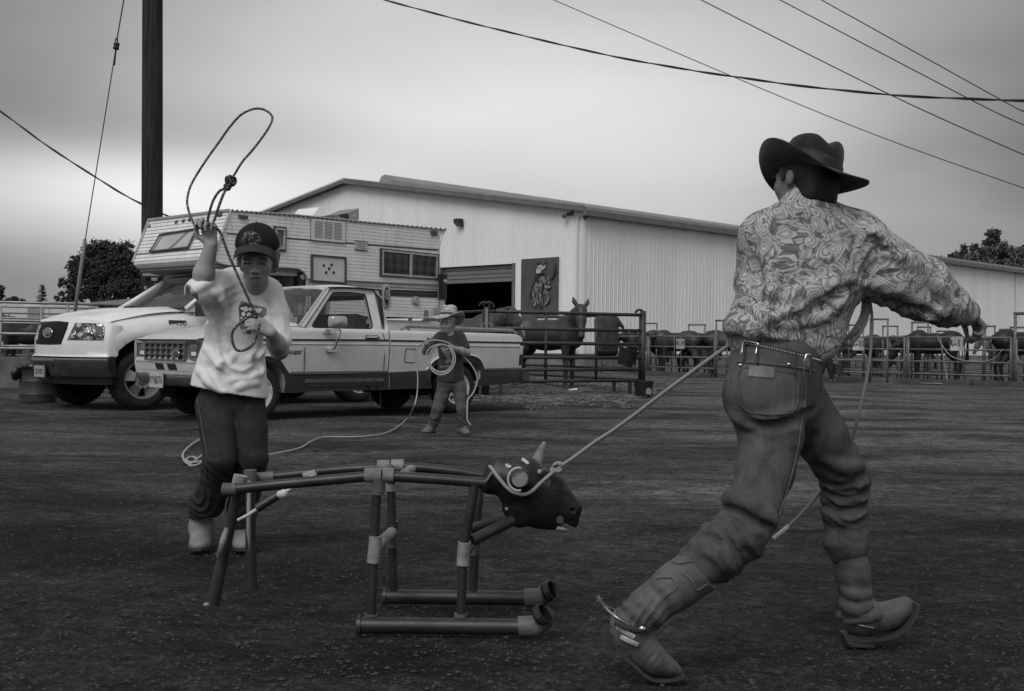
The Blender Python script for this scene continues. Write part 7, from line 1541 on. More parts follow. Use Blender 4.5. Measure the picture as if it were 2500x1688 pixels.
for px,r in (([(2100,700),(2040,725),(1960,775),(1900,800)],.014),([(2120,580),(2140,620),(2110,680)],.012),([(2150,735),(2220,755),(2300,790)],.014),([(1825,700),(1860,740),(1900,745)],.010),([(1880,800),(1900,815),(1990,815)],.014),([(1845,640),(1850,700)],.010)): s.crease(px,r,.02)
s.wr(C_(2110,640,3.40),(.10,.1,.12),(60,0,-50),.009,warp=2); s.wr(C_(1900,770,3.38),(.16,.1,.10),(25,0,70),.008,warp=2,ph=1); s.wr(C_(2230,720,3.48),(.16,.12,.10),(55,0,-25),.009,warp=2,ph=2); s.wr(C_(2330,760,3.56),(.08,.1,.08),(90,0,-40),.008,ph=.7)
sh=s.build('shirt',m_pai,cb)
b=MB(); c=C_(1963,493,3.42); 
# belt, jeans
m_j3=denim('denim_worn',.075)
s=SDF((.32,3.05,.18),(1.25,3.86,.98),.0056)
s.rc(C_(1899,862,3.44),C_(1890,905,3.44),.106,.118,.02,fl=.85,fa=(0,1,0)); s.rc(C_(1890,905,3.44),C_(1880,965,3.44),.128,.120,.04,fl=.9,fa=(0,1,0))
s.ell(C_(1848,962,3.37),(.098,.095,.105),.03); s.ell(C_(1930,955,3.46),(.08,.08,.10),.04)
s.chain([C_(1868,985,3.40),C_(1882,1060,3.38),C_(1868,1150,3.34),C_(1842,1230,3.30),C_(1805,1305,3.28)],[.098,.087,.077,.071,.070],.03)
s.chain([C_(1805,1305,3.28),C_(1752,1345,3.26),C_(1705,1380,3.255)],[.069,.066,.063],.03)
s.rc(C_(1815,1330,3.28),C_(1850,1350,3.29),.045,.012,.03); s.rc(C_(1770,1390,3.27),C_(1800,1392,3.28),.035,.012,.03)
s.chain([C_(1955,990,3.50),C_(2000,1060,3.54),C_(2040,1125,3.58),C_(2066,1172,3.62)],[.086,.077,.069,.065],.03); s.chain([C_(2066,1172,3.62),C_(2062,1250,3.63),C_(2068,1330,3.62)],[.068,.062,.063],.03); s.rc(C_(2040,1330,3.60),C_(2040,1365,3.60),.04,.010,.02); s.rc(C_(2104,1300,3.60),C_(2106,1350,3.60),.02,.010,.02)
for px,r in (([(1790,1010),(1830,1030),(1900,1015),(1960,1000)],.014),([(1770,1215),(1810,1235),(1870,1260),(1895,1290)],.014),([(1735,1260),(1790,1275),(1850,1300)],.014),([(1720,1290),(1780,1305),(1840,1330)],.013),([(1760,1190),(1800,1220),(1850,1235)],.010),([(2010,1190),(2060,1200),(2110,1180)],.012),([(2010,1215),(2060,1230),(2115,1215)],.013),([(2012,1250),(2060,1265),(2110,1250)],.012),([(2015,1120),(2060,1140),(2105,1140)],.011),([(1690,1330),(1750,1350),(1790,1390)],.012),([(1830,1180),(1850,1130),(1870,1100)],.008)): s.fold(px,r,.025)
for px,r in (([(1820,1030),(1860,1045),(1930,1030),(1985,1005)],.013),([(1760,1240),(1820,1265),(1880,1290)],.012),([(2010,1203),(2060,1215),(2112,1200)],.011),([(2012,1235),(2060,1248),(2112,1235)],.011),([(1990,1060),(1970,1100),(1960,1128)],.012)): s.crease(px,r,.018)
s.wr(C_(1800,1300,3.2),(.13,.1,.10),(40,0,70),.010,warp=2.2); s.wr(C_(2065,1220,3.55),(.10,.1,.12),(10,0,85),.009,warp=2,ph=1); s.wr(C_(1900,1040,3.3),(.12,.1,.06),(20,0,80),.006,ph=2)
j3=s.build('jeans',m_j3,cb)
JP=[(x,y) for x,y in ((1812,902),(1900,908),(1942,915),(1944,960),(1938,1000),(1905,1012),(1860,1012),(1822,1000),(1806,960))]
pk=drape(JP,denim('denim_pocket',.085),'pocket',j3,6,.0035,hit=j3)
P=conf([(u,v) for u,v in cat([np.array(p,float) for p in JP],3,True)],j3,.006); b=MB(); b.tube(P,.0016,5,closed=True); b.build('pocket_stitch',mat('seam_dark',.10,.8),pk)
drape([(1830,897),(1888,900),(1887,925),(1828,921)],mat('leather_patch',.11,.6,.2,30),'leather_patch',j3,5,.0065,hit=j3)
for p in ((1810,895),(1924,891)):
    c=conf([p],j3,.005)
    if c: b=MB(); b.ell(c[0],(.006,.004,.005)); b.build('rivet',m_chr,j3,smooth=True)
for px in ([(1800,886),(1860,890),(1930,896),(1985,905)],[(1960,900),(1965,960),(1955,1030),(1945,1100),(1925,1180),(1900,1260)],[(1780,900),(1785,950),(1800,1000)]):
    P=conf(cat([np.array(p,float) for p in px],6),j3,.003)
    if len(P)>3: b=MB(); b.tube(P,.0022,5); b.build('seam',mat('seam_mid',.085,.8),j3)
for u in (1822,1852,1940,1975):
    P=conf([(u,835+(u-1800)*.22),(u-1,850+(u-1800)*.22),(u-2,868+(u-1800)*.22),(u-3,882+(u-1800)*.22)],j3,.0075)
    if len(P)>2: b=MB(); b.tube(P,.0065,6,sq=.4); b.build('belt_loop',m_j3,j3,auto=40)
# belt as a band round the waist
b=MB(); ctr=C_(1897,862,3.44); nseg=56; A=[];B=[]
ux=(C_(1996,884,3.44)-C_(1799,838,3.44)); rxb=ux.length/2+.004; ux.normalize(); uy=Vector((0,1,0)); uz=ux.cross(uy)*-1
if uz.z<0: uz=-uz
bc=(C_(1996,890,3.44)+C_(1799,845,3.44))/2-uz*.004
for i in range(nseg):
    a=2*math.pi*i/nseg; p=bc+ux*rxb*math.cos(a)+uy*.109*math.sin(a); A.append(p-uz*.021); B.append(p+uz*.021)
b.ring(A,B); b.ring([p-(p-bc).normalized()*.006 for p in B],[p-(p-bc).normalized()*.006 for p in A]); b.ring(B,[p-(p-bc).normalized()*.006 for p in B]); b.ring([p-(p-bc).normalized()*.006 for p in A],A)
bt=b.build('belt',mat('belt_leather',.018,.45,.2,30,spec=.5),cb,auto=30)
for z_ in (-.015,.015):
    b=MB()
    for i in range(nseg*2):
        a=2*math.pi*i/(nseg*2); b.ell(bc+ux*(rxb+.001)*math.cos(a)+uy*.110*math.sin(a)+uz*z_,(.0022,.0022,.0028),6,4)
    b.build('belt_stitching',mat('stitch_pale',.38,.6),bt)
def bpz(a,z_,o=.004): return bc+ux*(rxb+o)*math.cos(R(a))+uy*(.109+o)*math.sin(R(a))+uz*z_
for a0,a1,nm in ((208,232,'buckle'),(296,304,'belt_keeper')):
    b=MB(); P=[bpz(a0,-.020),bpz((a0+a1)/2,-.021,.006),bpz(a1,-.020),bpz(a1,.020),bpz((a0+a1)/2,.021,.006),bpz(a0,.020)]; b.tube(P,.0042,6,closed=True)
    if nm=='belt_keeper': b.ring([bpz(a0,-.016,.006),bpz(a1,-.016,.006)],[bpz(a0,.016,.006),bpz(a1,.016,.006)]); b.f=b.f[:-1]
    b.build(nm,mat('buckle_silver',.55,.3,.2,40,metal=.8),bt,smooth=True)
# tall boots
m_bs=mat('boot_shaft',.12,.62,.3,10,spec=.3); q=NT(m_bs); w_=q.t.nodes.new('ShaderNodeTexWave'); w_.wave_type='RINGS'; w_.inputs['Scale'].default_value=7; w_.inputs['Distortion'].default_value=7; w_.inputs['Detail'].default_value=0; w_.inputs['Detail Scale'].default_value=1.6; q.t.links.new(q.co,w_.inputs['Vector']); n=q.noise(10,None,5,.6); q.col(q.mix(q.rg(w_.outputs['Fac'],.90,.97,0,.35),q.rg(n,.3,.7,.055,.105),.045)); q.bump(q.m('ADD',n,q.m('MULTIPLY',w_.outputs['Fac'],.3)),.5,.006)
m_bf=mat('boot_foot',.07,.5,.4,14,spec=.4,bump=.2,bscale=40)
s=SDF((.18,3.02,-.02),(.86,3.50,.46),.005)
s.chain([C_(1712,1388,3.25),C_(1650,1432,3.24),C_(1590,1478,3.225),C_(1535,1518,3.22)],[.068,.061,.053,.046],.02)
sc=[C_(1640,1345,3.2),C_(1700,1372,3.2),C_(1752,1385,3.2),C_(1762,1420,3.2)]
s.cut(C_(1702,1383,3.25),(C_(1702,1383,3.25)-C_(1650,1425,3.25)).normalized())
for px,r in (([(1520,1470),(1560,1500),(1590,1540)],.011),([(1545,1455),(1585,1485),(1612,1520)],.011),([(1600,1420),(1640,1460),(1650,1490)],.008)): s.fold(px,r,.02)
s.wr(C_(1555,1500,3.15),(.09,.1,.08),(110,0,-60),.007,warp=1.5)
sf=s.build('boot_shaft',m_bs,cb)
for px in ([(1640,1372),(1660,1378),(1690,1372),(1712,1388),(1735,1385),(1752,1398),(1748,1412)],[(1665,1400),(1690,1420),(1700,1440),(1725,1425)],[(1600,1415),(1640,1412),(1650,1435),(1625,1455)]):
    P=conf(cat([np.array(p,float) for p in px],5),sf,.003)
    if len(P)>3: b=MB(); b.tube(P,.0022,5); b.build('shaft_stitching',mat('seam_dark',.10),sf)
def pitched(an,heel,ball,toe,up,k,h=.0048,r=.040):
    P=[Vector(p) for p in (an,heel,ball,toe)]; lo=[min(p[i] for p in P)-.11 for i in range(3)]; hi=[max(p[i] for p in P)+.11 for i in range(3)]; s=SDF(lo,hi,h); boot(s,an,heel,ball,toe,k,up,r,.9); return s
s=SDF((.18,3.08,-.02),(.52,3.40,.30),.004); Bq=lambda u,v,dy=0:C_(u,v,3.225+dy)
s.rc(Bq(1545,1512),Bq(1533,1545),.047,.043,.02); s.rc(Bq(1533,1545),Bq(1512,1556),.041,.030,.02); s.rc(Bq(1545,1545),Bq(1580,1590),.042,.036,.03); s.rc(Bq(1515,1560),Bq(1565,1608),.028,.028,.02)
s.rc(Bq(1580,1590),Bq(1602,1616),.036,.034,.02,fl=1.15,fa=(0,1,0)); s.rc(Bq(1602,1616),Bq(1636,1631),.034,.022,.02,fl=1.35,fa=(0,1,0)); s.rc(Bq(1636,1631),Bq(1655,1638),.021,.011,.015,fl=1.5,fa=(0,1,0))
s.wr(Bq(1590,1600,-.04),(.04,.05,.04),(110,0,-110),.003); s.cut(Vector((0,0,.010)),(0,0,-1)); bf=s.build('boot',m_bf,cb)
def ribbon(name,px,y0,y1,th,mm,par):
    P=cat([C_(u,v,(y0+y1)/2) for u,v in px],4); b=MB(); V=[]; n=len(P)
    for i,p in enumerate(P):
        t=Vector(P[min(i+1,n-1)]-P[max(i-1,0)]).normalized(); nn_=Vector((-t.z,0,t.x)); e=.75+.25*math.sin(math.pi*min(1,max(0,i/(n-1)))); w_=(y1-y0)/2*e
        for a_,c_ in ((-w_,0),(w_,0),(w_,-th),(-w_,-th)): V.append(Vector((p[0],(y0+y1)/2+a_,p[2]))+nn_*c_)
    b.add(V,[(4*i+k,4*i+(k+1)%4,4*i+4+(k+1)%4,4*i+4+k) for i in range(n-1) for k in range(4)]+[(0,3,2,1),(4*n-4,4*n-3,4*n-2,4*n-1)]); return b.build(name,mm,par)
ribbon('boot_sole',[(1483,1553),(1520,1588),(1552,1618),(1576,1640),(1600,1650),(1640,1650),(1668,1641)],3.185,3.265,.008,m_sole,bf)
b=MB(); b.poly([Bq(1478,1538,-.033),Bq(1545,1594,-.033),Bq(1535,1606,-.033),Bq(1514,1598,-.033),Bq(1470,1556,-.033)],Vector((0,.066,0))); b.build('boot_heel',m_sole,bf)
b=MB()
for k,(p,q_) in enumerate((((1493,1497),(1512,1525)),((1500,1512),(1528,1540)),((1508,1532),(1548,1556)),((1516,1555),(1556,1574)))):
    P=conf([(p[0]+(q_[0]-p[0])*t/5,p[1]+(q_[1]-p[1])*t/5) for t in range(6)],bf,.003)
    if len(P)>2: b.tube(P,.0075,6,sq=.5)
if b.v: b.build('boot_tape',mat('tape_white',.33,.6,.3,40),bf)
# spur
def spur(par,c,back,side,k=1):
    b=MB(); b.tube(cat([c+side*.045+back*-.03,c+side*.045+back*.010,c+back*.045,c-side*.045+back*.015,c-side*.045-back*.03],5),.0045,6); sp_=b.build('spur',mat('spur_steel',.30,.35,.3,40,metal=.8),par,smooth=True)
    b=MB(); b.tube([c+back*.045,c+back*.060+Vector((0,0,.008))],.0048,6); d=c+back*.064+Vector((0,0,.010))
    for t in range(8): a=t*math.pi/4; b.tube([d,d+(back*math.cos(a)+Vector((0,0,1))*math.sin(a))*.013],[.003,.0012],5)
    b.build('rowel',mat('spur_steel',.3),sp_)
spur(bf,C_(1512,1505,3.22),(Vector((-.85,0,.52))).normalized(),Vector((0,1,0)))
b=MB(); P=[C_(1500,1520,3.17),C_(1535,1535,3.165),C_(1570,1540,3.17),C_(1600,1535,3.19),C_(1610,1530,3.22)]; b.tube(cat(P,4),.007,6,sq=.5); b.build('spur_strap',m_sole,bf); b=MB(); b.ell(C_(1568,1537,3.163),(.010,.006,.010)); b.build('strap_button',m_chr,bf,smooth=True)
# far boot
s=SDF((.78,3.42,.0),(1.22,3.82,.50),.005)
s.chain([C_(2066,1318,3.62),C_(2082,1400,3.62),C_(2092,1490,3.62)],[.055,.050,.047],.02); s.cut(C_(2085,1312,3.62),Vector((.1,0,1))); s.wr(C_(2088,1460,3.55),(.08,.1,.09),(35,0,70),.006,warp=2.2)
s.fold([(2060,1440),(2090,1455),(2125,1450)],.010,.02); s.fold([(2055,1475),(2090,1490),(2130,1480)],.011,.02); s.build('boot_shaft',m_bs,cb)
an=C_(2098,1497,3.62); heel=C_(2100,1552,3.62); ball=C_(2180,1526,3.64); toe=C_(2212,1488,3.65); upv=nz(ball-heel).cross(Vector((0,1,0))); upv=-upv if upv.z<0 else upv
s=pitched(an,heel,ball,toe,upv,1.0); s.rc(C_(2175,1500,3.64),C_(2210,1472,3.65),.026,.018,.03); bf2=s.build('boot',m_bf,cb)
b=MB(); H=[C_(2060,1548,3.59),C_(2142,1548,3.59),C_(2138,1574,3.59),C_(2074,1574,3.59)]; b.poly([C_(2060,1550,3.60),C_(2138,1556,3.60),C_(2134,1582,3.60),C_(2072,1580,3.60)],Vector((0,.065,0))); b.build('boot_heel',m_sole,bf2)
ribbon('boot_sole',[(2062,1551),(2100,1555),(2140,1552),(2180,1540),(2208,1516),(2226,1488),(2230,1470)],3.59,3.68,.008,m_sole,bf2)
spur(bf2,C_(2098,1520,3.62),Vector((-.95,0,.2)).normalized(),Vector((0,1,0))); b=MB(); b.tube(cat([C_(2060,1520,3.58),C_(2100,1518,3.565),C_(2140,1512,3.57),C_(2160,1500,3.60)],4),.007,6,sq=.5); b.ell(C_(2144,1510,3.562),(.009,.006,.009)); b.build('spur_strap',m_sole,bf2)
# his own rope: coils under the arm and the tail between the legs
b=MB()
for k,(dx,dy) in enumerate(((0,0),(14,-8),(-12,10),(8,16))):
    P=[C_(2098+dx*.3,694,3.52),C_(2112+dx*.5,730,3.50),C_(2110+dx*.6,770,3.50),C_(2092+dx,805+dy*.5,3.50),C_(2062+dx,830+dy,3.52),C_(2020,845+dy*1.6,3.56),C_(1980,850+dy,3.60)]
    b.tube(cat(P,6),.0050,7)
P=[C_(2105,694,3.52),C_(2124,740,3.50),C_(2129,800,3.50),C_(2120,900,3.51),C_(2096,1010,3.54),C_(2065,1120,3.64),C_(2000,1206,3.66),C_(1960,1250,3.66),C_(1925,1285,3.65)]
b.tube(cat(P,8),.0048,7)
cr2=b.build('coiled_rope',m_rt,smooth=True,label='dark rope coils hanging under the cowboy\'s outstretched arm, tail between his legs',cat='rope')
b=MB(); b.tube([C_(1925,1285,3.65),C_(1888,1315,3.64)],.007,8); b.build('rope_end',mat('cord_white',.55),cr2)
# ------------------------------------------------------------ pipe panels, pens, livestock and props
m_pipe=mat('pipe_painted_dark',.030,.5,.4,9,spec=.4); q=NT(m_pipe); n=q.noise(30,None,4,.7); q.col(q.mix(q.rg(n,.60,.68,0,.8),q.rg(q.noise(4),.3,.7,.022,.042),.16))
m_rail=mat('pipe_weathered',.13,.55,.35,5,spec=.4,metal=.2); m_galv=mat('pipe_galvanised',.26,.45,.2,5,metal=.4)
def panel(name,label,p0,p1,zs,r,mm,posts=(0,1),top=None,stays=(),group=None,cat_='fence',pr=None,legs=()):
    p0=Vector(p0);p1=Vector(p1);p0.z=p1.z=0; t=thing(name,label,cat_,(p0+p1)/2,0,group); pr=pr or r*1.15; top=top or zs[-1]
    for z in zs: b=MB(); b.tube([p0+UP*z,p1+UP*z],r,8); b.build('rail',mm,t,smooth=True)
    for k in posts: p=p0.lerp(p1,k); b=MB(); b.tube([p+UP*0,p+UP*top],pr,8); b.build('post',mm,t,smooth=True)
    for k in stays: p=p0.lerp(p1,k); b=MB(); b.tube([p+UP*zs[0],p+UP*zs[-1]],r*.85,8); b.build('stay',mm,t,smooth=True)
    for k in legs: p=p0.lerp(p1,k); b=MB(); b.box(p+UP*(zs[0]/2),(.07,.03,zs[0])); b.build('foot',mm,t)
    return t
N0=G(1186,970.5); N1=G(1568,966.5)
zl=lambda v,p,u: at(u,v,p.y).z
zr=[zl(v,N1,1565) for v in (929.6,903.3,874.7,841.3,808.2,769.8)]
P0=N0.copy(); P1=N1.copy()
pn=panel('pipe_fence','front dark pipe panel of the pen holding the two near horses',P0,P1,zr,.031,m_pipe,posts=(0,1),top=zl(760,N1,1568),stays=((1325-1186)/382,(1449-1186)/382),pr=.054,legs=(.012,.09,.915))
def loop(par,p,r,z): b=MB(); b.tube([p+UP*z+Vector((-r+r*math.cos(a)-0.0,0,r*.9*math.sin(a))) for a in [math.pi*k/8 for k in range(-1,9)]],.022,7); b.build('hanger_loop',m_blk,par,smooth=True)
loop(pn,P1,.07,zl(765,N1,1568)); loop(pn,P0+Vector((.12,0,0)),.09,zl(750,N0,1187)); loop(pn,P0+Vector((.05,0,0)),.09,zl(750,N0,1187))
b=MB()
for k in range(10): a=2*math.pi*k/10; c=P0+UP*zl(795,N0,1187)+Vector((.085*math.cos(a),-.05,.07*math.sin(a)-.02)); b.tube([c+Vector((.018*math.cos(t*math.pi/3),0,.018*math.sin(t*math.pi/3))) for t in range(6)],.006,5,closed=True)
for k in range(4): c=P0+UP*(zl(775,N0,1187)-.10*k)+Vector((.10,-.05,-.02)); b.tube([c+Vector((.014*math.cos(t*math.pi/3),0,.022*math.sin(t*math.pi/3))) for t in range(6)],.005,5,closed=True)
b.build('chain',m_galv,pn)
b=MB(); b.box(P0+UP*zl(775,N0,1187)+Vector((0,-.055,-.02)),(.04,.012,.34)); b.build('latch_plate',m_galv,pn)
BK=G(1279,915+.28*113); BK=Vector((at(1279,900,25.6).x,25.6,0)); B2=Vector((at(1080,900,29.5).x,29.5,0))
panel('pipe_fence','rear dark pipe panel behind the two near horses',P1+Vector((-.03,.06,0)),BK,[z+.012 for z in zr],.024,m_pipe,posts=(0,1),pr=.04,legs=(.2,))
panel('pipe_fence','left dark pipe panel of the near pen, half hidden by the camper',P0+Vector((-.04,.05,0)),Vector((at(1000,900,23.6).x,23.6,0)),zr,.027,m_pipe,posts=(0,1),pr=.04)
panel('pipe_fence','farthest dark pipe panel of the near pen beside the open barn door',BK+Vector((-.05,.05,0)),Vector((at(1090,900,28.5).x,28.5,0)),zr,.024,m_pipe,pr=.04)
# livestock
def horse(label,poll,muz,coat,pos,rz,k=1.0,h=.022,mane=None,ears=.12,tail=True,blaze=False,group=None,thin=1,legf=(0,0,0,0)):
    poll=Vector(poll); muz=Vector(muz); s=SDF((-1.15,-.55,-.02),(max(1.5,muz.x+.3),.55+abs(muz.y),2.0),h)
    s.ell((-.02,0,1.08),(.62,.29,.31),.06); s.ell((.42,0,1.12),(.30,.24,.34),.08); s.ell((-.52,0,1.16),(.34,.27,.30),.08); s.rc((-.75,0,1.15),(-.4,0,1.30),.14,.14,.08); s.rc((.35,0,1.36),(.52,0,1.34),.09,.08,.08)
    d=(poll-Vector((.55,0,1.22))); 
    n1_=Vector((.55,0,1.22)); mid=n1_+d*.5+Vector((0,0,.03)); s.rc((.42,0,1.18),mid,.25,.17,.08,fl=.62,fa=(0,1,0)); s.rc(mid,poll-d.normalized()*.05,.17,.12,.06,fl=.75,fa=(0,1,0)); s.rc((.60,0,.98),mid,.14,.10,.08)
    hd=(muz-poll); hl=hd.length; hdn=hd.normalized(); s.rc(poll+hdn*.05,poll+hdn*hl*.42,.122,.105,.04,fl=.85,fa=(0,1,0) if abs(hdn.y)<.5 else (1,0,0)); s.rc(poll+hdn*hl*.42,muz-hdn*.05,.092,.062,.04); s.ell(muz-hdn*.03,(.06,.06,.055),.03)
    back=(n1_-poll); back=(back-hdn*back.dot(hdn)); back=back.normalized() if back.length>.01 else Vector((-1,0,0)); s.ell(poll+hdn*hl*.32+back*.05,(.10,.075,.11),.03)
    sidev=hdn.cross(back).normalized()
    for e in (-1,1): s.rc(poll+sidev*.055*e-hdn*.0,poll+sidev*(.075+.25*ears)*e-hdn*(ears*.55)*1.0,.028 if ears<.2 else .036,.034 if ears<.2 else .045,.015); s.rc(poll+sidev*(.075+.25*ears)*e-hdn*(ears*.55),poll+sidev*(.075+.35*ears)*e-hdn*ears,.030 if ears<.2 else .042,.008,.01)
    for e,(fx,hx) in ((-1,(legf[0],legf[2])),(1,(legf[1],legf[3]))):
        s.chain([(.44,.14*e,1.0),(.45+fx*.4,.15*e,.62),(.46+fx*.5,.15*e,.50),(.45+fx*.9,.15*e,.14),(.48+fx,.15*e,.06)],[.11,.062,.055,.038,.048],.03); s.rc((.48+fx,.15*e,.05),(.49+fx,.15*e,.0),.052,.06,.01)
        s.chain([(-.58,.14*e,1.10),(-.48+hx*.2,.16*e,.82),(-.72+hx*.6,.15*e,.50),(-.68+hx*.9,.15*e,.14),(-.65+hx,.15*e,.06)],[.20,.12,.058,.040,.048],.03); s.rc((-.65+hx,.15*e,.05),(-.64+hx,.15*e,0),.052,.06,.01)
    o=s.build('horse',coat,label=label,cat='horse',group=group)
    if mane:
        b=MB(); rs=random.Random(4)
        for i in range(46):
            t=.35+.65*rs.random(); p=Vector((.42,0,1.40)).lerp(poll+Vector((0,0,.03)),t)+Vector((0,rs.uniform(-.03,.03),.02)); e=-1; l=rs.uniform(.15,.30); b.tube([p,p+Vector((.02,.10*e,-.05)),p+Vector((rs.uniform(-.03,.06),.14*e,-l))],[.011,.011,.003],4)
        for i in range(22): p=poll+sidev*rs.uniform(-.05,.05)-hdn*.03; b.tube([p,p+hdn*.10-back*.09,p+hdn*rs.uniform(.2,.34)-back*.10+sidev*rs.uniform(-.06,.06)],[.014,.016,.004],4)
        b.build('mane',mane,o)
    if tail:
        b=MB(); rs=random.Random(6)
        for i in range(26): a=rs.uniform(-.05,.05); c=rs.uniform(-.05,.05); b.tube([(-.86,a*.3,1.30),(-.95,a,1.1),(-.93+c,a*1.6,.45+rs.uniform(0,.2))],[.02,.022,.006],4)
        b.build('tail',mane or coat,o)
    if blaze:
        b=MB(); P=[poll+hdn*(hl*f)-back*w_ for f,w_ in ((.18,.085),(.4,.082),(.65,.070),(.9,.060))]; b.tube(P,[.018,.022,.026,.030],7,sq=.8); b.build('blaze',mat('blaze_white',.40,.7,.1,9),o,smooth=True)
    b=MB()
    for e in (-1,1): b.ell(poll+hdn*hl*.30+sidev*.082*e-back*.03,(.02,.02,.02),8,6)
    b.build('eye',m_eye,o,smooth=True)
    o.location=pos; o.rotation_euler=(0,0,rz); o.scale=(k,k,k); return o
m_bay=mat('coat_bay',.042,.6,.35,1.6,spec=.35); m_brn=mat('coat_brown',.028,.5,.35,1.5,spec=.4); m_bkh=mat('coat_black',.010,.5,.3,2,spec=.35); m_gry=mat('coat_grey',.14,.6,.2,2)
p=at(1150,900,22.6); horse('sorrel horse with a pale forelock and white blaze hanging its head over the pipe rail',(.94,-.10,1.53),(1.20,-.20,.98),m_bay,Vector((p.x,22.6,0)),R(-8),1.0,.018,mat('mane_pale',.075,.8,.4,20,stretch=(1,1,.2)),ears=.10,blaze=True)
p=at(1338,900,23.8); horse('dark long eared mule facing the camera behind the pipe rails',(.80,-.22,1.60),(.93,-.46,1.02),m_brn,Vector((p.x,23.8,0)),R(-28),1.02,.018,None,ears=.24,tail=True)
# pens along the barn
def FL_(u,off=0):
    t=(u-1250)/FPX; k=(t*37.5-4.55)/(8.15+7.5*t); p=Vector((4.55+8.15*k,37.5-7.5*k,0)); n=Vector((7.5,8.15,0)).normalized()
    if off: # shift row back and re-intersect
        q0=Vector((4.55,37.5,0))+n*off; q1=q0+Vector((8.15,-7.5,0)); dx,dy=q1.x-q0.x,q1.y-q0.y; k=(q0.y*t-q0.x)/(dx-dy*t); p=q0+Vector((dx*k,dy*k,0))
    return p
ZP=[.27,.60,.92,1.24]
fr_=[('left front pipe panel of the pens, carrying the R-9 sign',1584,1745),('short pipe panel in the pens right behind the cowboy\'s hip',1775,1880),('pipe panel behind the cowboy\'s back beside the walking person',1890,2124),('short pipe panel between the tall gate arch and the R-11 pen',2167,2208),('front pipe panel of the pens, carrying the R-11 sign',2218,2468)]
for lab,u0,u1 in fr_: panel('pen_fence',lab,FL_(u0),FL_(u1),ZP,.024,m_rail,group='pipe panels in the front row of pens',stays=((.5,) if u1-u0>150 else ()),cat_='fence')
panel('pen_fence','pipe panel at the right edge of the photo, next to a tall gate post',FL_(2482),FL_(2600),ZP,.024,m_rail,group='pipe panels in the front row of pens',cat_='fence')
panel('pen_fence','pipe panel at the left end of the pens just right of the dark pipe pen',FL_(1470,1.2),FL_(1580),ZP,.024,m_rail,group='pipe panels in the front row of pens',cat_='fence')
def arch(label,p0,p1,zt,r=.027,group='pipe gate arches over the pens'):
    t=thing('gate_arch',label,'gate arch',(p0+p1)/2,0,group)
    for p in (p0,p1): b=MB(); b.tube([p,p+UP*zt],r,8); b.build('post',m_rail,t,smooth=True)
    b=MB(); b.tube([p0+UP*zt-(p1-p0).normalized()*r,p1+UP*zt+(p1-p0).normalized()*r],r,8); b.build('crossbar',m_rail,t,smooth=True)
    for z in ZP: b=MB(); b.tube([p0+UP*z,p1+UP*z],.02,6); b.build('gate_rail',m_rail,t,smooth=True)
for lab,u0,u1,off,v in (('gate arch just right of the dark pipe pen',1569,1603,2.5,790),('gate arch above the pen right of the R-9 sign',1681,1721,3.0,793.5),('gate arch beside the cowboy\'s hip, half hidden by him',1748,1785,0,783),('gate arch between the walking person and the R-10 sign',2032,2052,3.2,780),('gate arch just right of the R-10 sign, low one',2072,2107,4.5,794),('tall gate arch between the R-10 sign and the grazing black horse',2124.5,2167,0,780),('gate arch above the grazing black horse',2155,2191,6,797),('gate arch under the cowboy\'s sleeve, tallest of its cluster',2226,2265,3.5,788),('gate arch under the cowboy\'s sleeve, middle of its cluster',2240,2271,7,799),('gate arch under the cowboy\'s hand, left of the R-11 sign',2288,2318,6,809),('gate arch right of the R-11 sign near the cowboy\'s fist',2405,2428,4,797),('low gate arch right of the cowboy\'s fist',2441,2464,6,805),('gate arch near the right edge behind the nearest post',2467,2508,2.5,800)):
    a=FL_(u0,off); c=FL_(u1,off); arch(lab,a,c,at((u0+u1)/2,v,(a.y+c.y)/2).z)
a=FL_(2478); c=FL_(2530); arch('tallest nearest gate arch cut by the right edge',a,c,at(2480,766,a.y).z,.04)
k=0
for off,us in ((3.6,(1500,1590,1700,1810,1960,2050,2110,2200,2300,2400,2500)),(7.2,(1480,1560,1640,1730,1820,2000,2075,2150,2240,2330,2420,2500)),(10.8,(1480,1600,1700,1800,2010,2090,2170,2260,2350,2440,2500))):
    for u0,u1 in zip(us,us[1:]):
        panel('pen_fence','weathered pipe panel in the crowded back rows of pens along the barn',FL_(u0,off),FL_(u1,off),ZP,.02,m_rail,group='pipe panels in the back rows of pens',cat_='fence')
for u,o1,o2 in ((1584,0,3.6),(1748,0,3.6),(1890,0,3.6),(2050,3.6,7.2),(2124,0,3.6),(2212,0,3.6),(2330,3.6,7.2),(2472,0,3.6),(2240,3.6,7.2)):
    a=FL_(u,o1); n=Vector((7.5,8.15,0)).normalized(); panel('pen_fence','weathered pipe panel dividing two pens, running back toward the barn',a+n*.05,a+n*(o2-o1-.05),ZP,.02,m_rail,group='dividing pipe panels between pens',cat_='fence')
# timbers at the foot of the front row
m_tim=mat('old_timber',.055,.9,.4,4,bump=.4,bscale=20,stretch=(.3,1,1))
for lab,u0,u1 in (('grey timber sill under the R-9 pen panel',1560,1742),('grey timber sill behind the cowboy\'s legs',1880,2120),('grey timber sill under the R-11 pen panel',2190,2380),('grey timber sill at the right edge of the pens',2385,2560)):
    a=FL_(u0)-Vector((.10,.12,0)); c=FL_(u1)-Vector((.10,.12,0)); b=MB(); b.bar(a+UP*.07,c+UP*.07,.15,.14); b.build('timber_sill',m_tim,label=lab,cat='timber')
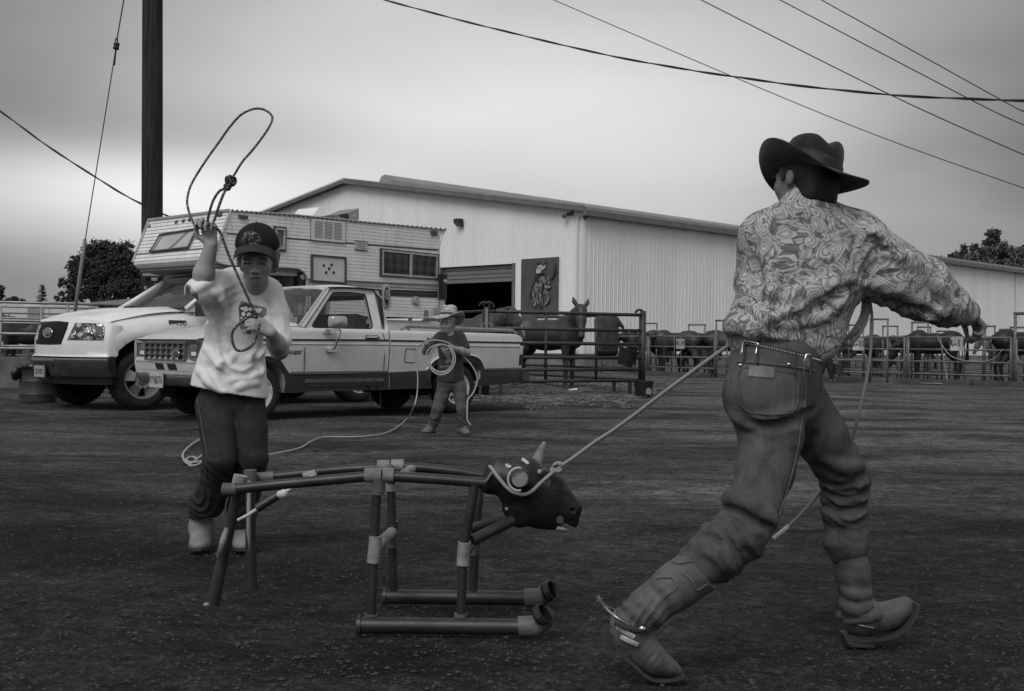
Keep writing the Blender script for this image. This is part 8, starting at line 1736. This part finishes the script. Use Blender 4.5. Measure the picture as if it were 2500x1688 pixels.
# signs
m_sgn=mat('sign_board',.32,.7,.15,5)
def sign(label,word,u0,u1,v0,v1,cut=False):
    a=FL_((u0+u1)/2); nrm=Vector((-7.5,-8.15,0)).normalized(); ax=Vector((8.15,-7.5,0)).normalized(); o=a+nrm*.05
    cpt=onp((u0+u1)/2,(v0+v1)/2,o,nrm); l=onp(u0,(v0+v1)/2,o,nrm); r=onp(u1,(v0+v1)/2,o,nrm); w_=(r-l).length/2; t_=onp((u0+u1)/2,v0,o,nrm).z; b_=onp((u0+u1)/2,v1,o,nrm).z
    t=thing('pen_sign',label,'sign',Vector((cpt.x,cpt.y,b_)),0); b=MB()
    P=[cpt+ax*x*w_+UP*(z-cpt.z) for x,z in ((-1,b_),(1,b_),(1,t_-.05 if cut else t_),(.75 if cut else 1,t_),(-.75 if cut else -1,t_),(-1,t_-.05 if cut else t_))]; b.poly(P,-nrm*.01); b.build('board',m_sgn,t)
    if cut: b=MB(); zz=b_+(t_-b_)*.30; b.add([cpt-ax*w_*.98+UP*(b_+.005-cpt.z)+nrm*.003,cpt+ax*w_*.1+UP*(b_+.005-cpt.z)+nrm*.003,cpt+ax*w_*.35+UP*(zz-cpt.z)+nrm*.003,cpt-ax*w_*.98+UP*(zz-cpt.z)+nrm*.003],[(0,1,2,3)]); b.build('label_patch',mat('sign_white',.5,.6),t)
    text(word,'sign_letters',m_ink,t,cpt+nrm*.008+UP*.01,ax,UP,(t_-b_)*.70,.001,.95)
sign('square pale sign reading R-9 on the pen rail','R-9',1651,1671,828,852); sign('clipped corner sign reading R-10 beside the walking person','R-10',2082,2109,825,856,True); sign('clipped corner sign reading R-11 below the cowboy\'s hand','R-11',2320,2353,822,857,True)
# animals in the pens
def hp(u,Y): p=at(u,900,Y); return Vector((p.x,Y,0))
H=horse; up_=((1.05,0,1.30),(1.28,0,.82)); gz=((1.10,0,.95),(1.22,0,.42))
hA=H('dark brown horse standing broadside behind the R-9 sign',*up_,m_brn,hp(1635,38.2),R(-170),.98,.03,None); 
hB=H('black horse grazing head down behind the R-11 sign',*gz,m_bkh,hp(2262,34.5),R(172),1.0,.026,None)
def hc(o,label,u,Y,rz,k=1,mm=None):
    c=copy_tree(o,hp(u,Y),R(rz),label=label); c.scale=(k,k,k)
    if mm: c.data=o.data.copy(); c.data.materials[0]=mm
    return c
hc(hA,'dark horse behind the gate, right of the R-9 sign',1722,38.8,20,.98,m_bkh); hc(hB,'dark horse eating low, just under the R-9 sign',1690,41,150,.9,m_brn); hc(hA,'brown horse partly hidden by the cowboy\'s hip',1800,38,-15,1.0); hc(hA,'dark horse at the far left of the pens beside the hanging bucket',1560,41,200,.95,m_bkh)
hc(hA,'black horse cut off by the right edge of the photo',2518,32.5,5,1.02,m_bkh); hc(hA,'pale grey horse standing far back below the cowboy\'s hand',2440,39,120,.95,m_gry); hc(hB,'dark horse between the walking person and the R-10 sign',2120,40,10,.95,m_brn); hc(hA,'dark horse standing behind the R-10 sign',2080,41,185,.95,m_bkh); hc(hA,'dark horse in the back row above the grazing horse',2220,42,165,.95,m_bkh)
# person walking with a bucket
Yp=32.2; pc=lambda u,v,dy=0: at(u,v,Yp+dy)
s=SDF((8.35,31.8,0),(9.1,32.7,1.42),.011)
s.ell(pc(2031,812),(.075,.085,.10),.02); s.rc(pc(2030,822),pc(2028,828),.05,.05,.02); s.rc(pc(2027,832),pc(2020,868),.15,.14,.05,fl=.7,fa=(0,1,0)); s.rc(pc(2034,834),pc(2039,856),.05,.04,.02); s.rc(pc(2039,856),pc(2043,876),.038,.03,.02); s.ell(pc(2044,881),(.035,.03,.045),.01)
s.rc(pc(2018,872),pc(2028,900),.10,.07,.03); s.rc(pc(2028,900),pc(2031,926),.07,.04,.02); s.rc(pc(2014,872),pc(2006,905),.10,.06,.03); s.rc(pc(2006,905),pc(2000,925,.1),.06,.04,.02); s.rc(pc(2029,929),pc(2038,928),.04,.03,.01)
wk=s.build('person',m_skind,label='distant person in a pale shirt walking past the pens carrying a bucket',cat='person')
s=SDF((8.3,31.8,.4),(9.1,32.7,1.3),.012); s.rc(pc(2027,831),pc(2021,866),.165,.155,.05,fl=.72,fa=(0,1,0)); s.rc(pc(2034,833),pc(2039,852),.07,.06,.03); s.build('shirt',fabric('pale_shirt',.5),wk)
s=SDF((8.2,31.8,.0),(9.1,32.7,1.0),.012); s.rc(pc(2018,868),pc(2028,900),.13,.09,.03); s.rc(pc(2028,900),pc(2031,924),.09,.065,.02); s.rc(pc(2014,868),pc(2006,905),.13,.08,.03); s.rc(pc(2006,905),pc(2000,922,.1),.08,.06,.02); s.build('trousers',denim('denim_dark',.03),wk)
s=SDF((8.3,31.8,1.2),(9.1,32.7,1.5),.01); s.ell(pc(2031,807),(.085,.095,.07),.02); s.build('hair',mat('hair_grey',.3,.8),wk)
def bucket(label,c,r0,r1,h,tilt=0,mm=None,lab=False,name='bucket',flat=False,handle=True):
    c=Vector(c); Rm=Matrix.Rotation(tilt,3,'Y'); ax=Rm@Vector((0,0,1)); b=MB(); b.lathe([(r0-.004,.012),(r0,0),(r0+(r1-r0)*.5,h*.5),(r1*.985,h-.03),(r1*1.0,h-.03),(r1*1.05,h-.028),(r1*1.05,h),(r1*.98,h),(r1*.95,h-.04),(r0-.005,.02)],c,28,ax=ax); o=b.build(name,mm or m_blkp,label=label,cat='bucket',auto=40)
    if handle: b=MB(); xx=ax.orthogonal().normalized(); xx=Rm@Vector((1,0,0)); b.tube([c+ax*(h-.02)+xx*r1*1.04*math.cos(a)+(Rm@Vector((0,-1,0)))*.05*math.sin(a)+ax*(-.10 if not flat else .02)*math.sin(a) for a in [math.pi*k/10 for k in range(11)]],.005,5); b.build('handle',m_galv,o,smooth=True)
    return o
m_blkp=mat('black_rubber',.012,.6,.4,9,spec=.35)
c=at(1571,971,21.1); c.z=0; bk=bucket('black rubber bucket standing on the ground at the foot of the pen post',c,.135,.175,.30,handle=False,lab=True)
b=MB(); q_=at(1584,956,20.93); b.poly([q_+Vector((x*.05,0,z*.06)) for x,z in ((-1,-.6),(-.6,-1),(-.2,-.7),(.2,-1),(.8,-.8),(.9,.2),(.6,.9),(-.4,1),(-.9,.5))],Vector((0,.03,0))); b.build('bucket_label',mat('label_pale',.22,.7,.3,30),bk)
bucket('black bucket tied at a slant to the inside of the pen corner post',at(1524,893,21.45),.135,.185,.31,R(17),mm=m_blkp)
bucket('dark bucket carried by the walking person',at(2047,914,32.2),.11,.155,.28,0,mm=mat('bucket_grey',.035,.6,.3,9))
bucket('grey water bucket hung inside the R-9 pen, left one',FL_(1693)+Vector((.1,.15,.62)),.12,.15,.27,0,mm=mat('bucket_pale',.06,.6)); bucket('darker water bucket hung inside the R-9 pen, right one',FL_(1717)+Vector((.1,.15,.62)),.12,.15,.27,0,mm=mat('bucket_grey',.035)); 
# canvas feed bag hung on the panel
def gb(u,v,dy=0): return at(u,v,22.0+dy)
s=SDF((1.45,21.7,.68),(2.25,22.4,1.5),.012)
o4=[gb(1454,785),gb(1505,778),gb(1503,860),gb(1458,858)]
s.rc(gb(1454,781),gb(1457,848),.022,.035,.02); s.rc(gb(1507,778),gb(1505,848),.022,.035,.02); s.rc(gb(1470,784),gb(1472,850),.12,.13,.03,fl=.55,fa=(0,1,0)); s.rc(gb(1494,784),gb(1492,850),.12,.13,.03,fl=.55,fa=(0,1,0)); s.rc(gb(1508,785),gb(1521,800),.05,.03,.03); s.rc(gb(1456,783),gb(1504,778),.035,.035,.02)
s.wr(gb(1480,810,-.1),(.25,.2,.3),(30,0,12),.016,warp=2,wf=9); s.build('feed_bag',mat('canvas_grey',.045,.85,.3,6,bump=.4,bscale=30),label='dark grey canvas bag hung on the pipe rail right of the mule\'s head',cat='feed bag',)
s=SDF((1.45,21.7,.6),(2.2,22.4,.95),.012); s.rc(gb(1466,858),gb(1498,858),.09,.09,.05,fl=.8,fa=(0,1,0)); s.build('feed_bag_bottom',m_blk,bpy.data.objects['feed_bag'])
b=MB(); b.tube(cat([gb(1486,805,-.13),gb(1476,818,-.14),gb(1474,832,-.15),gb(1482,845,-.15),gb(1492,838,-.14),gb(1494,820,-.13),gb(1490,806,-.13)],4),.008,6); b.build('bag_strap',mat('strap_grey',.12,.8),bpy.data.objects['feed_bag'],smooth=True)
# foam cup
c=G(1398,959); b=MB(); ax=Vector((1,.15,.06)).normalized(); c=c+UP*.04; b.lathe([(.0,0),(.026,0),(.042,.17),(.045,.175),(.041,.176),(.036,.165),(.024,.01)],c-ax*.09,20,ax=ax,cap=False); b.build('foam_cup',mat('foam_white',.72,.6,.04,9),label='white foam cup lying on its side on the hay by the pen',cat='cup',auto=40)
# loose ropes on the pen rails
def hose(label,P,r=.014): b=MB(); b.tube(cat(P,8),r,6); b.build('hanging_rope',m_galv,label=label,cat='rope',smooth=True)
hose('pale rope drooping in a long curve across the R-11 pen',[FL_(2285)+Vector((0,-.08,1.30)),FL_(2292)+Vector((0,-.08,1.12)),FL_(2320)+Vector((0,-.08,.75)),FL_(2370)+Vector((0,-.08,.62)),FL_(2420)+Vector((0,-.08,.68)),FL_(2445)+Vector((0,-.08,.95))])
hose('pale rope hanging straight down the pen to the timber left of the R-11 sign',[FL_(2292)+Vector((0,-.10,1.25)),FL_(2300)+Vector((0,-.10,.7)),FL_(2308)+Vector((0,-.10,.25)),FL_(2304)+Vector((0,-.25,.05)),FL_(2270)+Vector((0,-.35,.03)),FL_(2235)+Vector((0,-.35,.03))])
hose('thin rope hanging down the pen rail left of the R-9 sign',[FL_(1645)+Vector((0,-.08,1.28)),FL_(1646)+Vector((0,-.08,.7)),FL_(1645)+Vector((0,-.08,.15)),FL_(1640)+Vector((0,-.25,.03)),FL_(1628)+Vector((0,-.3,.03))],.010)
# ------------------------------------------------------------ far left: rails, block, barrel, trailers, shed
Lz=lambda v,Y,u=20: at(u,v,Y).z
zs=[Lz(v,24,0) for v in (851,814,781,750,737)]
panel('pipe_rail_fence','long galvanised pipe rail fence behind the big white pickup at the left edge',at(-60,900,24),at(330,900,25.5),[Lz(851,24,0),Lz(814.5,24,0),Lz(782,24,0),Lz(737,24,0)],.028,m_galv,posts=(.12,.56),pr=.03)
panel('pipe_rail_fence','second galvanised pipe rail fence just behind the first at the left edge',at(-60,900,26.5),at(300,900,28),[Lz(845,26.5,0),Lz(788,26.5,0),Lz(776,26.5,0),Lz(748,26.5,0)],.024,m_galv,posts=(.16,.43,.76),pr=.03)
panel('pipe_rail_fence','thin dark rail fence farther back behind the saddled horse',at(-60,900,31),at(330,900,32),[.5,.9,1.25,1.6],.022,m_rail,posts=(.2,.4,.6))
b=MB(); a=at(-40,940,22.0); a.z=0; b.box(Vector((at(30,900,22).x-.6,22.2,.29)),(3.0,.5,.58)); b.build('concrete_block',mat('block_concrete',.10,.95,.35,3,bump=.6,bscale=14),label='long grey concrete block under the left fence, behind the barrel',cat='concrete block')
bar=thing('barrel','dark drum used as a trash barrel in front of the concrete block','barrel',G(93,981)+Vector((0,.25,0)))
cB=Vector((at(93,980,17.4).x,17.4,0)); b=MB(); b.lathe([(.25,0),(.262,.01),(.262,.10),(.268,.115),(.262,.13),(.262,.29),(.268,.305),(.262,.32),(.262,.46),(.27,.47),(.25,.475)],cB,32); b.build('drum',mat('drum_paint',.038,.55,.35,5),bar,auto=40)
s=SDF((cB.x-.42,17.0,.25),(cB.x+.35,17.8,.80),.012); s.ell((cB.x,17.4,.52),(.27,.27,.10),.03); s.rc((cB.x-.22,17.3,.50),(cB.x-.26,17.2,.36),.07,.04,.04); s.rc((cB.x+.05,17.35,.58),(cB.x-.08,17.35,.66),.10,.06,.05); s.ell((cB.x-.24,17.2,.42),(.07,.10,.10),.04); s.wr((cB.x,17.3,.5),.35,(30,20,30),.02,wf=10); s.build('trash_bag',mat('bag_black',.010,.35,.3,20,spec=.5),bar)
m_tr=mat('trailer_white',.50,.5,.08,1)
def trailer(label,u0,u1,v0,Y):
    a=at(u0,840,Y); c=at(u1,840,Y); zt=at((u0+u1)/2,v0,Y).z; t=thing('stock_trailer',label,'trailer',Vector(((a.x+c.x)/2,Y+1,0)),0)
    P=rnd2([(a.x,.5),(c.x,.5),(c.x,zt-.15),(c.x-.3,zt),(a.x+.2,zt),(a.x,zt-.25)],.12,4); b=MB(); b.poly([Vector((x,Y,z)) for x,z in P],Vector((0,2.2,0))); b.build('body',m_tr,t,auto=40)
    b=MB(); b.box(((a.x+c.x)/2,Y-.01,zt*.62),((c.x-a.x)*.86,.03,.22)); b.build('window_band',mat('trailer_dark',.04,.4),t)
    for k in (.4,.6): b=MB(); b.lathe([(.0,-.1),(.36,-.1),(.38,0),(.36,.1),(0,.1)],(a.x+(c.x-a.x)*k,Y-.02,.38),20,ax=(0,1,0)); b.build('wheel',m_tyre,t)
trailer('white stock trailer far behind the left fence, nearer the edge',-10,66,741,60); trailer('white stock trailer far behind the left fence, above the pickup hood',120,215,738,64); trailer('white trailer partly behind the spruce and the rails',66,118,744,75)
# saddled horse behind the rails
sh_=horse('saddled dark horse standing behind the left rail fence',(.98,0,1.5),(1.2,0,1.0),m_brn,hp(48,29.5),R(170),1.0,.026,mat('mane_pale',.13),tail=True)
b=MB(); pc2=hp(52,29.5); b.box(pc2+Vector((0,0,1.43)),(.62,.60,.06)); b.box(pc2+Vector((0,-.30,1.22)),(.58,.03,.42)); b.build('saddle_pad',mat('pad_dark',.03,.9),label='dark saddle blanket on the horse behind the left fence',cat='saddle blanket')
b=MB(); a=at(224,740,34); c=at(420,735,34)
t=thing('open_shed','low open shed with a pale flat roof edge between the round tree and the pole','shed',Vector(((a.x+c.x)/2,36,0)))
zt=at(224,735,34).z; b.add([(a.x,34,zt-.04),(c.x,34,zt+.20),(c.x,38,zt+.35),(a.x,38,zt+.1),(a.x,34,zt-.16),(c.x,34,zt+.08),(c.x,38,zt+.23),(a.x,38,zt-.02)],[(0,1,2,3),(7,6,5,4),(0,4,5,1),(3,2,6,7),(0,3,7,4),(1,5,6,2)]); b.build('roof',mat('shed_roof',.22,.6,.1,2),t)
b=MB(); b.box(((a.x+c.x)/2,38,(zt)/2),((c.x-a.x),.1,zt)); b.build('back_wall',mat('shed_dark',.03,.9),t)
for x in (a.x+.2,c.x-.2): b=MB(); b.bar((x,34.2,0),(x,34.2,zt-.1),.1,.1); b.build('post',m_tim,t)
